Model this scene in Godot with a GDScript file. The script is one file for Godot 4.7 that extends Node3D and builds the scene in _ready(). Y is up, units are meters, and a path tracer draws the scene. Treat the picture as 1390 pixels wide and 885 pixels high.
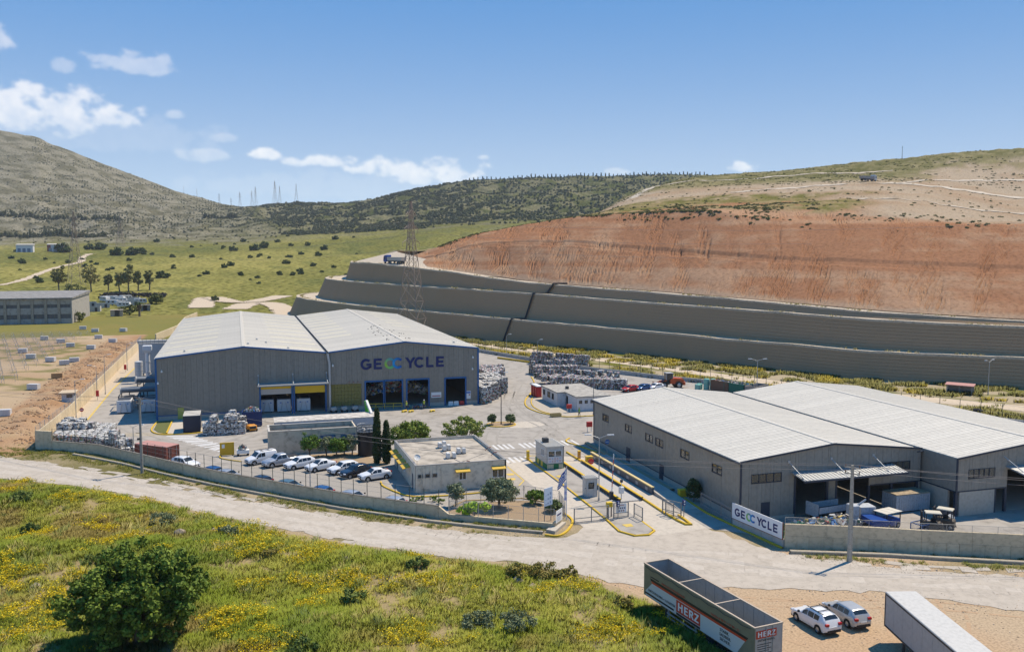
extends Node3D
var names:={}
var mats:={}
var texs:={}
var rng:=RandomNumberGenerator.new()
var nz:=FastNoiseLite.new()
var nr:=FastNoiseLite.new()
class MB:
	var v:=PackedVector3Array()
	var n:=PackedVector3Array()
	var c:=PackedColorArray()
	var col:=Color(1,1,1)
	var x:=Transform3D.IDENTITY
	func tri(p: Vector3,q: Vector3,r: Vector3) -> void:
		p=x*p; q=x*q; r=x*r
		var m:=(q-p).cross(r-p).normalized()
		v.append(p); v.append(r); v.append(q)
		for i in 3:
			n.append(m); c.append(col)
	func tri_n(p: Vector3,q: Vector3,r: Vector3,a: Vector3,b: Vector3,d: Vector3) -> void:
		if (q-p).cross(r-p).dot(a+b+d)<0.0:
			var w:=q
			q=r; r=w
			w=b
			b=d; d=w
		v.append(x*p); v.append(x*r); v.append(x*q)
		n.append((x.basis*a).normalized()); n.append((x.basis*d).normalized()); n.append((x.basis*b).normalized())
		for i in 3:
			c.append(col)
	func quad(p: Vector3,q: Vector3,r: Vector3,s: Vector3) -> void:
		tri(p,q,r); tri(p,r,s)
	func hexa(p: Array) -> void:  # 0-3 bottom ring ccw seen from above, 4-7 top ring
		quad(p[3],p[2],p[1],p[0]); quad(p[4],p[5],p[6],p[7])
		for i in 4:
			var j:=(i+1) % 4
			quad(p[i],p[j],p[j+4],p[i+4])
	func mm(a: Vector3,b: Vector3) -> void:
		hexa([Vector3(a.x,a.y,b.z),Vector3(b.x,a.y,b.z),Vector3(b.x,a.y,a.z),Vector3(a.x,a.y,a.z),Vector3(a.x,b.y,b.z),Vector3(b.x,b.y,b.z),Vector3(b.x,b.y,a.z),Vector3(a.x,b.y,a.z)])
	func box(o: Vector3,s: Vector3) -> void:
		mm(o-s/2,o+s/2)
	func cbox(a: Vector3,b: Vector3,k: float) -> void:  # chamfered box: vertical and top edges
		var i:=a+Vector3(k,0,k)
		var j:=b-Vector3(k,0,k)
		var ring:=[Vector2(i.x,b.z),Vector2(j.x,b.z),Vector2(b.x,j.z),Vector2(b.x,i.z),Vector2(j.x,a.z),Vector2(i.x,a.z),Vector2(a.x,i.z),Vector2(a.x,j.z)]
		var mid:=(a+b)/2
		var top:=[]
		for q in ring:
			top.append(Vector2(mid.x+(q.x-mid.x)*(1.0-2.0*k/maxf(b.x-a.x,0.01)),mid.z+(q.y-mid.z)*(1.0-2.0*k/maxf(b.z-a.z,0.01))))
		for e in 8:
			var f:=(e+1) % 8
			quad(Vector3(ring[e].x,a.y,ring[e].y),Vector3(ring[f].x,a.y,ring[f].y),Vector3(ring[f].x,b.y-k,ring[f].y),Vector3(ring[e].x,b.y-k,ring[e].y))
			quad(Vector3(ring[e].x,b.y-k,ring[e].y),Vector3(ring[f].x,b.y-k,ring[f].y),Vector3(top[f].x,b.y,top[f].y),Vector3(top[e].x,b.y,top[e].y))
			tri(Vector3(mid.x,b.y,mid.z),Vector3(top[e].x,b.y,top[e].y),Vector3(top[f].x,b.y,top[f].y))
			tri(Vector3(mid.x,a.y,mid.z),Vector3(ring[f].x,a.y,ring[f].y),Vector3(ring[e].x,a.y,ring[e].y))
	func tube(p: Vector3,q: Vector3,r: float,s:=-1.0,k:=8,caps:=true) -> void:
		if s<0.0:
			s=r
		var d:=(q-p).normalized()
		var a:=d.cross(Vector3.UP if absf(d.y)<0.9 else Vector3.RIGHT).normalized()
		var b:=d.cross(a)
		for i in k:
			var t0:=TAU*i/k
			var t1:=TAU*(i+1)/k
			var e:=a*cos(t0)+b*sin(t0)
			var f:=a*cos(t1)+b*sin(t1)
			tri_n(p+e*r,p+f*r,q+f*s,e,f,f)
			tri_n(p+e*r,q+f*s,q+e*s,e,f,e)
			if caps:
				tri(q,q+e*s,q+f*s)
				tri(p,p+f*r,p+e*r)
	func path(pts: Array,r: float,k:=6) -> void:
		for i in pts.size()-1:
			tube(pts[i],pts[i+1],r,r,k,true)
	func bar(p: Vector3,q: Vector3,w: float,h:=-1.0) -> void:
		if h<0.0:
			h=w
		var d:=(q-p).normalized()
		var a:=d.cross(Vector3.UP if absf(d.y)<0.99 else Vector3.RIGHT).normalized()*w/2
		var b:=a.cross(d).normalized()*h/2
		hexa([p-a-b,p+a-b,q+a-b,q-a-b,p-a+b,p+a+b,q+a+b,q-a+b])
	func prism(poly: Array,lo: float,hi: float) -> void:  # poly: Vector2(x, z), any turn; walls and both lids
		var p:=PackedVector2Array(poly)
		if Geometry2D.is_polygon_clockwise(p):
			p.reverse()
		var ids:=Geometry2D.triangulate_polygon(p)
		for i in range(0,ids.size(),3):
			var a:=p[ids[i]]; var b:=p[ids[i+1]]; var d:=p[ids[i+2]]
			if (b-a).cross(d-a)>0.0:
				var w:=b
				b=d; d=w
			tri(Vector3(a.x,hi,a.y),Vector3(b.x,hi,b.y),Vector3(d.x,hi,d.y))
			if hi>lo:
				tri(Vector3(a.x,lo,a.y),Vector3(d.x,lo,d.y),Vector3(b.x,lo,b.y))
		if hi>lo:
			for i in p.size():
				var a:=p[i]; var b:=p[(i+1) % p.size()]
				quad(Vector3(b.x,lo,b.y),Vector3(a.x,lo,a.y),Vector3(a.x,hi,a.y),Vector3(b.x,hi,b.y))
	func extr(poly: Array,dz: float) -> void:  # poly in x,y extruded from z=0 to z=dz
		var keep:=x
		x=x*Transform3D(Basis(Vector3(1,0,0),Vector3(0,0,1),Vector3(0,1,0)),Vector3.ZERO)
		prism(poly,0.0,dz)
		x=keep
	func lathe(pr: Array,k:=16,o:=Vector3.ZERO) -> void:  # pr: Vector2(radius, y)
		for j in pr.size()-1:
			var a: Vector2=pr[j]
			var b: Vector2=pr[j+1]
			var sl:=Vector2(b.y-a.y,a.x-b.x).normalized()
			for i in k:
				var t0:=TAU*i/k
				var t1:=TAU*(i+1)/k
				var e:=Vector3(cos(t0),0,-sin(t0))
				var f:=Vector3(cos(t1),0,-sin(t1))
				var ne:=e*sl.x+Vector3(0,sl.y,0)
				var nf:=f*sl.x+Vector3(0,sl.y,0)
				if a.x>0.0001:
					tri_n(o+e*a.x+Vector3(0,a.y,0),o+f*a.x+Vector3(0,a.y,0),o+f*b.x+Vector3(0,b.y,0),ne,nf,nf)
				if b.x>0.0001:
					tri_n(o+e*a.x+Vector3(0,a.y,0),o+f*b.x+Vector3(0,b.y,0),o+e*b.x+Vector3(0,b.y,0),ne,nf,ne)
	func mesh() -> ArrayMesh:
		var m:=ArrayMesh.new()
		var a:=[]
		a.resize(Mesh.ARRAY_MAX)
		a[Mesh.ARRAY_VERTEX]=v
		a[Mesh.ARRAY_NORMAL]=n
		a[Mesh.ARRAY_COLOR]=c
		m.add_surface_from_arrays(Mesh.PRIMITIVE_TRIANGLES,a)
		return m
func N() -> MB:
	return MB.new()

func V(x: float,y: float,z: float) -> Vector3:
	return Vector3(x,y,z)

func U(x: float,y: float) -> Vector2:
	return Vector2(x,y)

func numbered(called: String) -> String:
	var k: int=names.get(called,0)
	names[called]=k+1
	return called if k==0 else "%s_%03d" % [called,k]
func tag(o: Node3D,label: String,category: String,group:="") -> Node3D:
	o.set_meta("label",label)
	o.set_meta("category",category)
	if group != "":
		o.set_meta("group",group)
	return o
func thing(called: String,label: String,category: String,at:=Vector3.ZERO,turn:=0.0,group:="") -> Node3D:
	var o:=Node3D.new()
	o.name=numbered(called)
	add_child(o)
	o.position=at
	o.rotation.y=turn
	return tag(o,label,category,group)
func part(parent: Node3D,called: String,shape,m: Material) -> MeshInstance3D:
	var o:=MeshInstance3D.new()
	o.name=numbered(called) if parent==self else called
	o.mesh=shape.mesh() if shape is MB else shape
	for i in o.mesh.get_surface_count():
		o.set_surface_override_material(i,m)
	parent.add_child(o,true)
	return o
func solo(called: String,label: String,category: String,shape,m: Material,at:=Vector3.ZERO,turn:=0.0,group:="") -> MeshInstance3D:
	var o:=part(self,called,shape,m)
	o.position=at
	o.rotation.y=turn
	tag(o,label,category,group)
	return o
func setting(called: String,shape,m: Material) -> MeshInstance3D:
	var o:=part(self,called,shape,m)
	o.set_meta("kind","structure")
	return o
func copy(o: Node3D,label:="") -> Node3D:
	var r: Node3D=o.duplicate()
	var base:=str(o.name)
	var rx:=RegEx.create_from_string("_\\d{3}$")
	r.name=numbered(rx.sub(base,""))
	add_child(r)
	if label != "":
		r.set_meta("label",label)
	return r
func stuff(called: String,mesh: Mesh,m: Material,where: Array,cols: PackedColorArray,parent: Node3D=self) -> MultiMeshInstance3D:
	var mm:=MultiMesh.new()
	mm.transform_format=MultiMesh.TRANSFORM_3D
	mm.use_colors=cols.size()>0
	mm.mesh=mesh
	mm.instance_count=where.size()
	for i in where.size():
		mm.set_instance_transform(i,where[i])
		if cols.size()>0:
			mm.set_instance_color(i,cols[i])
	var o:=MultiMeshInstance3D.new()
	o.name=numbered(called) if parent==self else called
	o.multimesh=mm
	o.material_override=m
	parent.add_child(o,true)
	o.set_meta("kind","stuff")
	return o
func lin(r: float,g: float,b: float) -> Color:
	return Color(r,g,b).linear_to_srgb()
func noise_tex(key: String,s: int,freq: float,stops: Array,size:=512,kind:=FastNoiseLite.TYPE_SIMPLEX_SMOOTH,oct:=5,gain:=0.55) -> NoiseTexture2D:
	if texs.has(key):
		return texs[key]
	var t:=NoiseTexture2D.new()
	var f:=FastNoiseLite.new()
	f.seed=s
	f.noise_type=kind
	f.frequency=freq
	f.fractal_octaves=oct
	f.fractal_gain=gain
	t.width=size
	t.height=size
	t.seamless=true
	t.noise=f
	var g:=Gradient.new()
	var offs:=PackedFloat32Array()
	var cs:=PackedColorArray()
	for e in stops:
		offs.append(e[0])
		cs.append(Color(e[1],e[1],e[1]) if e[1] is float else e[1])
	g.offsets=offs
	g.colors=cs
	t.color_ramp=g
	texs[key]=t
	return t
func bump_tex(key: String,s: int,freq: float,size:=512,amount:=6.0,oct:=4) -> NoiseTexture2D:
	if texs.has(key):
		return texs[key]
	var t:=NoiseTexture2D.new()
	var f:=FastNoiseLite.new()
	f.seed=s
	f.frequency=freq
	f.fractal_octaves=oct
	t.width=size
	t.height=size
	t.seamless=true
	t.as_normal_map=true
	t.bump_strength=amount
	t.noise=f
	texs[key]=t
	return t
func mat(key: String,c:=Color(0.5,0.5,0.5),rough:=0.8,metal:=0.0,tex: Texture2D=null,span:=4.0,bump: Texture2D=null,vcol:=false) -> StandardMaterial3D:
	if mats.has(key):
		return mats[key]
	var m:=StandardMaterial3D.new()
	m.resource_name=key
	m.albedo_color=lin(c.r,c.g,c.b)
	m.roughness=rough
	m.metallic=metal
	m.metallic_specular=0.4
	m.vertex_color_use_as_albedo=vcol
	if tex or bump:
		m.uv1_triplanar=true
		m.uv1_world_triplanar=true
		m.uv1_scale=Vector3.ONE/span
		m.albedo_texture=tex
		if bump:
			m.normal_enabled=true
			m.normal_texture=bump
	mats[key]=m
	return m
func glass(key: String,c: Color,a: float) -> StandardMaterial3D:
	if mats.has(key):
		return mats[key]
	var m:=StandardMaterial3D.new()
	m.albedo_color=Color(lin(c.r,c.g,c.b),a)
	m.transparency=BaseMaterial3D.TRANSPARENCY_ALPHA
	m.roughness=0.05
	m.metallic_specular=0.5
	mats[key]=m
	return m
func catmull(p: Array,t: float) -> Vector3:  # t in 0..size-1
	var i:=clampi(int(floor(t)),0,p.size()-2)
	var f:=t-i
	var a: Vector3=p[maxi(i-1,0)]
	var b: Vector3=p[i]
	var c: Vector3=p[i+1]
	var d: Vector3=p[mini(i+2,p.size()-1)]
	return b.cubic_interpolate(c,a,d,f)
func resample(p: Array,k: int) -> Array:  # k points along a smooth line at equal steps
	var fine:=[]
	var ln:=[0.0]
	var m:=(p.size()-1)*24
	for i in m+1:
		fine.append(catmull(p,float(i)/24.0))
		if i>0:
			ln.append(ln[i-1]+(fine[i]-fine[i-1]).length())
	var out:=[]
	var j:=0
	for i in k:
		var want: float=ln[m]*i/(k-1)
		while j<m-1 and ln[j+1]<want:
			j+=1
		var span: float=maxf(ln[j+1]-ln[j],0.000001)
		out.append(fine[j].lerp(fine[j+1],clampf((want-ln[j])/span,0.0,1.0)))
	return out
func v2s(a: Array) -> PackedVector2Array:
	var o:=PackedVector2Array()
	for i in range(0,a.size(),2):
		o.append(U(a[i],a[i+1]))
	return o
func to_line(p: Vector2,l: PackedVector2Array) -> float:
	var best:=1e9
	for i in l.size()-1:
		best=minf(best,p.distance_squared_to(Geometry2D.get_closest_point_to_segment(p,l[i],l[i+1])))
	return sqrt(best)
func grid_mesh(nx: int,nzz: int,at: Callable,tint: Callable) -> ArrayMesh:
	var v:=PackedVector3Array()
	var c:=PackedColorArray()
	for j in nzz:
		for i in nx:
			var p: Vector3=at.call(i,j)
			v.append(p)
			c.append(tint.call(i,j,p))
	return grid_from(v,c,nx,nzz)
func grid_from(v: PackedVector3Array,c: PackedColorArray,nx: int,nzz: int) -> ArrayMesh:
	var idx:=PackedInt32Array()
	var n:=PackedVector3Array()
	for j in nzz:
		for i in nx:
			var a:=v[j*nx+maxi(i-1,0)]
			var b:=v[j*nx+mini(i+1,nx-1)]
			var d:=v[maxi(j-1,0)*nx+i]
			var e:=v[mini(j+1,nzz-1)*nx+i]
			var m:=(e-d).cross(b-a).normalized()
			if m.y<0.0:
				m=-m
			n.append(m)
	for j in nzz-1:
		for i in nx-1:
			var k:=j*nx+i
			var up:=(v[k+nx]-v[k]).cross(v[k+1]-v[k]).y>0.0
			if up:
				idx.append_array([k,k+1,k+nx,k+1,k+nx+1,k+nx])
			else:
				idx.append_array([k,k+nx,k+1,k+1,k+nx,k+nx+1])
	var a:=[]
	a.resize(Mesh.ARRAY_MAX)
	a[Mesh.ARRAY_VERTEX]=v
	a[Mesh.ARRAY_NORMAL]=n
	a[Mesh.ARRAY_COLOR]=c
	a[Mesh.ARRAY_INDEX]=idx
	var m:=ArrayMesh.new()
	m.add_surface_from_arrays(Mesh.PRIMITIVE_TRIANGLES,a)
	return m
const FILL:=[
	[211.7,13.6,-135.0,194.1,13.8,-151.2,176.5,14.1,-167.3,167.5,14.5,-175.8,158.4,14.9,-184.4,151.1,15.4,-193.9,145.6,15.9,-204.2,140.1,16.3,-214.6,133.0,16.9,-229.0,125.9,17.4,-243.5,117.6,17.9,-258.6,108.0,18.5,-274.5,98.5,19.1,-290.3,90.5,20.3,-305.3,82.5,21.4,-320.2,75.6,22.3,-333.0,70.7,22.8,-343.0,66.8,23.2,-350.9],
	[239.6,23.8,-153.7,218.4,24.6,-170.9,197.6,25.3,-188.0,187.0,25.8,-197.1,176.4,26.3,-206.1,167.8,26.8,-215.9,161.1,27.2,-226.7,154.6,27.5,-237.3,146.1,28.4,-252.2,137.8,29.5,-267.0,128.3,30.7,-282.6,117.5,32.6,-298.8,106.8,32.9,-315.0,97.9,32.7,-330.2,89.0,31.7,-345.4,81.4,28.5,-358.4,76.0,27.0,-368.5,71.7,26.2,-376.6],
	[271.8,36.2,-175.2,246.5,36.9,-193.7,221.9,37.6,-212.0,209.5,37.7,-221.5,197.3,37.9,-231.1,187.1,38.2,-241.4,179.1,38.6,-252.5,171.3,40.2,-263.6,161.3,43.0,-278.9,151.6,43.7,-294.2,140.7,43.5,-310.1,128.4,42.8,-326.8,116.5,40.9,-343.4,106.4,38.6,-359.0,96.5,36.1,-374.5,88.1,32.4,-387.7,82.1,29.2,-398.0,77.4,26.9,-406.3],
	[302.5,37.7,-195.1,273.3,38.3,-214.8,245.1,39.0,-234.2,230.9,40.2,-244.3,216.9,42.7,-254.3,205.3,44.1,-265.1,196.1,44.6,-276.6,187.1,45.1,-288.1,175.7,45.4,-303.8,164.6,45.2,-319.5,152.3,44.5,-335.9,138.7,43.8,-353.0,125.5,41.3,-369.9,114.4,38.6,-385.8,103.5,35.0,-401.6,94.3,31.9,-415.1,87.8,29.2,-425.6,82.7,27.0,-433.9],
	[374.9,42.1,-242.0,336.3,43.2,-264.6,299.7,44.4,-286.5,281.3,48.3,-297.9,263.4,51.5,-309.2,248.3,52.9,-321.0,236.1,53.0,-333.4,224.3,53.0,-345.7,209.5,53.1,-362.5,195.3,52.7,-379.1,179.8,51.1,-396.5,162.9,45.2,-414.6,146.7,41.5,-432.5,133.1,38.1,-449.1,120.0,34.3,-465.6,108.9,31.2,-479.6,101.2,28.9,-490.5,95.1,27.1,-499.2],
	[462.3,52.7,-298.9,412.4,53.9,-324.9,365.6,55.1,-350.0,342.3,58.6,-362.9,319.7,61.2,-375.6,300.5,62.3,-388.7,284.7,62.4,-402.2,269.5,62.2,-415.5,250.5,62.0,-433.6,232.4,61.2,-451.4,213.0,58.1,-470.0,192.3,46.1,-489.2,172.4,41.3,-508.3,155.9,37.3,-525.8,140.0,33.4,-543.1,126.7,30.2,-557.9,117.4,28.6,-569.2,110.2,27.4,-578.2],
	[538.2,68.9,-348.9,478.6,70.4,-377.9,423.0,71.9,-405.7,395.5,73.2,-419.8,368.9,72.8,-433.7,346.1,72.1,-447.9,327.1,72.0,-462.4,309.0,71.8,-476.6,286.3,71.3,-495.9,264.9,70.5,-514.7,242.1,64.3,-534.3,218.0,48.0,-554.6,194.9,42.0,-574.6,175.8,37.3,-592.9,157.4,33.3,-611.0,142.2,30.0,-626.3,131.6,28.5,-638.1,123.3,27.5,-647.4],
	[657.2,100.5,-427.6,582.4,100.2,-461.2,513.1,98.1,-493.1,479.0,95.6,-509.3,446.2,92.2,-525.1,417.8,89.6,-541.1,393.8,87.5,-557.1,371.1,85.2,-572.7,342.7,83.6,-593.7,316.0,80.5,-614.1,288.0,66.9,-635.3,258.3,50.6,-657.3,230.2,43.4,-678.8,207.0,38.0,-698.4,184.9,33.9,-717.6,166.7,30.4,-733.9,153.9,28.7,-746.3,144.1,27.6,-756.1],
	[778.7,95.5,-505.4,688.2,94.1,-543.9,604.7,92.8,-580.2,563.8,89.6,-598.4,524.4,86.4,-616.3,490.1,84.0,-634.0,461.1,82.3,-651.5,433.7,80.7,-668.6,399.3,79.0,-691.4,367.3,78.1,-713.4,333.8,66.8,-736.3,298.7,51.8,-760.0,265.6,44.2,-783.0,238.3,38.7,-803.8,212.4,34.9,-824.2,191.1,31.7,-841.4,176.3,29.5,-854.5,164.8,27.8,-864.8],
]
const WALL_LINE:=[250.0,-78.0,200.0,-122.0,164.6,-154.5,140.0,-178.0,124.5,-206.6,107.0,-242.3,83.3,-281.7,60.0,-325.0,40.0,-366.0,27.0,-402.0,23.0,-430.0,29.0,-458.0,50.0,-484.0,100.0,-505.0]
const TIER_1:=[6.3,6.4,6.5,6.5,6.6,6.8,7.4,7.8,8.0,8.0,8.0,8.0,8.0,8.0]
const TIER_2:=[12.5,12.8,13.0,13.6,14.2,14.7,15.8,16.3,16.5,16.5,16.5,16.5,16.5,16.5]
const TIER_3:=[13.0,13.4,13.9,15.0,16.2,17.5,19.0,22.2,24.0,24.0,24.0,24.0,24.0,24.0]
const FAR:=[
	[-331.1,-1.5,-414.9,-237.7,-1.5,-386.4,-156.1,-1.5,-361.4,-74.4,-1.5,-336.5,-56.9,-1.5,-331.1,-39.4,-1.5,-325.8,-21.9,-1.5,-320.4,-4.4,-1.5,-315.1,4.9,-1.5,-312.2,14.2,-1.5,-309.4,23.6,-1.5,-306.5,32.9,-1.5,-303.7,42.2,-1.5,-300.8,51.5,-1.5,-297.9,60.9,-1.5,-295.1,70.2,-1.5,-292.2,84.2,-1.5,-288.0,102.9,-1.5,-282.3,123.9,-1.5,-275.8,147.2,-1.5,-268.7,193.9,-1.5,-254.4,275.5,-1.5,-229.5,438.8,-1.5,-179.5],
	[-463.5,-0.6,-580.9,-332.8,-0.6,-540.9,-218.5,-0.6,-506.0,-104.2,-0.6,-471.0,-79.7,-0.6,-463.6,-55.2,-0.6,-456.1,-30.7,-0.6,-448.6,-6.2,-0.6,-441.1,6.8,-0.6,-437.1,19.9,-0.6,-433.1,33.0,-0.6,-429.1,46.0,-0.7,-425.1,59.1,-0.9,-421.1,72.2,-1.1,-417.1,85.2,-1.3,-413.1,98.3,-1.6,-409.1,117.9,-1.9,-403.1,144.0,-2.0,-395.2,173.4,-2.0,-386.2,206.1,-2.0,-376.2,271.4,-2.0,-356.2,385.7,-2.0,-321.3,614.4,-2.0,-251.4],
	[-606.9,5.5,-760.7,-435.9,5.5,-708.4,-286.2,5.5,-662.6,-136.5,5.5,-616.9,-104.4,5.6,-607.0,-72.3,5.7,-597.2,-40.2,5.8,-587.4,-8.1,5.8,-577.6,9.0,5.9,-572.4,26.1,5.9,-567.2,43.2,6.0,-561.9,60.3,5.9,-556.7,77.4,5.6,-551.5,94.5,5.3,-546.2,111.6,5.0,-541.0,128.7,4.6,-535.8,154.4,4.2,-527.9,188.6,4.0,-517.5,227.1,4.0,-505.7,269.9,4.0,-492.6,355.4,4.0,-466.5,505.1,4.0,-420.7,804.5,4.0,-329.2],
	[-772.5,13.0,-968.2,-554.7,13.0,-901.6,-364.2,13.0,-843.3,-173.7,13.0,-785.1,-132.8,13.2,-772.6,-92.0,13.3,-760.1,-51.2,13.5,-747.6,-10.4,13.7,-735.2,11.4,13.8,-728.5,33.2,13.8,-721.8,55.0,13.9,-715.2,76.7,13.9,-708.5,98.5,13.6,-701.9,120.3,13.3,-695.2,142.1,13.0,-688.6,163.8,12.6,-681.9,196.5,12.2,-671.9,240.0,12.0,-658.6,289.0,12.0,-643.6,343.5,12.0,-627.0,452.3,12.0,-593.7,642.9,12.0,-535.4,1023.9,12.0,-418.9],
	[-993.2,23.0,-1244.8,-713.2,23.0,-1159.2,-468.3,23.0,-1084.3,-223.3,23.0,-1009.4,-170.8,23.3,-993.3,-118.3,23.7,-977.3,-65.8,24.0,-961.2,-13.3,24.3,-945.2,14.7,24.5,-936.6,42.7,24.7,-928.1,70.7,24.9,-919.5,98.7,25.2,-911.0,126.7,26.0,-902.4,154.6,26.8,-893.8,182.6,27.6,-885.3,210.6,28.4,-876.7,252.6,29.6,-863.9,308.6,30.0,-846.8,371.6,30.0,-827.5,441.6,30.0,-806.1,581.6,30.0,-763.3,826.6,30.0,-688.4,1316.5,30.0,-538.6],
	[-1269.1,33.0,-1590.5,-911.3,33.0,-1481.2,-598.3,33.0,-1385.5,-285.3,33.0,-1289.8,-218.3,33.7,-1269.3,-151.2,34.3,-1248.8,-84.1,35.0,-1228.3,-17.0,35.6,-1207.8,18.7,36.0,-1196.8,54.5,39.3,-1185.9,90.3,42.7,-1174.9,126.1,46.0,-1164.0,161.8,48.3,-1153.1,197.6,50.7,-1142.1,233.4,53.0,-1131.2,269.2,55.3,-1120.3,322.8,58.8,-1103.9,394.4,60.0,-1082.0,474.8,60.0,-1057.4,564.3,60.0,-1030.0,743.1,60.0,-975.3,1056.2,60.0,-879.6,1682.2,60.0,-688.3],
	[-1542.6,50.6,-1935.6,-1107.6,50.6,-1802.6,-727.0,50.6,-1686.2,-346.4,50.6,-1569.9,-264.8,51.5,-1544.9,-183.3,52.3,-1520.0,-101.7,53.2,-1495.1,-20.1,54.0,-1470.1,23.4,55.7,-1456.8,66.9,57.4,-1443.5,110.4,59.7,-1430.2,154.0,61.9,-1416.9,197.5,64.6,-1403.6,240.9,67.4,-1390.3,284.4,70.6,-1377.0,327.9,74.5,-1363.7,393.0,80.3,-1343.8,479.8,86.0,-1317.3,577.4,91.7,-1287.4,685.8,98.0,-1254.3,902.6,98.0,-1188.0,1282.1,98.0,-1072.0,2041.0,98.0,-840.0],
	[-1860.2,161.4,-2346.4,-1336.4,145.4,-2186.3,-877.4,131.5,-2045.9,-418.1,109.6,-1905.5,-319.8,98.7,-1875.4,-221.3,90.5,-1845.3,-122.7,83.6,-1815.2,-23.8,82.3,-1785.0,29.0,85.0,-1768.8,81.8,87.7,-1752.7,134.6,89.1,-1736.5,187.3,90.5,-1720.4,240.1,97.8,-1704.3,292.9,105.5,-1688.1,345.6,113.7,-1672.0,398.3,120.6,-1655.9,477.3,128.7,-1631.8,582.5,133.8,-1599.6,700.8,137.2,-1563.4,832.3,141.0,-1523.2,1095.2,141.0,-1442.8,1555.3,141.0,-1302.2,2475.5,141.0,-1020.8],
	[-2174.8,295.8,-2756.3,-1562.3,270.4,-2569.0,-1025.2,248.2,-2404.8,-488.1,203.6,-2240.6,-373.3,179.6,-2205.5,-258.4,154.0,-2170.4,-143.2,128.3,-2135.2,-27.4,113.9,-2099.8,34.7,117.9,-2080.8,96.8,124.6,-2061.8,158.8,125.9,-2042.8,220.7,125.1,-2023.9,282.8,132.3,-2004.9,344.9,147.6,-1985.9,406.9,161.2,-1967.0,468.8,170.8,-1948.1,561.6,178.0,-1919.7,685.2,182.5,-1881.9,824.2,185.5,-1839.4,978.6,187.6,-1792.2,1287.7,184.4,-1697.7,1828.6,181.8,-1532.3,2910.7,176.4,-1201.5],
	[-2593.6,481.0,-3302.6,-1862.9,443.4,-3079.2,-1221.8,409.4,-2883.2,-581.2,333.5,-2687.3,-444.4,294.5,-2645.5,-307.7,241.9,-2603.7,-170.6,186.3,-2561.8,-32.5,143.9,-2519.6,41.5,130.4,-2497.0,115.9,130.4,-2474.2,190.3,131.2,-2451.5,264.7,132.7,-2428.7,339.1,134.3,-2406.0,413.6,149.7,-2383.2,488.1,165.1,-2360.4,562.4,175.5,-2337.7,673.9,183.6,-2303.6,822.3,188.6,-2258.3,989.3,192.1,-2207.2,1174.8,195.9,-2150.5,1545.8,195.9,-2037.1,2195.2,195.9,-1838.5,3493.8,195.9,-1441.5],
	[-3256.4,475.6,-4132.7,-2340.2,423.8,-3852.6,-1536.2,378.4,-3606.7,-730.1,332.9,-3360.3,-558.7,285.1,-3307.9,-386.8,237.1,-3255.3,-214.4,189.0,-3202.6,-41.5,140.8,-3149.8,51.4,136.0,-3121.4,144.3,131.1,-3092.9,237.4,131.1,-3064.5,330.5,136.0,-3036.0,423.6,140.8,-3007.6,516.7,145.6,-2979.1,609.7,150.5,-2950.7,702.8,154.3,-2922.2,842.2,158.4,-2879.6,1028.2,163.9,-2822.7,1237.3,170.1,-2758.8,1469.5,177.0,-2687.8,1934.1,177.0,-2545.8,2747.2,177.0,-2297.2,4373.4,177.0,-1800.0],
]
func add_sky() -> void:
	var cam:=Camera3D.new()
	cam.name="camera"
	add_child(cam)
	cam.position=V(0,31,0)
	cam.rotation=V(deg_to_rad(-5.0),deg_to_rad(-17.0),0)
	cam.fov=rad_to_deg(2.0*atan(442.5/1225.0))
	cam.near=0.5
	cam.far=9000.0
	cam.current=true
	var env:=Environment.new()
	env.tonemap_mode=Environment.TONE_MAPPER_LINEAR
	env.tonemap_exposure=1.32
	env.background_mode=Environment.BG_SKY
	env.sdfgi_enabled=true
	env.ssao_enabled=true
	env.ssil_enabled=true
	env.fog_enabled=true
	env.fog_density=0.00007
	env.fog_light_color=lin(0.75,0.82,0.92)
	var sm:=ProceduralSkyMaterial.new()
	sm.sky_top_color=lin(0.008,0.178,0.50)
	sm.sky_horizon_color=lin(0.60,0.73,0.82)
	sm.sky_curve=0.094
	sm.ground_bottom_color=lin(0.2,0.18,0.14)
	sm.ground_horizon_color=lin(0.45,0.45,0.42)
	sm.sun_angle_max=1.0
	sm.sky_cover=clouds()
	sm.sky_cover_modulate=Color(1,1,1)
	var sky:=Sky.new()
	sky.sky_material=sm
	env.sky=sky
	var w:=WorldEnvironment.new()
	w.name="surroundings"
	w.environment=env
	add_child(w)
	var sun:=DirectionalLight3D.new()
	sun.name="sun"
	sun.light_energy=1.47
	sun.light_color=lin(1.0,0.875,0.70)
	sun.light_angular_distance=0.5
	sun.shadow_enabled=true
	add_child(sun)
	sun.look_at_from_position(Vector3.ZERO,V(-4.96,-9.0,1.95),Vector3.UP)
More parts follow.
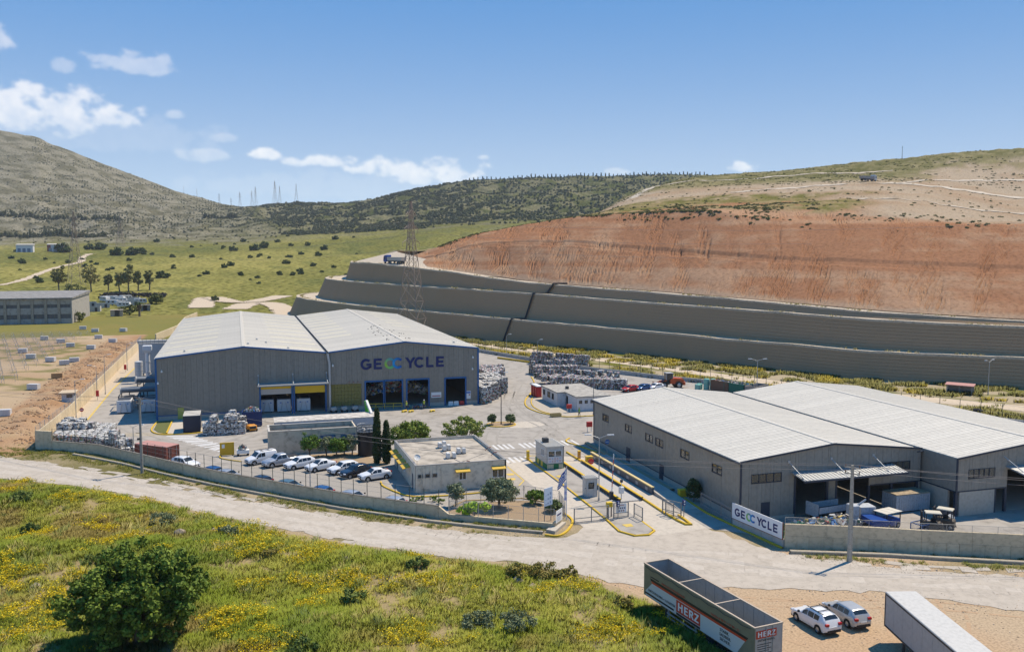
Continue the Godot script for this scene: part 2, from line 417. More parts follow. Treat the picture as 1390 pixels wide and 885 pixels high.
func clouds() -> ImageTexture:
	var wd:=4096
	var ht:=2048
	var data:=PackedByteArray()
	data.resize(wd*ht*4)
	data.fill(0)
	var f:=FastNoiseLite.new()
	f.seed=5
	f.frequency=0.035
	f.fractal_octaves=5
	f.fractal_gain=0.58
	var list:=[[-10.9,7.3,11.8,3.1,1.0],[-6.0,6.2,12.0,2.4,0.16],[6.0,3.6,22.0,2.0,0.12],[-13.0,11.0,3.2,2.1,0.7],[-5.2,10.3,5.6,1.5,0.62],[-9.0,9.9,1.6,1.0,0.4],[1.8,5.5,2.4,0.85,1.0],[5.2,5.2,4.2,0.95,0.85],
		[11.2,4.6,8.8,1.9,0.85],[-1.8,5.4,3.6,1.0,0.45],[-0.6,6.5,2.0,0.8,0.35],[-3.3,7.7,1.3,0.7,0.45],[31.3,4.8,2.2,0.8,1.0],[15.2,5.6,0.9,0.3,0.6],[23.5,4.7,1.6,0.5,0.4]]
	var r:=RandomNumberGenerator.new()
	r.seed=77
	for i in 60:
		list.append([48.0+r.randf()*290.0,r.randf_range(3.5,13.0),r.randf_range(1.5,9.0),r.randf_range(0.6,2.4),r.randf_range(0.4,1.0)])
	var k:=wd/360.0
	for e in list:
		var cx: float=(e[0]+360.0)*k
		var cy: float=(90.0-e[1])*k
		var a: float=e[2]*k*0.5
		var b: float=e[3]*k*0.5
		for y in range(int(cy-b*1.5),int(cy+b*1.5)):
			for x in range(int(cx-a*1.3),int(cx+a*1.3)):
				var dx: float=(x-cx)/a
				var dy: float=(y-cy)/b
				var low:=maxf(dy,0.0)
				var d:=1.0-dx*dx-dy*dy*0.8-low*low*1.2+f.get_noise_2d(x*1.0+e[0]*50.0,y*1.6)*1.25+0.12
				var t=smoothstep(0.05,0.85,d)*e[4]
				if t<=0.004:
					continue
				var g:=0.80+0.20*clampf(0.5-dy*0.6+f.get_noise_2d(x*2.0,y*2.0+90.0)*0.9,0.0,1.0)
				var at: int=(y*wd+posmod(x,wd))*4
				if t*255.0>data[at+3]:
					data[at]=int(255.0*0.72*g)
					data[at+1]=int(255.0*0.63*g)
					data[at+2]=int(255.0*0.46*g)
					data[at+3]=int(255.0*t)
	return ImageTexture.create_from_image(Image.create_from_data(wd,ht,false,Image.FORMAT_RGBA8,data))
var bank_edge:=v2s([-75,-166,-45,-143,-31,-133.8,-20.9,-126.8,-11.2,-118,-2.35,-107.6,5.4,-99,12.4,-91.8,19,-86,25.6,-82.5,29,-79.3,32.3,-74.3,34.6,-70.2,36.3,-66.3,37.6,-60,38.5,-52,40,-20])
var bank_poly:=PackedVector2Array()
func bank_in(x: float,z: float) -> float:  # metres inside the grassy bank, negative outside
	var p:=U(x,z)
	var d:=to_line(p,bank_edge)
	return d if Geometry2D.is_point_in_polygon(p,bank_poly) else -d
func bank_h(x: float,z: float,d: float) -> float:
	var e:=d+nz.get_noise_2d(x*6.0,z*6.0)*0.8
	if e<0.0:
		return maxf(e*0.15,-0.12)-0.02
	var s:=smoothstep(0.0,6.0,e)
	return s*(0.55+nz.get_noise_2d(x*2.2,z*2.2)*1.1+nz.get_noise_2d(x*9.0+50.0,z*9.0)*0.35)+minf(e,1.0)*0.06
func mixc(a: Color,b: Color,t: float) -> Color:
	return a.lerp(b,clampf(t,0.0,1.0))
var far_pts:=PackedVector3Array()
var far_nx:=0
var far_nz:=0
var fill_pts:=PackedVector3Array()
var fill_nx:=0
var fill_nz:=0
func loft(rows: Array,k: int,subs: Array) -> Array:  # [points, k, number of rows, row position of each row]
	var lines:=[]
	for r in rows:
		var p:=[]
		for i in range(0,r.size(),3):
			p.append(V(r[i],r[i+1],r[i+2]))
		var l:=[]
		for i in k:
			l.append(catmull(p,float(i)/(k-1)*(p.size()-1)))
		lines.append(l)
	var pts:=PackedVector3Array()
	var pos:=[]
	for j in lines.size()-1:
		var m: int=subs[j]
		for s in m+(1 if j==lines.size()-2 else 0):
			var t:=float(s)/m
			pos.append(j+t)
			for i in k:
				var a: Vector3=lines[maxi(j-1,0)][i]
				var b: Vector3=lines[j][i]
				var c: Vector3=lines[j+1][i]
				var d: Vector3=lines[mini(j+2,lines.size()-1)][i]
				var y:=lerpf(b.y,c.y,t) if j<4 else cubic_interpolate(b.y,c.y,a.y,d.y,t)
				pts.append(V(lerpf(b.x,c.x,t),lerpf(lerpf(b.y,c.y,t),y,0.5),lerpf(b.z,c.z,t)))
	return [pts,k,pos.size(),pos]
func add_terrain() -> void:
	bank_poly=bank_edge.duplicate()
	bank_poly.append_array(PackedVector2Array([U(40,60),U(-160,60),U(-160,-230)]))
	var fine:=noise_tex("fine",1,0.02,[[0.0,0.62],[0.35,0.86],[0.6,0.97],[1.0,1.0]],512)
	var gravel:=noise_tex("gravel",2,0.06,[[0.0,0.76],[0.4,0.9],[0.62,0.97],[1.0,1.0]],512)
	var soil:=mat("soil",Color(1,1,1),0.95,0.0,gravel,9.0,null,true)
	soil.metallic_specular=0.1
	var dirt:=Color(0.40,0.275,0.165)
	var meadow:=Color(0.20,0.19,0.058)
	var sand:=Color(0.42,0.33,0.22)
	var orange:=Color(0.46,0.325,0.205)
	var verge:=Color(0.16,0.145,0.055)
	var step:=1.8
	var nx:=300
	var nzz:=280
	var g:=grid_mesh(nx,nzz,func(i,j):
		var x: float=-300.0+i*step
		var z: float=60.0-j*step
		var y:=-0.03
		if x<-31.0 and z<-150.0 and z>-330.0:
			var berm:=exp(-pow((x+37.0+nz.get_noise_2d(z*1.5,3.0)*2.5)/3.2,2.0))*smoothstep(-330.0,-290.0,z)*smoothstep(-150.0,-172.0,z)
			y+=berm*(0.65+nz.get_noise_2d(x*8.0,z*8.0)*0.8+nz.get_noise_2d(x*30.0,z*30.0)*0.6)
		return V(x,y,z),
	func(_i,_j,p):
		var a:=nz.get_noise_2d(p.x*0.9,p.z*0.9)
		var b:=nz.get_noise_2d(p.x*5.0+300.0,p.z*5.0)
		var c:=mixc(verge,sand,0.5+a*1.0+b*0.8)
		if p.z<-300.0 or p.x<-110.0:
			c=mixc(meadow,Color(0.24,0.20,0.06),0.35+a+b*0.6)
		if p.x<-30.0 and p.z<-148.0 and p.z>-345.0 and p.x>-130.0:
			var grass:=smoothstep(0.10,0.34,b+a*0.5)*(0.75 if p.x<-44.0 else 0.15)
			var base:=mixc(Color(0.47,0.36,0.235),dirt,0.5+a*0.8)
			if p.x>-42.0:
				base=mixc(Color(0.36,0.215,0.115),Color(0.47,0.32,0.2),0.4+b*1.2)
			c=mixc(base,Color(0.15,0.155,0.045),grass)
		elif p.x>30.0 and p.z>-80.0:
			c=mixc(orange,Color(0.46,0.35,0.235),0.42+a*1.6+b*0.5)
			if p.x>64.0+b*6.0:
				c=mixc(c,verge,0.4+b*1.5)
		elif p.x>60.0 and p.z<-100.0:
			var w:=smoothstep(-0.1,0.25,a*0.6+b)
			c=mixc(Color(0.40,0.33,0.22),Color(0.15,0.15,0.03),w)
		return c)
	setting("ground",g,soil)
	var bx:=150
	var bz:=170
	var bank:=grid_mesh(bx,bz,func(i,j):
		var x: float=-62.0+i*0.7
		var z: float=-20.0-j*0.7
		return V(x,bank_h(x,z,bank_in(x,z)),z),
	func(_i,_j,p):
		var a:=nz.get_noise_2d(p.x*3.0,p.z*3.0)
		var b:=nz.get_noise_2d(p.x*14.0+100.0,p.z*14.0)
		var c:=mixc(Color(0.135,0.135,0.03),Color(0.34,0.26,0.13),smoothstep(0.05,0.4,a*0.6+b*0.7))
		var d:=bank_in(p.x,p.z)
		return mixc(Color(0.38,0.29,0.18),c,smoothstep(0.3,2.5,d+b*2.0)))
	setting("grassy_bank",bank,soil)
	var f:=loft(FAR,420,[8,8,10,12,14,24,34,34,34,8])
	far_pts=f[0]
	far_nx=f[1]
	far_nz=f[2]
	var cols:=PackedColorArray()
	for j in far_nz:
		for i in far_nx:
			var k:=j*far_nx+i
			var p:=far_pts[k]
			var row: float=f[3][j]
			var hill:=smoothstep(5.0,6.5,row)
			p.y+=(nr.get_noise_2d(p.x*0.25,p.z*0.25)*9.0+nz.get_noise_2d(p.x*0.5,p.z*0.5)*7.0)*hill*(0.35 if row>7.7 and row<9.3 else 1.0)
			p.y+=nz.get_noise_2d(p.x*0.35,p.z*0.35)*2.5*smoothstep(2.0,4.0,row)
			far_pts[k]=p
			var a:=nz.get_noise_2d(p.x*0.12,p.z*0.12)
			var b:=nz.get_noise_2d(p.x*0.9+40.0,p.z*0.9)
			var c:=mixc(meadow,Color(0.33,0.29,0.095),0.45+a*1.2+b*0.9)
			c=mixc(c,Color(0.14,0.15,0.05),smoothstep(0.1,0.4,b-a*0.5)*0.8)
			var left:=smoothstep(160.0,-140.0,p.x)
			var rock:=mixc(mixc(Color(0.105,0.11,0.042),Color(0.150,0.134,0.085),left),mixc(Color(0.21,0.19,0.11),Color(0.275,0.245,0.185),left),smoothstep(-0.1,0.35,b+nr.get_noise_2d(p.x*0.6,p.z*0.6)*0.5))
			c=mixc(c,rock,smoothstep(4.6,5.6,row+b*0.6))
			cols.append(c)
	var land:=mat("land",Color(1,1,1),0.95,0.0,noise_tex("scrubland",14,0.03,[[0.0,Color(0.5,0.52,0.44)],[0.36,Color(0.66,0.67,0.6)],[0.46,Color(0.93,0.94,0.9)],[1.0,Color(1,1,1)]],1024,FastNoiseLite.TYPE_SIMPLEX_SMOOTH,4,0.6),170.0,null,true)
	land.metallic_specular=0.05
	setting("hills",grid_from(far_pts,cols,far_nx,far_nz),land)
	add_landfill()
	add_retaining_wall()
func add_landfill() -> void:
	var f:=loft(FILL,1240,[34,40,12,14,14,12,14,6])
	fill_pts=f[0]
	fill_nx=f[1]
	fill_nz=f[2]
	var cols:=PackedColorArray()
	var red:=Color(0.36,0.182,0.099)
	var red2:=Color(0.43,0.265,0.162)
	var pale:=Color(0.44,0.35,0.25)
	var green:=Color(0.17,0.16,0.05)
	for j in fill_nz:
		for i in fill_nx:
			var k:=j*fill_nx+i
			var p:=fill_pts[k]
			var row: float=f[3][j]
			var a:=nz.get_noise_2d(p.x*0.7,p.z*0.7)
			var b:=nz.get_noise_2d(p.x*4.0+90.0,p.z*4.0)
			var slope:=smoothstep(0.0,0.12,row)*smoothstep(2.9,2.4,row)
			var u: float=i*0.275+row*9.0+nz.get_noise_2d(i*0.4,row*40.0)*3.0
			var rill:=pow(1.0-absf(nz.get_noise_2d(u*26.0,row*16.0)),9.0)
			var rill2:=pow(1.0-absf(nz.get_noise_2d(u*60.0+500.0,row*26.0)),5.0)
			p.y-=slope*(rill*0.8+rill2*0.28)*smoothstep(-0.25,0.4,nz.get_noise_2d(i*0.9,row*30.0+400.0))
			p.y+=(b*0.5+a*1.2)*smoothstep(2.2,3.4,row)+b*0.25*smoothstep(0.0,0.3,row)
			if absf(row-1.0)<0.06:
				p.y-=0.5
			fill_pts[k]=p
			var band:=nz.get_noise_2d(p.y*14.0,(p.x-p.z)*0.25)
			var c:=mixc(red,red2,0.4+a*1.5+b*0.9+band*1.1)
			c=mixc(c,Color(0.40,0.29,0.20),smoothstep(0.16,0.05,row+b*0.1)*0.8)
			var side:=smoothstep(1120.0,760.0,float(i))
			var fi:=float(i)*0.5+a*60.0
			var rght:=smoothstep(215.0,150.0,fi)
			c=mixc(c,mixc(green,Color(0.33,0.25,0.13),0.4+b*1.6),smoothstep(3.0,3.3,row+a*0.8+b*0.5)*(1.0-rght))
			c=mixc(c,mixc(pale,Color(0.40,0.29,0.19),0.4+a*1.6+b*0.6),maxf(smoothstep(3.9,4.3,row+b*0.5),rght*smoothstep(2.2,2.7,row+b*0.3)))
			c=mixc(c,mixc(Color(0.145,0.14,0.055),Color(0.29,0.25,0.13),0.35+a*0.8+b*1.3),smoothstep(5.1,5.8,row+b*0.5+a*0.6-smoothstep(190.0,90.0,fi)*0.9))
			cols.append(c)
	var clay:=mat("clay",Color(1,1,1),0.95,0.0,noise_tex("clay",8,0.03,[[0.0,0.66],[0.4,0.9],[1.0,1.0]],512),22.0,null,true)
	clay.metallic_specular=0.05
	setting("landfill_slope",grid_from(fill_pts,cols,fill_nx,fill_nz),clay)
	add_landfill_tracks([34,40,12,14,14,12,14,6])
func fill_point(row: float,u: float,subs: Array) -> Vector3:
	var j:=0.0
	for k in int(row):
		j+=subs[k]
	j+=(row-int(row))*subs[mini(int(row),7)]
	var x:=clampf(u,0.0,0.999)*(fill_nx-1)
	var j0:=clampi(int(j),0,fill_nz-2)
	var i0:=clampi(int(x),0,fill_nx-2)
	var a:=fill_pts[j0*fill_nx+i0].lerp(fill_pts[j0*fill_nx+i0+1],x-i0)
	var b:=fill_pts[(j0+1)*fill_nx+i0].lerp(fill_pts[(j0+1)*fill_nx+i0+1],x-i0)
	return a.lerp(b,clampf(j-j0,0.0,1.0))
func add_landfill_tracks(subs: Array) -> void:
	var paths:=[[[4.5,0.46],[4.75,0.40],[5.0,0.33],[5.1,0.26],[5.0,0.18],[4.95,0.08],[4.9,0.0]],[[5.0,0.585],[5.6,0.575],[6.3,0.555],[6.9,0.56]],[[5.1,0.26],[5.5,0.2],[5.7,0.12],[5.6,0.02]],[[3.6,0.30],[3.8,0.24],[3.7,0.16],[3.9,0.06]],[[6.0,0.55],[6.2,0.45],[6.3,0.34],[6.2,0.25]]]
	var wid:=[3.2,4.5,2.2,2.4,1.8]
	for i in paths.size():
		var q:=[]
		for e in paths[i]:
			q.append(V(e[0],e[1],0))
		var mb:=N()
		var pts:=[]
		var k:=90
		var lft:=[]
		var rgt:=[]
		for s in k+1:
			var c:=catmull(q,float(s)/k*(q.size()-1))
			var g: float=wid[i]*(0.9+0.5*nz.get_noise_2d(s*20.0,i*70.0))
			if i==1:
				lft.append(fill_point(c.x,c.y-g*0.0016,subs)+V(0,0.2,0))
				rgt.append(fill_point(c.x,c.y+g*0.0016,subs)+V(0,0.2,0))
			else:
				lft.append(fill_point(c.x-g*0.014,c.y,subs)+V(0,0.2,0))
				rgt.append(fill_point(c.x+g*0.014,c.y,subs)+V(0,0.2,0))
		for s in k:
			if (rgt[s]-lft[s]).cross(lft[s+1]-lft[s]).y>0.0:
				mb.quad(lft[s],rgt[s],rgt[s+1],lft[s+1])
			else:
				mb.quad(rgt[s],lft[s],lft[s+1],rgt[s+1])
		setting("landfill_track",mb,mat("haul_track",Color(0.47,0.40,0.31),0.95))
func offset_line(o: float) -> Array:
	var w:=[]
	for i in range(0,WALL_LINE.size(),2):
		w.append(V(WALL_LINE[i],0,WALL_LINE[i+1]))
	var out:=[]
	for i in w.size():
		var t: Vector3=(w[mini(i+1,w.size()-1)]-w[maxi(i-1,0)]).normalized()
		var nrm:=V(-t.z,0,t.x)
		if i<8 and nrm.dot(V(1,0,-1))<0.0:
			nrm=-nrm
		elif i>=8 and nrm.dot(V(120,0,-420)-w[i])<0.0:
			nrm=-nrm
		out.append(w[i]+nrm*o*[1.0,1.0,1.0,1.0,1.0,1.0,1.0,1.1,1.4,1.9,2.3,2.3,2.0,1.8][i])
	return out
func with_heights(l: Array,h: Array) -> Array:
	var o:=[]
	for i in l.size():
		o.append(V(l[i].x,h[i],l[i].z))
	return o
func strip(mb: MB,a: Array,b: Array) -> void:
	for i in a.size()-1:
		mb.quad(a[i+1],a[i],b[i],b[i+1])
func add_retaining_wall() -> void:
	var zero:=[]
	for i in TIER_1.size():
		zero.append(-0.3)
	var gab:=mat("gabion",Color(1,1,1),0.95,0.0,noise_tex("gabion",11,0.05,[[0.0,0.5],[0.5,0.85],[1.0,1.0]],512),3.5,null,true)
	gab.metallic_specular=0.1
	var ledge:=mat("ledge",Color(0.56,0.47,0.355),0.95,0.0,noise_tex("fine",1,0.02,[]),8.0)
	var t:=thing("retaining_wall","dark stepped retaining wall of three tiers below the red landfill slope","retaining wall")
	var k:=260
	var lo:=[[0.0,zero],[5.8,TIER_1],[11.5,TIER_2]]
	var hi:=[[1.6,TIER_1],[7.4,TIER_2],[12.5,TIER_3]]
	var called:=["lower_tier","middle_tier","upper_tier"]
	for s in 3:
		var a:=resample(with_heights(offset_line(lo[s][0]),lo[s][1]),k)
		var b:=resample(with_heights(offset_line(hi[s][0]),hi[s][1]),k)
		for i in k:
			var wob:=nz.get_noise_2d(i*7.0+s*300.0,11.0)*0.5
			a[i]+=V(-wob,0,wob)*0.7
			b[i]+=V(-wob,nz.get_noise_2d(i*5.0,s*200.0+60.0)*0.35,wob)*0.7
		var inner:=resample(with_heights(offset_line(hi[s][0]+(4.4 if s<2 else 7.6)),hi[s][1]),k)
		var courses:=9 if s<2 else 7
		var mb:=N()
		for r in courses:
			var f0:=float(r)/courses
			var f1:=(r+0.8)/courses
			var f2:=(r+1.0)/courses
			for i in k-1:
				mb.col=Color(0.60,0.41,0.25)
				var inw0: Vector3=(inner[i]-b[i]); inw0.y=0; inw0=inw0.normalized()*0.16
				var inw1: Vector3=(inner[i+1]-b[i+1]); inw1.y=0; inw1=inw1.normalized()*0.16
				var p0: Vector3=a[i].lerp(b[i],f0); var p1: Vector3=a[i+1].lerp(b[i+1],f0)
				var q0: Vector3=a[i].lerp(b[i],f1); var q1: Vector3=a[i+1].lerp(b[i+1],f1)
				var r0: Vector3=a[i].lerp(b[i],f2); var r1: Vector3=a[i+1].lerp(b[i+1],f2)
				mb.quad(p1,p0,q0,q1)
				mb.quad(q1,q0,q0+inw0,q1+inw1)
				mb.quad(q1+inw1,q0+inw0,r0+inw0,r1+inw1)
				mb.quad(r1+inw1,r0+inw0,r0,r1)
		part(t,called[s],mb,gab)
		var e:=N()
		e.col=Color(1,1,1)
		strip(e,b,inner)
		var up:=[]
		var out0:=[]
		for i in k:
			var d: Vector3=inner[i]-b[i]
			d.y=0
			var lift:=0.18+0.22*maxf(0.0,nz.get_noise_2d(i*6.0,s*90.0+7.0))
			up.append(b[i]+d.normalized()*1.3+V(0,lift,0))
			out0.append(b[i]-d.normalized()*0.12+V(0,lift,0))
		strip(e,out0,up)
		var und:=[]
		for i in k:
			und.append(out0[i]-V(0,0.5,0))
		strip(e,und,out0)
		part(t,"ledge",e,ledge)
	var top:=N()
	var ring:=[]
	var edge:=resample(with_heights(offset_line(15.0),TIER_3),80)
	for i in range(53,80):
		ring.append(U(edge[i].x,edge[i].z))
	ring.append(U(190,-560))
	ring.append(U(150,-440))
	ring.append(U(72,-372))
	top.prism(ring,18.0,23.3)
	var rise:=[]
	for i in TIER_3.size():
		rise.append(TIER_3[i]+[0,0,0,0,0,0,0,1.0,3.6,5.0,5.6,5.6,5.0,5.0][i])
	var r0:=resample(with_heights(offset_line(13.4),TIER_3),160)
	var r1:=resample(with_heights(offset_line(24.0),rise),160)
	for i in range(92,159):
		top.quad(r0[i+1]+V(0,0.12,0),r0[i]+V(0,0.12,0),r1[i],r1[i+1])
	setting("landfill_top",top,ledge)
	var dark:=mat("dark_pipe",Color(0.03,0.032,0.036),0.5)
	var steps:=resample(offset_line(0.0),400)
	var c:=N()
	var d0:=offset_at(681.0)
	var lines:=[[0.0,0.2,1.6,7.45],[5.8,7.45,7.4,15.75],[11.5,15.75,12.5,18.9]]
	var shift:=0.0
	for l in lines:
		var a: Vector3=d0[0]+d0[1]*(l[0]-0.35)+d0[2]*shift+V(0,l[1],0)
		var b: Vector3=d0[0]+d0[1]*(l[2]-0.35)+d0[2]*(shift+2.2)+V(0,l[3]+0.2,0)
		c.bar(a,b,0.9,0.5)
		shift+=2.2
		var e: Vector3=d0[0]+d0[1]*(l[2]+3.8)+d0[2]*(shift+2.2)+V(0,l[3]+0.2,0)
		c.bar(b,e,0.9,0.5)
		shift+=2.2
	part(t,"drain_chute",c,dark)
func offset_at(_px: float) -> Array:  # a spot on the wall foot, its inward and its along direction
	var p:=V(83.3,0,-281.7)
	var al:=V(95.2-71.6,0,-262.0+303.4).normalized()
	return [p,V(-al.z,0,al.x)*(-1.0 if V(-al.z,0,al.x).dot(V(1,0,-1))<0.0 else 1.0),al]
func clad_wall(t: Node3D,p0: Vector3,dir: Vector3,length: float,lo: float,top: Callable,holes: Array,pw: float,ms: Array,rib:=0.035,called:="wall_panel",depth:=0.12,nrib:=2) -> void:
	var out:=V(-dir.z,0,dir.x)  # right-hand side seen along dir is inside; out points to the other side
	var cuts:=[0.0,length]
	var k:=int(round(length/pw))
	for i in range(1,k):
		cuts.append(length*i/k)
	for h in holes:
		for e in [h[0],h[1]]:
			if e>0.02 and e<length-0.02:
				cuts.append(e)
	cuts.sort()
	var ss:=[]
	for e in cuts:
		if ss.is_empty() or e-ss[-1]>0.12:
			ss.append(e)
	for i in ss.size()-1:
		var a: float=ss[i]
		var b: float=ss[i+1]
		var mid:=(a+b)/2
		var spans:=[[lo,99.0]]
		for h in holes:
			if mid>h[0] and mid<h[1]:
				var nx:=[]
				for s in spans:
					if h[3]<=s[0] or h[2]>=s[1]:
						nx.append(s)
						continue
					if h[2]>s[0]+0.05:
						nx.append([s[0],h[2]])
					if h[3]<s[1]-0.05:
						nx.append([h[3],s[1]])
				spans=nx
		for s in spans:
			var ta:=minf(s[1],top.call(a))
			var tb:=minf(s[1],top.call(b))
			if ta-s[0]<0.03 and tb-s[0]<0.03:
				continue
			var mb:=N()
			mb.x=Transform3D(Basis(dir,Vector3.UP,out),p0)
			var g:=0.012
			mb.hexa([V(a+g,s[0],0),V(b-g,s[0],0),V(b-g,s[0],-depth),V(a+g,s[0],-depth),V(a+g,ta,0),V(b-g,tb,0),V(b-g,tb,-depth),V(a+g,ta,-depth)])
			mb.hexa([V(a,s[0],-0.03),V(a+g*2,s[0],-0.03),V(a+g*2,s[0],-depth),V(a,s[0],-depth),V(a,ta,-0.03),V(a+g*2,ta,-0.03),V(a+g*2,ta,-depth),V(a,ta,-depth)])
			if rib>0.0:
				for r in nrib:
					var c:=a+(b-a)*(r+0.5)/nrib
					var w:=minf((b-a)*0.42/nrib,0.14)
					var h0:=lerpf(ta,tb,(r+0.5)/nrib)
					mb.hexa([V(c-w,s[0],rib),V(c+w,s[0],rib),V(c+w,s[0],-0.01),V(c-w,s[0],-0.01),V(c-w,h0,rib),V(c+w,h0,rib),V(c+w,h0,-0.01),V(c-w,h0,-0.01)])
			part(t,called,mb,ms[rng.randi() % ms.size()])
func frame_on(t: Node3D,called: String,p0: Vector3,dir: Vector3,h: Array,w: float,d: float,m: Material,sill:=true) -> MeshInstance3D:
	var mb:=N()
	mb.x=Transform3D(Basis(dir,Vector3.UP,V(-dir.z,0,dir.x)),p0)
	mb.mm(V(h[0]-w,h[2],-0.1),V(h[0],h[3]+w,d))
	mb.mm(V(h[1],h[2],-0.1),V(h[1]+w,h[3]+w,d))
	mb.mm(V(h[0],h[3],-0.1),V(h[1],h[3]+w,d-0.003))
	if sill:
		mb.mm(V(h[0]-w,h[2]-w,-0.1),V(h[1]+w,h[2],d+0.02))
	return part(t,called,mb,m)
func gable_roof(t: Node3D,x0: float,xm: float,x1: float,z0: float,z1: float,eave0: float,eave1: float,ridge: float,pw: float,ms: Array,sky_m: Material,sky_of: Callable) -> void:
	var k:=int(round(absf(z1-z0)/pw))
	var dz:=(z1-z0)/k
	for side in 2:
		var xe:=x0 if side==0 else x1
		var he:=eave0 if side==0 else eave1
		for i in k:
			var a:=z0+dz*i
			var b:=z0+dz*(i+1)
			var lite: Array=sky_of.call(side,i,k)
			var cut:=[0.0,1.0]
			if lite.size()==2:
				cut=[0.0,lite[0],lite[1],1.0]
			var sheet_m: Material=ms[rng.randi() % ms.size()]
			for s in cut.size()-1:
				var f0: float=cut[s]
				var f1: float=cut[s+1]
				var u:=N()
				var clear: bool=lite.size()==2 and s==1
				var lift:=0.03 if clear else 0.0
				var pa:=V(lerpf(xm,xe,f0),lerpf(ridge,he,f0)+lift,a)
				var pb:=V(lerpf(xm,xe,f1),lerpf(ridge,he,f1)+lift,a)
				var q:=V(0,0,dz*0.985)
				var th:=V(0,-0.1,0)
				if (xe>xm)==(dz<0.0):
					u.hexa([pa+th,pb+th,pb+q+th,pa+q+th,pa,pb,pb+q,pa+q])
				else:
					u.hexa([pb+th,pa+th,pa+q+th,pb+q+th,pb,pa,pa+q,pb+q])
				u.bar(pa+V(0,0.0,dz*0.985),pb+V(0,0.0,dz*0.985),0.09,0.05)
				u.bar(pa+V(0,0.0,dz*0.5),pb+V(0,0.0,dz*0.5),0.07,0.03)
				part(t,"skylight_strip" if clear else "roof_sheet",u,sky_m if clear else sheet_m)
	var r:=N()
	var o:=V(xm,ridge+0.02,0)
	r.hexa([V(xm-0.35,ridge-0.02,maxf(z0,z1)),V(xm+0.35,ridge-0.02,maxf(z0,z1)),V(xm+0.35,ridge-0.02,minf(z0,z1)),V(xm-0.35,ridge-0.02,minf(z0,z1)),V(xm-0.3,ridge+0.05,maxf(z0,z1)),V(xm+0.3,ridge+0.05,maxf(z0,z1)),V(xm+0.3,ridge+0.05,minf(z0,z1)),V(xm-0.3,ridge+0.05,minf(z0,z1))])
	part(t,"ridge_cap",r,ms[0])
func arc_stroke(mb: MB,c: Vector2,ro: Vector2,ri: Vector2,a0: float,a1: float,d: float,k:=24,ramp:=[]) -> void:
	for i in k:
		var t0:=deg_to_rad(lerpf(a0,a1,float(i)/k))
		var t1:=deg_to_rad(lerpf(a0,a1,float(i+1)/k))
		if ramp.size()==2:
			var ca: Color=ramp[0]
			mb.col=ca.lerp(ramp[1],(i+0.5)/k)
		var p:=c+U(cos(t0),sin(t0))*ro
		var q:=c+U(cos(t1),sin(t1))*ro
		var r:=c+U(cos(t1),sin(t1))*ri
		var s:=c+U(cos(t0),sin(t0))*ri
		mb.quad(V(p.x,p.y,d),V(q.x,q.y,d),V(r.x,r.y,d),V(s.x,s.y,d))
		mb.quad(V(q.x,q.y,d),V(p.x,p.y,d),V(p.x,p.y,0),V(q.x,q.y,0))
		mb.quad(V(s.x,s.y,d),V(r.x,r.y,d),V(r.x,r.y,0),V(s.x,s.y,0))
func plant_name(t: Node3D,at: Transform3D,k: float,d: float,m: Material,vm: Material) -> void:
	var sc:=Transform3D(Basis.from_scale(V(k,k,1.0)),Vector3.ZERO)
	var ch:={"g": 0.0,"e": 2.4,"o": 4.42,"c": 6.05,"y": 8.3,"k": 10.0,"l": 12.25,"f": 14.15}
	for key in ch:
		var mb:=N()
		mb.x=at*sc*Transform3D(Basis.IDENTITY,V(ch[key],0,0))
		if key=="g" or key=="k":
			arc_stroke(mb,U(1,1),U(1.03,1.03),U(0.58,0.58),42.0,330.0 if key=="g" else 318.0,d)
			if key=="g":
				mb.mm(V(1.05,0.72,0),V(2.0,1.12,d))
				mb.mm(V(1.6,0.3,0),V(2.0,0.72,d))
		elif key=="e" or key=="f":
			mb.mm(V(0,0,0),V(0.45,2,d))
			mb.mm(V(0.45,0,0),V(1.5,0.42,d))
			mb.mm(V(0.45,0.8,0),V(1.38,1.2,d))
			mb.mm(V(0.45,1.58,0),V(1.5,2,d))
		elif key=="l":
			mb.mm(V(0,0,0),V(0.45,2,d))
			mb.mm(V(0.45,0,0),V(1.4,0.42,d))
		elif key=="y":
			mb.extr([U(0.72,0),U(1.17,0),U(1.17,0.85),U(1.95,2),U(1.42,2),U(0.95,1.25),U(0.48,2),U(-0.05,2),U(0.72,0.85)],d)
		elif key=="o":
			arc_stroke(mb,U(1,1),U(1.03,1.03),U(0.58,0.58),25.0,200.0,d,20,[Color(0.02,0.22,0.42),Color(0.30,0.52,0.05)])
			arc_stroke(mb,U(1,1),U(1.03,1.03),U(0.58,0.58),200.0,335.0,d,20,[Color(0.30,0.52,0.05),Color(0.05,0.42,0.25)])
		else:
			arc_stroke(mb,U(0.85,1),U(1.03,1.03),U(0.58,0.58),40.0,180.0,d+0.004,20,[Color(0.01,0.06,0.28),Color(0.01,0.30,0.62)])
			arc_stroke(mb,U(0.85,1),U(1.03,1.03),U(0.58,0.58),180.0,320.0,d+0.004,20,[Color(0.01,0.30,0.62),Color(0.01,0.09,0.36)])
		part(t,"logo_ring" if key in ["o","c"] else "letter",mb,vm if key in ["o","c"] else m)
func grey_set(key: String,c: Color,n: int,spread: float,rough:=0.55,metal:=0.0) -> Array:
	var o:=[]
	for i in n:
		var f:=1.0+(float(i)/maxf(n-1,1)-0.5)*spread
		o.append(mat(key+str(i),Color(c.r*f,c.g*f,c.b*f),rough,metal,noise_tex("streak",21,0.012,[[0.0,0.9],[0.45,0.97],[1.0,1.0]],512),5.0))
	return o
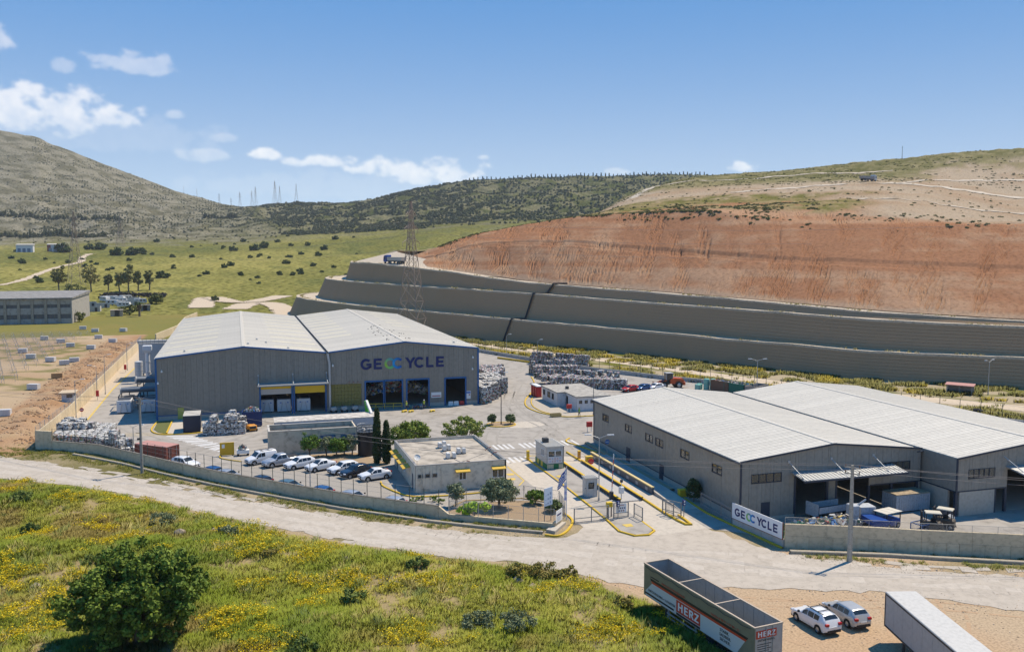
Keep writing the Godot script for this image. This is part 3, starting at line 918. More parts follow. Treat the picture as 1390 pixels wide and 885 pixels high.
func sign_board(t: Node3D,called: String,p0: Vector3,dir: Vector3,r: Array,m: Material,d:=0.06) -> MeshInstance3D:
	var mb:=N()
	mb.x=Transform3D(Basis(dir,Vector3.UP,V(-dir.z,0,dir.x)),p0)
	mb.mm(V(r[0],r[2],0.0),V(r[1],r[3],d))
	return part(t,called,mb,m)
func add_halls() -> void:
	var wall:=grey_set("hall_wall",Color(0.258,0.238,0.202),4,0.08,0.45)
	var roofm:=grey_set("hall_roof",Color(0.57,0.53,0.45),5,0.12,0.6)
	var blue:=mat("trim_blue",Color(0.012,0.10,0.27),0.45)
	var lite:=mat("skylight_sheet",Color(0.64,0.58,0.43),0.5)
	var conc:=mat("concrete",Color(0.46,0.415,0.345),0.9,0.0,noise_tex("streak",21,0.012,[]),4.0)
	var yellow:=mat("yellow",Color(0.68,0.46,0.025),0.5)
	var dark:=mat("dark_steel",Color(0.05,0.052,0.055),0.6,0.2)
	var galv:=mat("galvanised",Color(0.42,0.43,0.43),0.45,0.5)
	var t:=thing("recycling_hall","large grey twin-gabled hall with blue trim and a big plant name on its front","hall")
	var z0:=-171.5
	var z1:=-266.0
	var X:=[-14.2,0.9,16.0,30.8,45.4]
	var top:=func(s):
		var x: float=X[0]+s
		if x<X[1]: return lerpf(11.1,12.75,(x-X[0])/(X[1]-X[0]))
		if x<X[2]: return lerpf(12.75,11.2,(x-X[1])/(X[2]-X[1]))
		if x<X[3]: return lerpf(11.2,12.75,(x-X[2])/(X[3]-X[2]))
		return lerpf(12.75,11.1,(x-X[3])/(X[4]-X[3]))
	var p0:=V(X[0],0,z0)
	var dx:=Vector3.RIGHT
	var s0: float=-X[0]
	var doors:=[[s0+3.8,s0+9.3,0.0,5.2],[s0+9.95,s0+15.5,0.0,5.1],[s0+23.2,s0+26.45,0.0,5.25],[s0+26.9,s0+30.1,0.0,5.3],[s0+31.2,s0+35.3,0.0,5.3],[s0+38.8,s0+42.7,0.0,5.25]]
	var holes:=doors.duplicate()
	holes.append([s0+16.65,s0+22.35,0.95,5.1])
	holes.append([s0-10.75,s0-9.65,0.0,2.1])
	clad_wall(t,p0,dx,X[4]-X[0],0.7,top,holes,1.0,wall)
	var pl:=[[-14.2,-10.75],[-9.65,3.8],[9.3,9.95],[15.5,23.2],[30.1,31.2],[35.3,38.8],[42.7,45.4]]
	for e in pl:
		var m:=N()
		m.mm(V(e[0],-0.1,z0-0.25),V(e[1],0.7,z0+0.02))
		part(t,"plinth",m,conc)
	for e in [[-14.2,-10.75],[-9.65,3.6]]:
		var m:=N()
		m.mm(V(e[0],0.7,z0),V(e[1],0.85,z0+0.09))
		part(t,"base_trim",m,blue)
	clad_wall(t,V(X[0],0,z1),V(0,0,1),94.5,0.0,func(_s): return 11.1,[[62.0,70.0,0.0,5.0]],1.9,wall)
	clad_wall(t,V(X[4],0,z0),V(0,0,-1),94.5,0.0,func(_s): return 11.1,[],1.9,wall)
	clad_wall(t,V(X[4],0,z1),Vector3.LEFT,X[4]-X[0],0.0,func(s): return top.call(X[4]-X[0]-s),[],2.0,wall)
	gable_roof(t,X[0]-0.25,X[1],X[2]-0.3,z0+0.25,z1-0.2,11.15,11.25,12.9,1.9,roofm,lite,func(side,i,k):
		return [0.32,0.93] if side==0 and i % 5==3 and i<k-3 else ([0.38,0.95] if side==1 and i % 5==2 and i<k-3 else []))
	gable_roof(t,X[2]+0.3,X[3],X[4]+0.25,z0+0.25,z1-0.2,11.25,11.15,12.9,1.9,roofm,lite,func(side,i,k):
		return [0.5,0.97] if side==0 and i % 4==1 and i>12 else ([0.3,0.6] if side==1 and i % 5==2 and i>18 else []))
	var v:=N()
	v.mm(V(X[2]-0.34,10.9,z1),V(X[2]+0.34,11.0,z0+0.2))
	part(t,"valley_gutter",v,dark)
	for i in 4:
		var m:=N()
		m.bar(V(X[i]+(0.0 if i != 2 else 0.25),top.call(X[i]-X[0])+0.03,z0+0.16),V(X[i+1]-(0.25 if i==1 else 0.0),top.call(X[i+1]-X[0])+0.03,z0+0.16),0.3,0.26)
		part(t,"gable_edge",m,blue)
	for x in [X[0],X[4]]:
		var m:=N()
		m.mm(V(x-0.16,0.0,z0-0.15),V(x+0.16,11.2,z0+0.12))
		part(t,"corner_trim",m,blue)
	for i in 6:
		var h: Array=doors[i]
		frame_on(t,"door_frame",p0,dx,h,0.28,0.14,blue,false)
	var shutter:=N()
	for r in 5:
		shutter.mm(V(9.95,3.75+r*0.27,z0-0.16),V(15.5,3.75+r*0.27+0.255,z0-0.06))
	part(t,"roller_shutter",shutter,yellow)
	var sh2:=N()
	sh2.mm(V(3.8,4.75,z0-0.16),V(9.3,5.2,z0-0.06))
	part(t,"roller_shutter",sh2,yellow)
	var sh3:=N()
	for r in 3:
		sh3.mm(V(3.8,3.75+r*0.33,z0-0.15),V(9.3,3.75+r*0.33+0.31,z0-0.07))
	part(t,"roller_shutter",sh3,galv)
	var sd:=N()
	sd.mm(V(-10.72,0,z0-0.1),V(-9.68,2.08,z0+0.03))
	part(t,"side_door",sd,mat("door_green",Color(0.46,0.43,0.10),0.6))
	var net:=mat("olive_net",Color(0.20,0.175,0.055),0.9)
	for r in 6:
		for q in 9:
			var m:=N()
			m.mm(V(16.65+q*0.633,0.95+r*0.69,z0-0.1),V(16.65+q*0.633+0.60,0.95+r*0.69+0.66,z0-0.03))
			part(t,"net_panel",m,net)
	var cn:=N()
	cn.hexa([V(3.2,5.55,z0+2.2),V(16.0,5.6,z0+2.2),V(16.0,5.85,z0),V(3.2,5.8,z0),V(3.2,5.75,z0+2.2),V(16.0,5.8,z0+2.2),V(16.0,5.95,z0),V(3.2,5.9,z0)])
	part(t,"canopy",cn,galv)
	for x in [3.4,9.6,15.8]:
		var m:=N()
		m.tube(V(x,7.4,z0),V(x,5.85,z0+1.9),0.05)
		m.box(V(x,7.4,z0+0.1),V(0.25,0.3,0.2))
		part(t,"canopy_stay",m,galv)
	var dp:=N()
	dp.path([V(16.0,11.0,z0+0.3),V(16.35,9.3,z0+0.4),V(16.35,0.1,z0+0.4)],0.24,10)
	part(t,"downpipe",dp,galv)
	plant_name(t,Transform3D(Basis.IDENTITY,V(22.25,7.68,z0+0.05)),1.035,0.07,mat("navy",Color(0.012,0.022,0.11),0.5),mat("logo",Color(1,1,1),0.5,0.0,null,1.0,null,true))
	var white:=mat("white_board",Color(0.72,0.72,0.70),0.5)
	var b1:=sign_board(t,"notice_board",p0,dx,[s0+35.9,s0+37.9,1.65,2.7],white)
	var rows:=N()
	rows.x=Transform3D(Basis.IDENTITY,V(0,0,z0+0.06))
	rows.mm(V(36.05,1.85,0),V(37.75,2.1,0.012))
	part(b1,"print",rows,mat("print_red",Color(0.45,0.20,0.18),0.6))
	var b2:=sign_board(t,"notice_board",p0,dx,[s0+42.95,s0+43.85,1.1,2.65],white)
	var pr:=N()
	pr.x=Transform3D(Basis.IDENTITY,V(0,0,z0+0.06))
	pr.mm(V(43.0,2.15,0),V(43.8,2.55,0.012))
	part(b2,"print",pr,mat("print_blue",Color(0.10,0.20,0.45),0.6))
	var pr2:=N()
	pr2.x=Transform3D(Basis.IDENTITY,V(0,0,z0+0.06))
	pr2.mm(V(43.45,1.75,0),V(43.75,2.05,0.012))
	part(b2,"print",pr2,mat("print_red",Color(0.45,0.2,0.18),0.6))
	for p in [[-13.2,8.8],[-13.9,6.7],[44.3,9.3],[44.2,7.0],[17.0,8.7]]:
		var m:=N()
		m.box(V(p[0],p[1],z0+0.2),V(0.28,0.3,0.3))
		m.box(V(p[0],p[1]+0.2,z0+0.08),V(0.1,0.2,0.14))
		part(t,"flood_lamp",m,white)
	for i in 3:
		var m:=N()
		m.lathe([U(0.0,0.0),U(0.17,0.03),U(0.17,0.1),U(0,0.12)],10,V(20.0+i*0.85,5.4,z0+0.18))
		part(t,"alarm_bell",m,mat("dull_red",Color(0.28,0.09,0.07),0.5))
	for i in 34:
		var f:=rng.randf_range(0.02,0.22)
		var zz:=rng.randf_range(-176.0,-212.0)
		var m:=N()
		var xx: float=lerpf(X[3],X[4] if i % 3==0 else X[2],f)
		m.cbox(V(xx-0.09,12.85-f*1.75,zz-0.09),V(xx+0.09,13.05-f*1.75,zz+0.09),0.03)
		part(t,"roof_fixing",m,dark)
	for p in [[5.2,-181.0],[9.0,-173.5],[3.6,-186.0],[-9.5,-176.0],[42.0,-178.0],[1.8,-176.0]]:
		var f:=absf(p[0]-(X[1] if p[0]<16.0 else X[3]))/15.0
		var m:=N()
		m.cbox(V(p[0]-0.2,12.7-f*1.7,p[1]-0.2),V(p[0]+0.2,13.2-f*1.7,p[1]+0.2),0.05)
		part(t,"roof_vent",m,galv)
	var fl:=N()
	fl.mm(V(X[0]+0.2,-0.05,z1+0.2),V(X[4]-0.2,0.02,z0-0.3))
	part(t,"floor",fl,conc)
	var dv:=N()
	dv.mm(V(15.8,0.02,z1+0.3),V(16.2,10.9,z0-0.4))
	part(t,"inner_wall",dv,wall[0])
	for h in [[23.3,30.0]]:
		var m:=N()
		for y in [0.55,1.1]:
			m.bar(V(h[0],y,z0+0.3),V(h[1],y-0.1,z0+0.7),0.1)
		for q in 5:
			m.bar(V(h[0]+(h[1]-h[0])*q/4.0,0,z0+0.3+q*0.1),V(h[0]+(h[1]-h[0])*q/4.0,1.1,z0+0.3+q*0.1),0.1)
		part(t,"guard_rail",m,yellow)
func west_window(t: Node3D,x: float,z: float,w: float,y0: float,y1: float,fr: Material,gl: Material,panes:=2) -> void:
	var p0:=V(x,0,z)
	var d:=V(0,0,1)
	var o:=frame_on(t,"window_frame",p0,d,[0.0,w,y0,y1],0.07,0.05,fr)
	for i in panes:
		var mb:=N()
		mb.mm(V(x+0.035,y0,z+w*i/panes+0.03),V(x+0.05,y1,z+w*(i+1)/panes-0.03))
		part(o,"pane",mb,gl)
	var b:=N()
	for i in range(1,panes):
		b.mm(V(x-0.04,y0,z+w*i/panes-0.035),V(x+0.05,y1,z+w*i/panes+0.035))
	if panes>1:
		part(o,"mullion",b,fr)
func front_window(t: Node3D,x: float,z: float,w: float,y0: float,y1: float,fr: Material,gl: Material,panes:=2) -> void:
	var o:=frame_on(t,"window_frame",V(x,0,z),Vector3.RIGHT,[0.0,w,y0,y1],0.07,0.05,fr)
	for i in panes:
		var mb:=N()
		mb.mm(V(x+w*i/panes+0.03,y0,z-0.05),V(x+w*(i+1)/panes-0.03,y1,z-0.035))
		part(o,"pane",mb,gl)
	var b:=N()
	for i in range(1,panes):
		b.mm(V(x+w*i/panes-0.035,y0,z-0.05),V(x+w*i/panes+0.035,y1,z+0.04))
	if panes>1:
		part(o,"mullion",b,fr)
func add_warehouses() -> void:
	var wall:=grey_set("shed_wall",Color(0.285,0.262,0.222),4,0.05,0.4)
	var roofm:=grey_set("shed_roof",Color(0.585,0.55,0.475),5,0.08,0.55)
	var conc:=mat("concrete",Color(0.40,0.385,0.355))
	var navy:=mat("frame_navy",Color(0.035,0.045,0.065),0.45)
	var galv:=mat("galvanised")
	var gl:=glass("window_glass",Color(0.12,0.12,0.10),0.55)
	var none:=func(_s,_i,_k): return []
	var t:=thing("warehouse","grey metal warehouse with pale gabled roof beside the weighbridge lane","warehouse")
	var xa:=53.8
	var xm:=66.0
	var xb:=78.4
	var za:=-87.8
	var zb:=-131.4
	var tp:=func(s): return lerpf(6.85,8.2,s/12.2) if s<12.2 else lerpf(8.2,6.85,(s-12.2)/12.4)
	var wins:=[]
	for z in [-127.8,-119.35,-112.5,-109.35,-102.15,-94.15]:
		wins.append([z+131.4,z+131.4+2.2,4.36,5.32])
	var wh:=wins.duplicate()
	wh.append([131.4-118.9,131.4-117.5,0.0,2.05])
	wh.append([131.4-108.1,131.4-106.8,0.0,2.05])
	clad_wall(t,V(xa,0,zb),V(0,0,1),43.6,0.75,func(_s): return 6.85,wh,1.09,wall,0.012,"wall_panel",0.12,1)
	for e in [[zb,-118.9],[-117.5,-108.1],[-106.8,za]]:
		var m:=N()
		m.mm(V(xa-0.06,-0.1,e[0]),V(xa+0.2,0.72,e[1]))
		part(t,"plinth",m,conc)
		var k:=N()
		k.mm(V(xa-0.09,0.72,e[0]),V(xa+0.1,0.82,e[1]))
		part(t,"base_trim",k,navy)
	for w in wins:
		west_window(t,xa,zb+w[0],2.2,w[2],w[3],navy,gl)
	for z in [-118.9,-108.1]:
		var m:=N()
		m.mm(V(xa-0.02,0.0,z),V(xa+0.06,2.05,z+1.3))
		m.box(V(xa-0.05,1.0,z+1.15),V(0.06,0.14,0.05))
		part(t,"side_door",m,navy)
	var fh:=[[1.4,5.25,4.36,5.32],[2.7,3.85,0.0,2.05],[7.1,11.5,0.0,4.7],[12.7,17.25,0.0,4.7],[17.4,24.3,0.0,2.85],[19.1,23.0,4.5,5.45]]
	clad_wall(t,V(xa,0,za),Vector3.RIGHT,24.6,0.3,tp,fh,1.09,wall,0.012,"wall_panel",0.12,1)
	front_window(t,xa+1.4,za,3.85,4.36,5.32,navy,gl,4)
	front_window(t,xa+19.1,za,3.9,4.5,5.45,navy,gl,4)
	var fd:=N()
	fd.mm(V(xa+2.7,0,za-0.08),V(xa+3.85,2.05,za+0.02))
	part(t,"side_door",fd,navy)
	for e in [[0.0,2.7],[3.85,7.1],[11.5,12.7]]:
		var m:=N()
		m.mm(V(xa+e[0],-0.1,za-0.2),V(xa+e[1],0.34,za+0.04))
		part(t,"plinth",m,conc)
	for x in [7.1,11.5,12.7,17.3,20.5,24.2]:
		var m:=N()
		m.mm(V(xa+x-0.14,0,za-0.3),V(xa+x+0.14,4.75 if x<17.0 else 2.85,za+0.03))
		part(t,"steel_post",m,navy)
	for e in [[7.1,11.5,4.7],[12.7,17.25,4.7],[17.4,24.6,2.85]]:
		var m:=N()
		m.mm(V(xa+e[0],e[2],za-0.1),V(xa+e[1],e[2]+0.14,za+0.05))
		part(t,"door_lintel",m,navy)
	clad_wall(t,V(xb,0,za),V(0,0,-1),43.6,0.0,func(_s): return 6.6,[[24.0,40.0,0.0,4.5]],2.18,wall,0.012)
	clad_wall(t,V(xb,0,zb),Vector3.LEFT,24.6,0.0,func(s): return tp.call(24.6-s),[],2.05,wall,0.012)
	gable_roof(t,xa-0.25,xm,xb-0.55,za+0.2,zb-0.2,6.95,6.95,8.32,1.09,roofm,null,none)
	var ed:=N()
	ed.bar(V(xa-0.2,6.9,za+0.16),V(xm,8.24,za+0.16),0.12,0.2)
	ed.bar(V(xm,8.24,za+0.16),V(xb,6.9,za+0.16),0.12,0.2)
	part(t,"gable_edge",ed,navy)
	var gt:=N()
	gt.mm(V(xa-0.36,6.68,zb),V(xa-0.1,6.86,za+0.1))
	part(t,"gutter",gt,navy)
	for z in [za,zb]:
		var m:=N()
		m.mm(V(xa-0.08,0.3,z-0.08),V(xa+0.12,6.85,z+0.08))
		part(t,"corner_trim",m,navy)
	var cn:=N()
	cn.hexa([V(60.4,4.72,za+2.6),V(74.3,4.72,za+2.6),V(74.3,5.15,za+0.05),V(60.4,5.15,za+0.05),V(60.4,4.9,za+2.6),V(74.3,4.9,za+2.6),V(74.3,5.3,za+0.05),V(60.4,5.3,za+0.05)])
	for i in 28:
		cn.bar(V(60.6+i*0.5,4.93,za+2.6),V(60.6+i*0.5,5.33,za+0.05),0.12,0.06)
	part(t,"canopy",cn,galv)
	var ce:=N()
	ce.mm(V(60.3,4.66,za+2.58),V(74.4,4.86,za+2.68))
	part(t,"canopy_edge",ce,navy)
	for x in [60.6,66.3,72.1]:
		var m:=N()
		m.tube(V(x-0.6,6.5,za),V(x,4.95,za+2.3),0.055)
		m.box(V(x-0.6,6.5,za+0.06),V(0.3,0.3,0.12))
		part(t,"canopy_stay",m,galv)
	var fl:=N()
	fl.mm(V(xa+0.3,-0.05,zb+0.3),V(xb-0.3,0.02,za-0.35))
	part(t,"floor",fl,conc)
	var u:=thing("warehouse","grey metal warehouse on concrete base walls with a pale gabled roof and open front bay","warehouse")
	var ya:=78.75
	var ym:=91.0
	var yb:=103.4
	var zc:=-82.4
	var tq:=func(s): return lerpf(6.75,8.1,s/12.25) if s<12.25 else lerpf(8.1,6.75,(s-12.25)/12.4)
	clad_wall(u,V(ya,0,zb),V(0,0,1),49.0,2.9,func(_s): return 6.75,[],1.09,wall,0.012,"wall_panel",0.12,1)
	clad_wall(u,V(ya,0,zc),Vector3.RIGHT,24.65,2.9,tq,[[1.7,5.4,4.35,5.35],[7.3,12.5,0.0,5.0],[13.5,19.0,0.0,5.0]],1.09,wall,0.012,"wall_panel",0.12,1)
	front_window(u,ya+1.7,zc,3.7,4.35,5.35,navy,gl,5)
	clad_wall(u,V(yb,0,zc),V(0,0,-1),49.0,0.0,func(_s): return 6.75,[],2.2,wall,0.012)
	clad_wall(u,V(yb,0,zb),Vector3.LEFT,24.65,0.0,func(s): return tq.call(24.65-s),[],2.05,wall,0.012)
	gable_roof(u,ya+0.05,ym,yb+0.2,zc+0.2,zb-0.2,6.85,6.85,8.2,1.09,roofm,null,none)
	var lower:=[[V(ya,-0.1,zb),V(ya+0.3,2.86,zc-1.3)],[V(ya+0.45,-0.1,zc-0.3),V(ya+5.5,2.86,zc+0.02)],[V(ya+19.2,-0.1,zc-0.3),V(yb,2.86,zc+0.02)]]
	for e in lower:
		var m:=N()
		m.mm(e[0],e[1])
		part(u,"base_wall",m,conc)
	for x in [0.1,5.6,7.2,12.9,19.0]:
		var m:=N()
		m.mm(V(ya+x-0.15,0,zc-0.32),V(ya+x+0.15,2.9 if x<7.0 else 5.0,zc-0.02))
		part(u,"steel_post",m,navy)
	var tr:=N()
	tr.mm(V(ya-0.05,2.82,zc-0.1),V(ya+7.3,2.96,zc+0.05))
	tr.mm(V(ya-0.05,2.82,zb),V(ya+0.1,2.96,zc-0.1))
	tr.mm(V(ya-0.07,2.9,zc-0.07),V(ya+0.12,6.75,zc+0.07))
	part(u,"base_trim",tr,navy)
	var ee:=N()
	ee.bar(V(ya-0.2,6.8,zc+0.16),V(ym,8.13,zc+0.16),0.12,0.2)
	ee.bar(V(ym,8.13,zc+0.16),V(yb,6.8,zc+0.16),0.12,0.2)
	part(u,"gable_edge",ee,navy)
	var cc:=N()
	cc.hexa([V(ya+7.0,4.9,zc+2.6),V(ya+20,4.9,zc+2.6),V(ya+20,5.3,zc+0.05),V(ya+7.0,5.3,zc+0.05),V(ya+7.0,5.08,zc+2.6),V(ya+20,5.08,zc+2.6),V(ya+20,5.45,zc+0.05),V(ya+7.0,5.45,zc+0.05)])
	part(u,"canopy",cc,galv)
	for x in [7.3,13.5]:
		var m:=N()
		m.tube(V(ya+x-0.6,6.6,zc),V(ya+x+0.2,5.1,zc+2.2),0.055)
		part(u,"canopy_stay",m,galv)
	var f2:=N()
	f2.mm(V(ya+0.3,-0.05,zb+0.3),V(yb-0.3,0.02,zc-0.35))
	part(u,"floor",f2,conc)
	var gut:=N()
	gut.mm(V(xb-0.6,6.45,zb),V(ya+0.1,6.55,za+0.1))
	part(t,"valley_gutter",gut,navy)
func wavy(a: Array,amp: float,step:=1.0) -> Array:  # list of x,z numbers -> Vector2 points with an uneven edge
	var p:=v2s(a)
	var o:=[]
	for i in p.size()-1:
		var k:=maxi(1,int(p[i].distance_to(p[i+1])/step))
		var nrm:=(p[i+1]-p[i]).normalized().orthogonal()
		for j in k:
			var q:=p[i].lerp(p[i+1],float(j)/k)
			o.append(q+nrm*(nz.get_noise_2d(q.x*18.0,q.y*18.0)*amp*2.0+nz.get_noise_2d(q.x*60.0,q.y*60.0)*amp))
	o.append(p[p.size()-1])
	return o
func sheet(called: String,poly: Array,y: float,m: Material) -> MeshInstance3D:
	var mb:=N()
	mb.prism(poly,y,y)
	return setting(called,mb,m)
func pv(a: Array) -> Array:
	var o:=[]
	for i in range(0,a.size(),2):
		o.append(U(a[i],a[i+1]))
	return o
func kerb(called: String,a: Array,w: float,h: float,m: Material,smooth:=false) -> MeshInstance3D:
	var p:=pv(a)
	if smooth:
		var q:=[]
		for e in p:
			q.append(V(e.x,0,e.y))
		var out:=[]
		for i in (q.size()-1)*5+1:
			var c:=catmull(q,i/5.0)
			out.append(U(c.x,c.z))
		p=out
	var l:=[]
	var r:=[]
	for i in p.size():
		var d: Vector2=(p[mini(i+1,p.size()-1)]-p[maxi(i-1,0)]).normalized().orthogonal()*w/2
		l.append(p[i]+d)
		r.append(p[i]-d)
	var mb:=N()
	for i in p.size()-1:
		var a0: Vector2=l[i]; var a1: Vector2=l[i+1]; var b0: Vector2=r[i]; var b1: Vector2=r[i+1]
		var c:=0.8
		mb.quad(V(lerpf(a0.x,b0.x,0.12),h,lerpf(a0.y,b0.y,0.12)),V(lerpf(b0.x,a0.x,0.12),h,lerpf(b0.y,a0.y,0.12)),V(lerpf(b1.x,a1.x,0.12),h,lerpf(b1.y,a1.y,0.12)),V(lerpf(a1.x,b1.x,0.12),h,lerpf(a1.y,b1.y,0.12)))
		mb.quad(V(a1.x,h*c,a1.y),V(lerpf(a1.x,b1.x,0.12),h,lerpf(a1.y,b1.y,0.12)),V(lerpf(a0.x,b0.x,0.12),h,lerpf(a0.y,b0.y,0.12)),V(a0.x,h*c,a0.y))
		mb.quad(V(b0.x,h*c,b0.y),V(lerpf(b0.x,a0.x,0.12),h,lerpf(b0.y,a0.y,0.12)),V(lerpf(b1.x,a1.x,0.12),h,lerpf(b1.y,a1.y,0.12)),V(b1.x,h*c,b1.y))
		mb.quad(V(a1.x,-0.05,a1.y),V(a1.x,h*c,a1.y),V(a0.x,h*c,a0.y),V(a0.x,-0.05,a0.y))
		mb.quad(V(b0.x,-0.05,b0.y),V(b0.x,h*c,b0.y),V(b1.x,h*c,b1.y),V(b1.x,-0.05,b1.y))
	return setting(called,mb,m)
func stripe(a: Vector2,b: Vector2,w: float,y: float,mb: MB) -> void:
	var d:=(b-a).normalized().orthogonal()*w/2
	mb.prism([a+d,b+d,b-d,a-d],y,y)
func add_paving() -> void:
	var asph:=mat("asphalt",Color(0.365,0.335,0.295),0.9,0.0,noise_tex("asphalt",31,0.014,[[0.0,0.78],[0.3,0.91],[0.55,0.97],[1.0,1.0]],1024,FastNoiseLite.TYPE_SIMPLEX_SMOOTH,7,0.6),42.0)
	asph.metallic_specular=0.2
	var road:=mat("road",Color(0.445,0.393,0.328),0.95,0.0,noise_tex("roadtex",32,0.02,[[0.0,0.87],[0.32,0.94],[0.55,0.98],[1.0,1.0]],1024,FastNoiseLite.TYPE_SIMPLEX_SMOOTH,6,0.7),34.0)
	road.metallic_specular=0.15
	var pale:=mat("pale_concrete",Color(0.49,0.435,0.36),0.9,0.0,texs["roadtex"],18.0)
	var conc:=mat("concrete")
	var yel:=mat("kerb_yellow",Color(0.62,0.42,0.035),0.8,0.0,noise_tex("worn",33,0.05,[[0.0,Color(0.72,0.68,0.55)],[0.3,Color(0.95,0.93,0.88)],[1.0,Color(1,1,1)]],256),3.0)
	var paint:=mat("road_paint",Color(0.60,0.59,0.57),0.8,0.0,texs["roadtex"],6.0)
	var ypaint:=mat("yellow_paint",Color(0.58,0.42,0.10),0.8,0.0,texs["roadtex"],6.0)
	sheet("yard",pv([-29.4,-151.5,-20.5,-146,-15,-139,-9.3,-131.4,-2.5,-123.1,6.3,-113.7,12.8,-107,21.6,-99.4,23,-98.5,30,-103.5,34,-103,36,-99,35.5,-92.5,49.5,-86.6,52.3,-84,53.6,-79.5,61.3,-75.6,74.4,-69.1,96,-58.5,140,-80,130.5,-122,115.5,-150,106.7,-165,101,-183,95.4,-190.7,84.6,-210,68.2,-256.8,52,-300,-28.8,-300]),0.0,asph)
	var near:=wavy([-90,-178,-60,-156,-45,-144,-31,-134.2,-20.9,-127.2,-11.2,-118.5,-2.35,-108.1,5.4,-99.5,12.4,-92.3,19,-86.5,25.6,-82.9,29,-79.7,32.5,-75.3,36.4,-72.5,46.7,-69.2,55,-65.7,63.4,-58.8,85,-44],0.45)
	var farl:=wavy([95,-53,74,-63,58.4,-71.8,52.4,-77.2,51.2,-80,49.2,-87,43,-86.5,36.5,-91.5,35,-89.5,33.2,-88.4,28,-90.5,21,-94.8,13.7,-100.4,6,-107.5,-2.5,-115.7,-11.9,-126,-22.5,-137,-34,-148.2,-60,-172,-90,-198],0.4)
	near.append_array(farl)
	sheet("road",near,0.004,road)
	var mid:=[-75,-176,-45,-150.5,-30,-139.5,-20,-131,-11,-121.6,-2,-111.6,6,-103.2,13.4,-95.8,20.5,-90,28,-85.8,36,-81,46,-76.5,56,-70.5,68,-64,84,-53]
	var bands:=[[-2.6,0.5,0],[-1.3,0.35,1],[-0.3,0.6,0],[0.9,0.3,1],[1.9,0.7,0],[3.0,0.4,1],[-3.6,0.45,1]]
	for b in bands:
		var q:=[]
		for i in range(0,mid.size(),2):
			q.append(V(mid[i],0,mid[i+1]))
		var pts:=resample(q,150)
		var mb:=N()
		for i in pts.size()-1:
			if nz.get_noise_2d(i*14.0,b[0]*90.0)<-0.12:
				continue
			var d: Vector3=(pts[i+1]-pts[i]).normalized().cross(Vector3.UP)
			var w0: float=b[1]*(0.6+absf(nz.get_noise_2d(i*20.0,b[0]*40.0))*2.0)
			var w1: float=b[1]*(0.6+absf(nz.get_noise_2d((i+1)*20.0,b[0]*40.0))*2.0)
			var o0=d*(b[0]+nz.get_noise_2d(i*9.0,b[0]*70.0)*0.8)
			var o1=d*(b[0]+nz.get_noise_2d((i+1)*9.0,b[0]*70.0)*0.8)
			var up:=V(0,0.0065+0.0006*bands.find(b),0)
			if (d*2.0).cross(pts[i+1]-pts[i]).y<0.0:
				d=-d
			mb.quad(pts[i]+o0-d*w0+up,pts[i]+o0+d*w0+up,pts[i+1]+o1+d*w1+up,pts[i+1]+o1-d*w1+up)
		setting("road_wear",mb,mat("wear_pale",Color(0.47,0.417,0.35),0.95,0.0,texs["roadtex"],17.0) if b[2]==0 else mat("wear_dark",Color(0.425,0.373,0.308),0.95,0.0,texs["roadtex"],13.0))
	sheet("lane_paving",pv([36.3,-124,49,-124,49.2,-100,49.2,-86.9,43,-86.2,36.2,-90.6]),0.008,pale)
	var bl:=mat("block_paving",Color(0.385,0.35,0.30),0.9,0.0,noise_tex("blocks",36,0.09,[[0.0,0.7],[0.5,0.92],[1.0,1.0]],512,FastNoiseLite.TYPE_CELLULAR,2),4.0)
	sheet("parking_paving",pv([-1.5,-135.5,1.5,-134.5,17.5,-119.5,18.7,-112,13.5,-108,6.8,-114.5,-2,-123.9]),0.006,bl)
	sheet("pale_pavement",pv([-11.4,-170.6,-3.0,-170.6,-3.0,-158.2,-11.6,-158.2]),0.014,pale)
	sheet("office_forecourt",pv([4.2,-135.9,16.6,-135.6,20,-128,20,-126.3,17.5,-125,3.0,-133.5]),0.012,mat("garden_soil",Color(0.36,0.26,0.16),0.95,0.0,texs["gravel"],5.0))
	sheet("garden",pv([22.9,-98.3,32.9,-91.9,34.3,-93.6,36.3,-99.5,33,-103.3,26.1,-104.3,23.2,-101.6]),0.016,mats["garden_soil"])
	sheet("grass_island",pv([-14.0,-170.2,-11.7,-170.2,-11.9,-158.4,-13.2,-160,-14.1,-163]),0.05,mat("short_grass",Color(0.13,0.14,0.04),0.95,0.0,texs["gravel"],2.0))
	sheet("dirt_strip",pv([-29.3,-150.5,-27.0,-152,-26.2,-175.7,-26.5,-211,-25.5,-252,-25.5,-299,-29.0,-299]),0.008,mat("sandy_concrete",Color(0.48,0.40,0.30),0.95,0.0,texs["roadtex"],16.0))
	sheet("roundabout_patch",pv([45.5,-150.5,49.5,-151.5,51.5,-149.5,51,-147,48,-145.6,44.5,-146.5]),0.004,pale)
	sheet("hut_pavement",pv([60.3,-180,57,-172.2,54.9,-165,54.8,-159.6,55.8,-156.2,57.6,-153.6,62.3,-153,66,-157,68,-160,67,-176]),0.02,mat("hut_paving",Color(0.42,0.37,0.30),0.95,0.0,texs["roadtex"],12.0))
	sheet("service_track",pv([60,-292,72.3,-274.6,97.5,-219,110.7,-186,122.4,-161.5,141,-134.5,170,-104,176,-109,146.5,-138.5,127.5,-166,115.5,-190,102,-223,77,-279,66,-297]),0.004,mat("track",Color(0.53,0.43,0.31),0.95,0.0,texs["roadtex"],20.0))
	var tm:=mat("tyre_track",Color(0.315,0.288,0.25),0.9,0.0,texs["roadtex"],9.0)
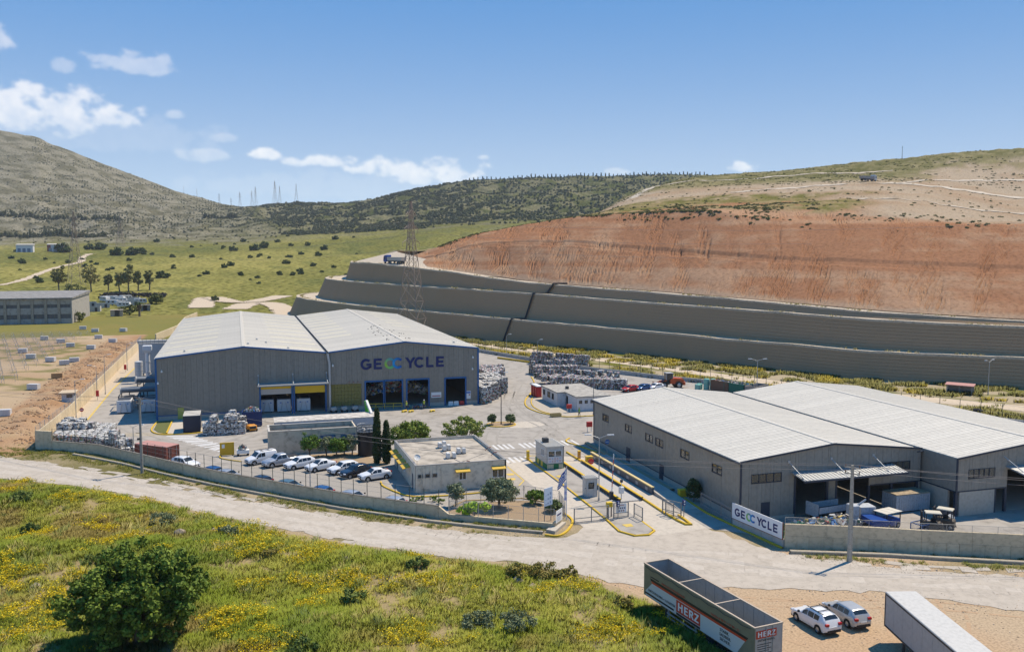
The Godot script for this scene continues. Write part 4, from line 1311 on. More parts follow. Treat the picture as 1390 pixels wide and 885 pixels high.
	var sets:=[[44,-126,46,-136,52,-146,52.6,-160,55,-174,62,-192],[48,-128,50,-138,50.5,-146,50,-158,52,-172,58,-190],[38,-122,37.6,-132,40,-142,46,-154,50,-168,56,-184],[37.5,-128,33,-140,30,-150,29,-160,33,-168],[-24,-160,-18,-152,-8,-146,4,-148,18,-152,34,-156,48,-160],
		[-23,-210,-22.5,-190,-20,-170,-12,-152,-2,-142,8,-146,24,-150],[5.5,-170,4,-158,-2,-148,-9,-138],[13,-170,11,-160,3,-152],[41,-170,43,-162,50,-158,60,-150],[70,-190,80,-186,92,-178],[68,-196,84,-196,94,-186]]
	for s in sets:
		for side in [-0.9,0.9]:
			var q:=[]
			for i in range(0,s.size(),2):
				q.append(V(s[i],0,s[i+1]))
			var pts:=[]
			for i in (q.size()-1)*6+1:
				pts.append(catmull(q,i/6.0))
			var mb:=N()
			for i in pts.size()-1:
				var d: Vector3=(pts[i+1]-pts[i]).normalized().cross(Vector3.UP)
				var d2: Vector3=(pts[mini(i+2,pts.size()-1)]-pts[mini(i+1,pts.size()-2)]).normalized().cross(Vector3.UP)
				var w:=0.16+0.10*absf(nz.get_noise_2d(i*30.0,side*50.0+s[0]))
				var a: Vector3=pts[i]+d*side
				var b: Vector3=pts[i+1]+d2*side
				if (d*2.0).cross(b-a).y<0.0:
					d=-d; d2=-d2
				mb.quad(a-d*w+V(0,0.0102,0),a+d*w+V(0,0.0102,0),b+d2*w+V(0,0.0102,0),b-d2*w+V(0,0.0102,0))
			setting("tyre_track",mb,tm)
	for s in [[38,-69,43,-66.5,50,-64.5,58,-61.5,68,-55],[36.5,-66,40,-60,42.5,-54,43,-48],[41,-68,45.5,-66,46.2,-63.6],[54,-66,53,-62,50.5,-58,47,-53],[60,-64,57,-59,52,-54,47,-49]]:
		for side in [-0.85,0.85]:
			var q:=[]
			for i in range(0,s.size(),2):
				q.append(V(s[i],0,s[i+1]))
			var pts:=resample(q,40)
			var mb:=N()
			for i in 39:
				var d: Vector3=(pts[i+1]-pts[i]).normalized().cross(Vector3.UP)
				var w:=d*(0.13+0.1*absf(nz.get_noise_2d(i*30.0,side*50.0+s[0])))
				if nz.get_noise_2d(i*25.0+s[0]*9.0,side*20.0)<-0.2:
					continue
				var up:=V(0,-0.02,0)
				mb.quad(pts[i]+d*side+w+up,pts[i]+d*side-w+up,pts[i+1]+d*side-w+up,pts[i+1]+d*side+w+up)
			setting("tyre_track",mb,mat("dirt_rut",Color(0.40,0.272,0.165),0.95))
	for i in 26:
		var c:=U(rng.randf_range(-20,56),rng.randf_range(-166,-128))
		if i>18:
			c=U(rng.randf_range(66,96),rng.randf_range(-200,-178))
		var poly:=[]
		var r:=rng.randf_range(0.5,1.8)
		for k in 14:
			var a:=TAU*k/14
			poly.append(c+U(cos(a)*1.5,sin(a))*r*(0.75+0.5*absf(nz.get_noise_2d(k*40.0,i*30.0))))
		var mb:=N()
		mb.prism(poly,0.0035,0.0035)
		setting("oil_stain",mb,mat("stain",Color(0.30,0.27,0.23),0.8,0.0,texs["asphalt"],8.0))
	var z1:=N()
	for i in 9:  # crossing by the grey container
		var f:=i/8.0
		var a:=U(lerpf(-11.6,-3.3,f),lerpf(-156.3,-142.2,f))
		stripe(a,a+U(lerpf(4.2,2.2,f),lerpf(1.2,-2.2,f)),0.55,0.014,z1)
	for i in 13:
		var f:=i/12.0
		stripe(U(lerpf(-11.7,-3.3,f),lerpf(-156.2,-142.0,f)),U(lerpf(-7.4,-1.9,f),lerpf(-154.8,-144.6,f)),0.42,0.0144,z1)
	setting("crossing_stripes",z1,paint)
	var z2:=N()
	for i in 5:
		stripe(U(37.0+i*0.85,-125.6),U(37.0+i*0.85,-122.4),0.42,0.014,z2)
		stripe(U(37.0+i*0.85,-134.3),U(37.0+i*0.85,-131.0),0.42,0.014,z2)
	for i in 5:
		stripe(U(42.2+i*0.85,-134.3),U(42.2+i*0.85,-130.8),0.42,0.014,z2)
	for i in 5:
		stripe(U(47.6+i*0.85,-134.3),U(47.6+i*0.85,-130.8),0.42,0.014,z2)
	setting("crossing_stripes",z2,paint)
	var z3:=N()
	stripe(U(-26.3,-175.7),U(-26.5,-211),0.35,0.014,z3)
	stripe(U(-26.5,-211),U(-25.5,-252),0.35,0.014,z3)
	stripe(U(-25.5,-252),U(-25.3,-290),0.35,0.014,z3)
	stripe(U(-20,-161),U(-11,-158.6),0.16,0.014,z3)
	stripe(U(-18.4,-159),U(-11,-157.2),0.16,0.014,z3)
	stripe(U(36.1,-120.3),U(36.0,-112.3),0.2,0.018,z3)
	stripe(U(36.0,-112.3),U(34.5,-109.9),0.2,0.018,z3)
	for e in [[41.2,-112.5],[42.2,-104.5],[41.0,-90.0],[35.2,-116.0],[34.6,-113.5]]:
		z3.prism([U(e[0]-0.5,e[1]-0.5),U(e[0]+0.6,e[1]-0.5),U(e[0]+0.5,e[1]+0.5),U(e[0]-0.4,e[1]+0.5)],0.16 if e[0]>40.0 else 0.018,0.16 if e[0]>40.0 else 0.018)
	setting("yellow_markings",z3,ypaint)
	var isl:=N()
	isl.prism(pv([40.2,-124.2,41.2,-125.2,42.6,-124.6,43.5,-120,43.4,-100,43.2,-91,43.1,-88,42.0,-86.8,40.6,-86.8,39.5,-88.4,39.8,-93]),-0.05,0.14)
	setting("gate_island",isl,asph)
	kerb("kerb",[43.5,-119,42.6,-124.4,41.2,-125.1,40.2,-124.2,40.2,-110,39.9,-98,39.7,-93,39.35,-88.6,40.3,-86.7,41.9,-86.5,43.1,-87.6,43.2,-91],0.24,0.17,yel)
	kerb("kerb",[47.2,-126,47.2,-116.7,47.2,-106,47.3,-98.4,47.15,-93.2,47.3,-90,47.5,-88.6,48.0,-88.4,48.2,-90,48.3,-92],0.3,0.22,yel)
	kerb("kerb",[67,-203.3,64.7,-194.2,60.3,-182.5,55.6,-172.5,53.5,-165.3,53.6,-159.8,54.9,-155.9,56.9,-153.1,59.7,-152.6,62.3,-152.5,66,-153],0.26,0.16,yel,true)
	kerb("kerb",[60.3,-179.6,56.7,-172.1,54.8,-165,54.7,-159.5,55.7,-156.3],0.2,0.12,yel,true)
	kerb("kerb",[-14.1,-170.3,-14.5,-163,-13.6,-159.3,-11.8,-157.7,-8,-157.2,-6.2,-157.6,-3.5,-157.6],0.24,0.17,yel,true)
	kerb("kerb",[-11.6,-170.3,-11.8,-158.6],0.24,0.17,yel)
	kerb("kerb",[-3.0,-139,-2.9,-137.6,-1.8,-136,0,-134.3],0.22,0.15,yel,true)
	kerb("kerb",[17.6,-117,17.6,-114.8,18.8,-111.3,20.4,-108.8,24.6,-108,29.3,-108.1,33.5,-108.6],0.24,0.16,yel,true)
	kerb("kerb",[31.2,-89.8,32.3,-89.1,33.6,-90,34.95,-91.9,35.8,-93.6,36.0,-95.3,35.8,-97],0.26,0.17,yel,true)
	kerb("kerb",[23.3,-102.6,26.1,-105.2,33.1,-104.2,36.4,-100.6,36.8,-99],0.16,0.12,mat("worn_kerb",Color(0.50,0.36,0.16),0.9))
	kerb("kerb",[52.4,-131,52.4,-118,52.5,-101.8],0.7,0.3,mat("tan_kerb",Color(0.34,0.27,0.17),0.9))
	kerb("kerb",[51.2,-135.5,49.8,-133.2,50.6,-129.5,51.6,-124.5],0.22,0.15,yel,true)
	kerb("kerb",[52.3,-98.2,51.9,-92,52.35,-86.8,53.25,-78.6],0.25,0.16,yel)
	var ring:=[]
	for i in 25:
		var a:=TAU*i/24.0
		ring.append(43.7+cos(a)*2.55)
		ring.append(-149.5+sin(a)*2.1)
	kerb("kerb",ring,0.22,0.16,yel)
	var rp:=pv(ring)
	rp.pop_back()
	var ri:=N()
	ri.prism(rp,-0.02,0.11)
	setting("planted_island",ri,mats["garden_soil"])
	kerb("kerb",[69.2,-240,74.8,-228.6,80.5,-217],0.35,0.5,yel)
func panel_wall(t: Node3D,a: Array,h: Callable,pw: float,thick: float,ms: Array,called:="wall_panel",lo:=-0.1,gap:=0.03,cap: Material=null) -> void:
	var p:=pv(a)
	var run:=0.0
	for i in p.size()-1:
		var l: float=p[i].distance_to(p[i+1])
		var k:=maxi(1,int(round(l/pw)))
		var d: Vector2=(p[i+1]-p[i]).normalized()
		for j in k:
			var s0: float=l*j/k
			var s1: float=l*(j+1)/k
			var mb:=N()
			mb.x=Transform3D(Basis(V(d.x,0,d.y),Vector3.UP,V(-d.y,0,d.x)),V(p[i].x,0,p[i].y)+V(d.x,0,d.y)*s0)
			var h0: float=h.call(run+s0)
			var h1: float=h.call(run+s1)
			var w:=s1-s0
			var t2:=thick/2
			mb.hexa([V(gap,lo,t2),V(w-gap,lo,t2),V(w-gap,lo,-t2),V(gap,lo,-t2),V(gap,h0,t2),V(w-gap,h1,t2),V(w-gap,h1,-t2),V(gap,h0,-t2)])
			mb.hexa([V(-gap,lo,t2-0.04),V(gap,lo,t2-0.04),V(gap,lo,0.04-t2),V(-gap,lo,0.04-t2),V(-gap,h0-0.02,t2-0.04),V(gap,h0-0.02,t2-0.04),V(gap,h0-0.02,0.04-t2),V(-gap,h0-0.02,0.04-t2)])
			part(t,called,mb,ms[rng.randi() % ms.size()])
			if cap:
				var c:=N()
				c.x=mb.x
				c.hexa([V(0,h0+0.003,t2+0.04),V(w,h1+0.003,t2+0.04),V(w,h1+0.003,-t2-0.04),V(0,h0+0.003,-t2-0.04),V(0,h0+0.06,t2+0.04),V(w,h1+0.06,t2+0.04),V(w,h1+0.06,-t2-0.04),V(0,h0+0.06,-t2-0.04)])
				part(t,"coping",c,cap)
		run+=l
func fence(t: Node3D,a: Array,base: float,high: float,gap: float,r: float,pm: Material,wm: Material,mesh_gap:=0.0,arm:=0.0,strands:=4) -> void:
	var p:=pv(a)
	var w:=N()
	for i in p.size()-1:
		var l: float=p[i].distance_to(p[i+1])
		var k:=maxi(1,int(round(l/gap)))
		for j in k+(1 if i==p.size()-2 else 0):
			var q: Vector2=p[i].lerp(p[i+1],float(j)/k)
			var mb:=N()
			mb.tube(V(q.x,base,q.y),V(q.x,base+high,q.y),r,r,6)
			if arm>0.0:
				var nn: Vector2=(p[i+1]-p[i]).normalized().orthogonal()
				mb.tube(V(q.x,base+high,q.y),V(q.x+nn.x*arm,base+high+arm,q.y+nn.y*arm),r*0.7,r*0.7,5)
			part(t,"post",mb,pm)
		for s in strands:
			var y:=base+high*(0.06+0.92*s/maxf(strands-1,1))
			w.tube(V(p[i].x,y,p[i].y),V(p[i+1].x,y,p[i+1].y),0.012 if s<strands-1 else 0.02,-1.0,4,false)
		if mesh_gap>0.0:
			var m:=int(l/mesh_gap)
			for j in m:
				var q: Vector2=p[i].lerp(p[i+1],float(j)/m)
				var q2: Vector2=p[i].lerp(p[i+1],minf(1.0,(j+6.0)/m))
				var q3: Vector2=p[i].lerp(p[i+1],maxf(0.0,(j-6.0)/m))
				w.bar(V(q.x,base+0.05,q.y),V(q2.x,base+high,q2.y),0.006)
				w.bar(V(q.x,base+0.05,q.y),V(q3.x,base+high,q3.y),0.006)
	var o:=part(t,"wire_mesh",w,wm)
	o.set_meta("kind","stuff")
func add_walls() -> void:
	var cw:=[]
	for i in 4:
		var f:=0.93+i*0.045
		cw.append(mat("cast_wall"+str(i),Color(0.63*f,0.52*f,0.35*f),0.92,0.0,noise_tex("wallstain",41,0.012,[[0.0,0.74],[0.3,0.9],[0.5,0.97],[1.0,1.0]],512,FastNoiseLite.TYPE_SIMPLEX_SMOOTH,6,0.6),4.5))
	var gw:=grey_set("grey_cast",Color(0.42,0.41,0.385),3,0.1,0.9)
	var cop:=mat("coping_dark",Color(0.22,0.20,0.17),0.95,0.0,texs["wallstain"],2.0)
	var post:=mat("fence_green",Color(0.05,0.07,0.06),0.6)
	var galv:=mat("galvanised")
	var wire:=mat("wire",Color(0.30,0.30,0.29),0.6,0.3)
	var front:=[-27.6,-150.8,-20.5,-146,-15,-139,-9.3,-131.4,-2.5,-123.1,6.3,-113.7,12.8,-107,21.6,-99.4]
	var t:=thing("boundary_wall","long stained low concrete wall topped by dark fence posts beside the road","wall")
	panel_wall(t,front,func(_s): return 1.4,3.0,0.25,cw,"wall_panel",-0.1,0.03,cop)
	panel_wall(t,[21.6,-99.4,22.6,-98.5],func(s): return 1.4-0.8*s/1.35,3.0,0.25,cw)
	fence(t,front,1.4,1.9,1.95,0.045,post,wire,0.0,0.0,4)
	var ft:=kerb("kerb",[-24,-146.2,-16.2,-137.6,-10.6,-130.2,-3.7,-121.9,5.1,-112.4,11.7,-105.6,20.6,-97.8,27,-93.2,31.2,-90.5],0.4,0.26,mat("old_concrete",Color(0.38,0.33,0.25),0.95,0.0,texs["wallstain"],3.0))
	ft.name=numbered("drain_kerb")
	var e:=thing("corner_wall","tall pale concrete wall block at the fence corner beside bales of scrap","wall")
	panel_wall(e,[-30.2,-152.4,-27.6,-150.8],func(_s): return 2.9,1.5,0.3,cw)
	var w:=thing("side_wall","long pale concrete wall between the plant yard and the dug-over field","wall")
	panel_wall(w,[-30.2,-152.4,-29.4,-176,-29.2,-204,-29.2,-258,-28.9,-300],func(_s): return 2.5,3.0,0.22,cw)
	fence(w,[-30.2,-152.4,-29.4,-176,-29.2,-204,-29.2,-258,-28.9,-300],2.5,1.0,3.0,0.04,galv,wire,0.35,0.0,3)
	var w2:=thing("field_wall","narrow pale wall running uphill beyond the plant towards the meadow","wall")
	panel_wall(w2,[-26,-318,-21,-352,-20.5,-392,-17,-420],func(_s): return 2.4,4.0,0.4,cw)
	var g:=thing("garden_wall","low concrete garden wall below a wire mesh fence near the gate","wall")
	panel_wall(g,[22.6,-98.5,32.9,-91.7],func(_s): return 0.62,3.0,0.3,cw)
	panel_wall(g,[32.9,-91.7,34.5,-93.4],func(_s): return 0.78,3.0,0.3,cw)
	fence(g,[22.6,-98.5,32.9,-91.7],0.62,1.6,1.7,0.035,galv,wire,0.12,0.0,3)
	var g2:=thing("garden_fence","galvanised wire mesh fence around the back of the small garden","fence")
	fence(g2,[23.3,-101.8,26.1,-104.4,33.1,-103.3,36.4,-99.7,35.6,-95.5,34.6,-93.6],0.02,1.9,1.8,0.035,galv,wire,0.12,0.0,3)
	var sl:=N()
	sl.prism(pv([31.7,-90.9,32.4,-90.0,34.7,-92.8,34.1,-93.2]),-0.05,0.3)
	setting("corner_step",sl,mat("concrete"))
	var r:=thing("yard_wall","thick two-course concrete wall along the road below the warehouses","wall")
	var rl:=[53.7,-78.9,61.3,-75.5,65.7,-73.1,74.4,-68.9,96,-58.4]
	panel_wall(r,rl,func(_s): return 1.25,1.22,0.36,cw,"lower_panel",-0.1,0.03)
	panel_wall(r,rl,func(_s): return 2.5,5.0,0.32,cw,"upper_panel",1.262,0.012)
	fence(r,rl,2.5,0.7,2.4,0.02,galv,wire,0.3,0.0,2)
	var rs:=kerb("kerb",[53.2,-77.2,61.8,-73.6,66.3,-71.2,74.9,-66.9,96,-56.4],0.5,0.3,mats["old_concrete"])
	rs.name=numbered("drain_kerb")
	var s:=thing("sign_wall","low rough stone wall beneath the large white name board by the entrance","wall")
	panel_wall(s,[52.55,-87.05,53.6,-78.9],func(_s): return 0.86,1.6,0.3,gw,"wall_panel",-0.1,0.02)
	var bf:=[52,-300,68.2,-256.8,84.6,-210,95.4,-190.7,101,-183,106.7,-165,115.5,-150,130.5,-122,141,-106]
	var b:=thing("rear_wall","low grey wall with tall dark mesh fence along the back of the yard","wall")
	panel_wall(b,bf,func(_s): return 0.95,4.0,0.3,gw,"wall_panel",-0.1,0.02)
	fence(b,bf,0.95,2.4,3.4,0.05,post,wire,0.0,0.3,4)
func text_mesh(s: String,h: float,d:=0.012,bold:=0) -> TextMesh:
	var f:=SystemFont.new()
	f.font_names=PackedStringArray(["Droid Sans"])
	f.font_weight=700 if bold else 400
	var t:=TextMesh.new()
	t.font=f
	t.text=s
	t.font_size=64
	t.pixel_size=h/46.0
	t.depth=d
	t.curve_step=2.0
	return t
func write(parent: Node3D,s: String,h: float,at: Vector3,dir: Vector3,m: Material,stretch:=1.0,bold:=0) -> MeshInstance3D:
	var o:=part(parent,"lettering",text_mesh(s,h,0.012,bold),m)
	o.transform=Transform3D(Basis(dir*stretch,Vector3.UP,V(-dir.z,0,dir.x)),at)
	return o
func add_name_board() -> void:
	var white:=mat("board_white",Color(0.74,0.74,0.74),0.4)
	var d:=V(1.05,0,8.15).normalized()
	var t:=thing("name_board","large white board with the plant's name above the low stone entrance wall","sign",V(52.55,0,-87.05))
	var m:=N()
	var o:=V(-d.z,0,d.x)
	m.x=Transform3D(Basis(d,Vector3.UP,o),o*0.16)
	m.mm(V(0.02,0.9,0.0),V(8.2,2.62,0.08))
	part(t,"panel",m,white)
	var fr:=N()
	fr.x=m.x
	fr.mm(V(-0.02,0.84,-0.03),V(8.24,0.9,0.09))
	fr.mm(V(8.2,0.9,-0.03),V(8.26,2.64,0.09))
	part(t,"frame",fr,mat("rust_frame",Color(0.22,0.09,0.055),0.8))
	plant_name(t,Transform3D(Basis(d,Vector3.UP,o),o*0.24+d*0.5+V(0,1.30,0)),0.446,0.02,mat("navy"),mat("logo"))
	for x in [1.0,4.0,7.0]:
		var p:=N()
		p.x=Transform3D(Basis(d,Vector3.UP,o),Vector3.ZERO)
		p.mm(V(x-0.05,0.0,-0.25),V(x+0.05,2.5,-0.16))
		part(t,"post",p,mat("galvanised"))
func add_office() -> void:
	var wall:=mat("office_wall",Color(0.68,0.60,0.475),0.9,0.0,texs["wallstain"],7.0)
	var roof:=mat("office_roof",Color(0.44,0.39,0.32),0.95,0.0,noise_tex("roofstain",51,0.01,[[0.0,0.72],[0.4,0.88],[0.6,0.97],[1.0,1.0]],512,FastNoiseLite.TYPE_SIMPLEX_SMOOTH,6,0.6),12.0)
	var cop:=mat("grey_coping",Color(0.24,0.235,0.23),0.8)
	var white:=mat("white_board")
	var gl:=glass("window_glass",Color(0.1,0.1,0.1),0.5)
	var yel:=mat("awning_yellow",Color(0.56,0.36,0.05),0.7)
	var t:=thing("office_building","flat-roofed beige office block with yellow awnings beside the car park","building")
	var x0:=21.0
	var x1:=32.95
	var z0:=-110.3
	var z1:=-126.3
	var fw:=[[0.32,0.87,1.98,2.35],[1.26,1.81,1.98,2.37],[2.21,2.72,1.98,2.35],[5.68,6.53,1.37,2.23],[10.09,11.52,1.35,2.31]]
	clad_wall(t,V(x0,0,z0),Vector3.RIGHT,x1-x0,-0.05,func(_s): return 3.5,fw,30.0,[wall],0.0,"wall",0.22)
	clad_wall(t,V(x0,0,z1),V(0,0,1),16.0,-0.05,func(_s): return 3.5,[[2.0,3.0,0.0,2.1],[4.5,5.8,1.1,2.2],[7.5,8.8,1.1,2.2],[13.4,14.4,0.0,2.1]],30.0,[wall],0.0,"wall",0.22)
	clad_wall(t,V(x1,0,z0),V(0,0,-1),16.0,-0.05,func(_s): return 3.5,[],30.0,[wall],0.0,"wall",0.22)
	clad_wall(t,V(x1,0,z1),Vector3.LEFT,x1-x0,-0.05,func(_s): return 3.5,[],30.0,[wall],0.0,"wall",0.22)
	for h in fw:
		front_window(t,x0+h[0],z0,h[1]-h[0],h[2],h[3],white if h[1]>4.0 else cop,gl,2 if h[1]>4.0 else 1)
	for h in [[4.5,1.3],[7.5,1.3]]:
		west_window(t,x0,z1+h[0],h[1],1.1,2.2,white,gl)
	for z in [2.0,13.4]:
		var m:=N()
		m.mm(V(x0+0.05,0,z1+z),V(x0+0.12,2.1,z1+z+1.0))
		part(t,"door",m,mat("door_blue",Color(0.05,0.07,0.10),0.5))
	var rf:=N()
	rf.mm(V(x0+0.2,3.0,z1+0.2),V(x1-0.2,3.15,z0-0.2))
	part(t,"roof",rf,roof)
	for e in [[V(x0-0.04,3.5,z0-0.26),V(x1+0.04,3.56,z0+0.04)],[V(x0-0.04,3.5,z1-0.04),V(x1+0.04,3.56,z1+0.26)],[V(x0-0.04,3.5,z1+0.26),V(x0+0.26,3.56,z0-0.26)],[V(x1-0.26,3.5,z1+0.26),V(x1+0.04,3.56,z0-0.26)]]:
		var m:=N()
		m.mm(e[0],e[1])
		part(t,"parapet_coping",m,cop)
	for e in [[26.1,28.0,2.42],[30.9,32.75,2.45]]:
		var m:=N()
		m.hexa([V(e[0],e[2],z0+0.75),V(e[1],e[2],z0+0.75),V(e[1],e[2]+0.22,z0),V(e[0],e[2]+0.22,z0),V(e[0],e[2]+0.12,z0+0.75),V(e[1],e[2]+0.12,z0+0.75),V(e[1],e[2]+0.32,z0),V(e[0],e[2]+0.32,z0)])
		part(t,"awning",m,yel)
	for i in 4:
		var z:=z1+1.6+i*2.9
		var m:=N()
		m.hexa([V(x0-1.0,2.3,z+2.2),V(x0,2.55,z+2.2),V(x0,2.55,z),V(x0-1.0,2.3,z),V(x0-1.0,2.38,z+2.2),V(x0,2.63,z+2.2),V(x0,2.63,z),V(x0-1.0,2.38,z)])
		part(t,"awning",m,yel)
	for p in [[21.75,3.2],[24.3,3.2],[32.6,2.6]]:
		var m:=N()
		m.tube(V(p[0],0.1,z0+0.06),V(p[0],p[1],z0+0.06),0.04,-1,6)
		part(t,"drainpipe",m,wall)
	var cb:=N()
	cb.path([V(23.5,3.18,-121),V(26.0,3.18,-119),V(26.5,3.18,-116),V(27.3,3.18,-112),V(27.4,3.7,-110.5)],0.035,5)
	cb.path([V(27.3,3.18,-112),V(31,3.18,-115.5),V(32.6,3.4,-116)],0.03,5)
	part(t,"roof_cable",cb,cop)
	var rc:=N()
	rc.path([V(32.1,3.2,-117.6),V(32.5,3.65,-117.4),V(32.9,3.62,-117.5)],0.05,6)
	rc.path([V(32.1,3.2,-114.6),V(32.5,3.65,-114.4),V(32.9,3.62,-114.5)],0.05,6)
	rc.path([V(27.6,3.2,-110.8),V(27.8,3.65,-110.6),V(28.1,3.6,-110.5)],0.05,6)
	part(t,"red_pipe",rc,mat("dull_red",Color(0.3,0.08,0.06),0.6))
	var gr:=mat("unit_white",Color(0.60,0.59,0.56),0.5)
	var dk:=mat("dark_steel")
	var spots:=[[26.5,-121.1],[27.3,-121.9],[26.7,-119.1],[27.4,-119.5],[26.2,-114.7],[27.0,-114.7],[28.2,-117.0],[28.9,-117.0]]
	var first: Node3D
	for i in spots.size():
		var p:=V(spots[i][0],3.15,spots[i][1])
		if i==0:
			first=thing("air_conditioner","grey box air conditioning unit standing on the office roof","air conditioner",p,0.0,"air conditioners on the office roof")
			var c:=N()
			c.cbox(V(-0.22,0.12,-0.42),V(0.22,0.78,0.42),0.03)
			part(first,"casing",c,gr)
			var f:=N()
			f.x=Transform3D(Basis(Vector3.FORWARD,-PI/2),V(0.22,0.45,0))
			f.lathe([U(0.0,0.03),U(0.12,0.03),U(0.27,0.01),U(0.29,0.04),U(0.3,0.0)],14)
			part(first,"fan_grille",f,dk)
			for s in [-0.34,0.34]:
				var l:=N()
				l.box(V(0,0.06,s),V(0.5,0.12,0.07))
				part(first,"foot",l,dk)
		else:
			var o:=copy(first)
			o.position=p
	var da:=thing("satellite_dish","white satellite dish on a pole at the office roof corner","dish",V(21.6,3.15,-112.4))
	var dm:=N()
	dm.tube(Vector3.ZERO,V(0,0.9,0),0.03,-1,6)
	part(da,"pole",dm,mat("galvanised"))
	var dd:=N()
	dd.x=Transform3D(Basis(Vector3.RIGHT,0.9),V(0,0.95,0.1))
	dd.lathe([U(0.42,0.12),U(0.3,0.05),U(0.0,0.0)],16)
	dd.tube(Vector3.ZERO,V(0,0.4,0),0.015,-1,5)
	part(da,"reflector",dd,gr)
func add_low_building() -> void:
	var wall:=mat("tan_wall",Color(0.60,0.51,0.38),0.9,0.0,texs["wallstain"],9.0)
	var dark:=mat("dark_steel")
	var gl:=glass("blue_glass",Color(0.10,0.22,0.38),0.8)
	var t:=thing("switch_house","long low beige building with small blue windows behind young trees","building")
	var z0:=-137.0
	var fw:=[[5.2,6.3,2.0,2.6],[7.6,9.75,1.86,2.6],[10.65,12.75,1.84,2.6]]
	clad_wall(t,V(4.0,0,z0),Vector3.RIGHT,13.0,-0.05,func(_s): return 3.6,fw,30.0,[wall],0.0,"wall",0.2)
	for e in [[V(4.0,-0.05,z0-5.2),V(4.2,3.6,z0-0.2)],[V(16.8,-0.05,z0-5.2),V(17.0,3.6,z0-0.2)],[V(4.2,-0.05,z0-5.2),V(16.8,3.6,z0-5.0)]]:
		var m:=N()
		m.mm(e[0],e[1])
		part(t,"wall",m,wall)
	var rf:=N()
	rf.mm(V(4.2,2.85,z0-5.0),V(16.8,2.95,z0-0.2))
	part(t,"roof",rf,mat("tar_roof",Color(0.10,0.10,0.10),0.9,0.0,texs["roofstain"],8.0))
	for h in fw:
		front_window(t,4.0+h[0],z0,h[1]-h[0],h[2],h[3],mat("frame_blue",Color(0.10,0.17,0.26),0.5),gl,3)
	for e in [[0.0,13.0]]:
		var m:=N()
		m.mm(V(3.95,3.6,z0-0.26),V(17.05,3.68,z0+0.05))
		m.mm(V(3.95,3.6,z0-5.25),V(17.05,3.68,z0-4.95))
		m.mm(V(3.95,3.6,z0-4.95),V(4.25,3.68,z0-0.26))
		part(t,"parapet_coping",m,mat("pale_coping",Color(0.47,0.44,0.39),0.9))
	for x in [4.4,10.7]:
		var m:=N()
		m.tube(V(x,0,z0+0.07),V(x,3.5,z0+0.07),0.04,-1,6)
		part(t,"drainpipe",m,wall)
	var s:=thing("long_shelter","long pale-roofed shelter with a blue-grey fascia behind the low beige building","shelter")
	var r:=N()
	r.hexa([V(5.2,3.0,-147.0),V(22.0,3.0,-147.4),V(22.0,3.25,-150.6),V(5.2,3.25,-150.2),V(5.2,3.1,-147.0),V(22.0,3.1,-147.4),V(22.0,3.35,-150.6),V(5.2,3.35,-150.2)])
	part(s,"roof",r,mat("pale_roof",Color(0.55,0.51,0.45),0.8,0.0,texs["roofstain"],6.0))
	var f:=N()
	f.mm(V(5.3,1.9,-147.1),V(21.9,2.98,-147.02))
	part(s,"fascia",f,mat("fascia_grey",Color(0.33,0.37,0.42),0.6))
	for i in 5:
		var m:=N()
		m.mm(V(8.9+i*0.95,2.35,-147.02),V(9.5+i*0.95,2.6,-146.99))
		part(s,"blue_mark",m,mat("mark_blue",Color(0.03,0.13,0.36),0.5))
	for i in 6:
		var x:=5.5+i*3.25
		var m:=N()
		m.bar(V(x,0,-147.2),V(x,3.0,-147.2),0.14)
		m.bar(V(x,0,-150.1),V(x,3.2,-150.1),0.14)
		part(s,"post",m,dark)
	var bk:=N()
	bk.mm(V(5.3,0,-150.3),V(21.9,3.2,-150.2))
	part(s,"back_wall",bk,mats["fascia_grey"])
	var k:=thing("water_tank","black cylindrical tank with a galvanised railing round its top beside tall cypresses","tank",V(17.95,0,-133.4))
	var b:=N()
	b.lathe([U(0.0,0.0),U(1.25,0.0),U(1.25,3.6),U(1.15,3.75),U(0,3.8)],28)
	part(k,"body",b,mat("tank_black",Color(0.018,0.018,0.02),0.35))
	var rl:=N()
	for i in 16:
		var a:=TAU*i/16
		var c:=TAU*(i+1)/16
		var p:=V(cos(a),0,sin(a))*1.28
		var q:=V(cos(c),0,sin(c))*1.28
		for y in [3.7,4.15,4.6]:
			rl.tube(p+V(0,y,0),q+V(0,y,0),0.03,-1,5)
		rl.tube(p+V(0,3.6,0),p+V(0,4.6,0),0.03,-1,5)
	part(k,"railing",rl,mat("galvanised"))
	var jk:=N()
	for i in 9:
		var a:=i*2.1
		jk.x=Transform3D(Basis(Vector3.UP,a),V(cos(a)*(0.3+i*0.07),3.8,sin(a)*(0.3+i*0.07)))
		jk.cbox(V(-0.14,0,-0.1),V(0.14,0.22,0.1),0.03)
	part(k,"fittings",jk,mat("pale_metal",Color(0.45,0.43,0.40),0.5,0.3))
func ribbed_box(t: Node3D,called: String,a: Vector3,b: Vector3,m: Material,step:=0.28,rib:=0.035) -> MeshInstance3D:
	var mb:=N()
	mb.mm(a,b)
	var k:=int((b.x-a.x)/step)
	for i in k:
		var x:=a.x+(b.x-a.x)*(i+0.5)/k
		mb.mm(V(x-0.05,a.y+0.05,b.z),V(x+0.05,b.y-0.05,b.z+rib))
		mb.mm(V(x-0.05,a.y+0.05,a.z-rib),V(x+0.05,b.y-0.05,a.z))
	k=int((b.z-a.z)/step)
	for i in k:
		var z:=a.z+(b.z-a.z)*(i+0.5)/k
		mb.mm(V(b.x,a.y+0.05,z-0.05),V(b.x+rib,b.y-0.05,z+0.05))
		mb.mm(V(a.x-rib,a.y+0.05,z-0.05),V(a.x,b.y-0.05,z+0.05))
	return part(t,called,mb,m)
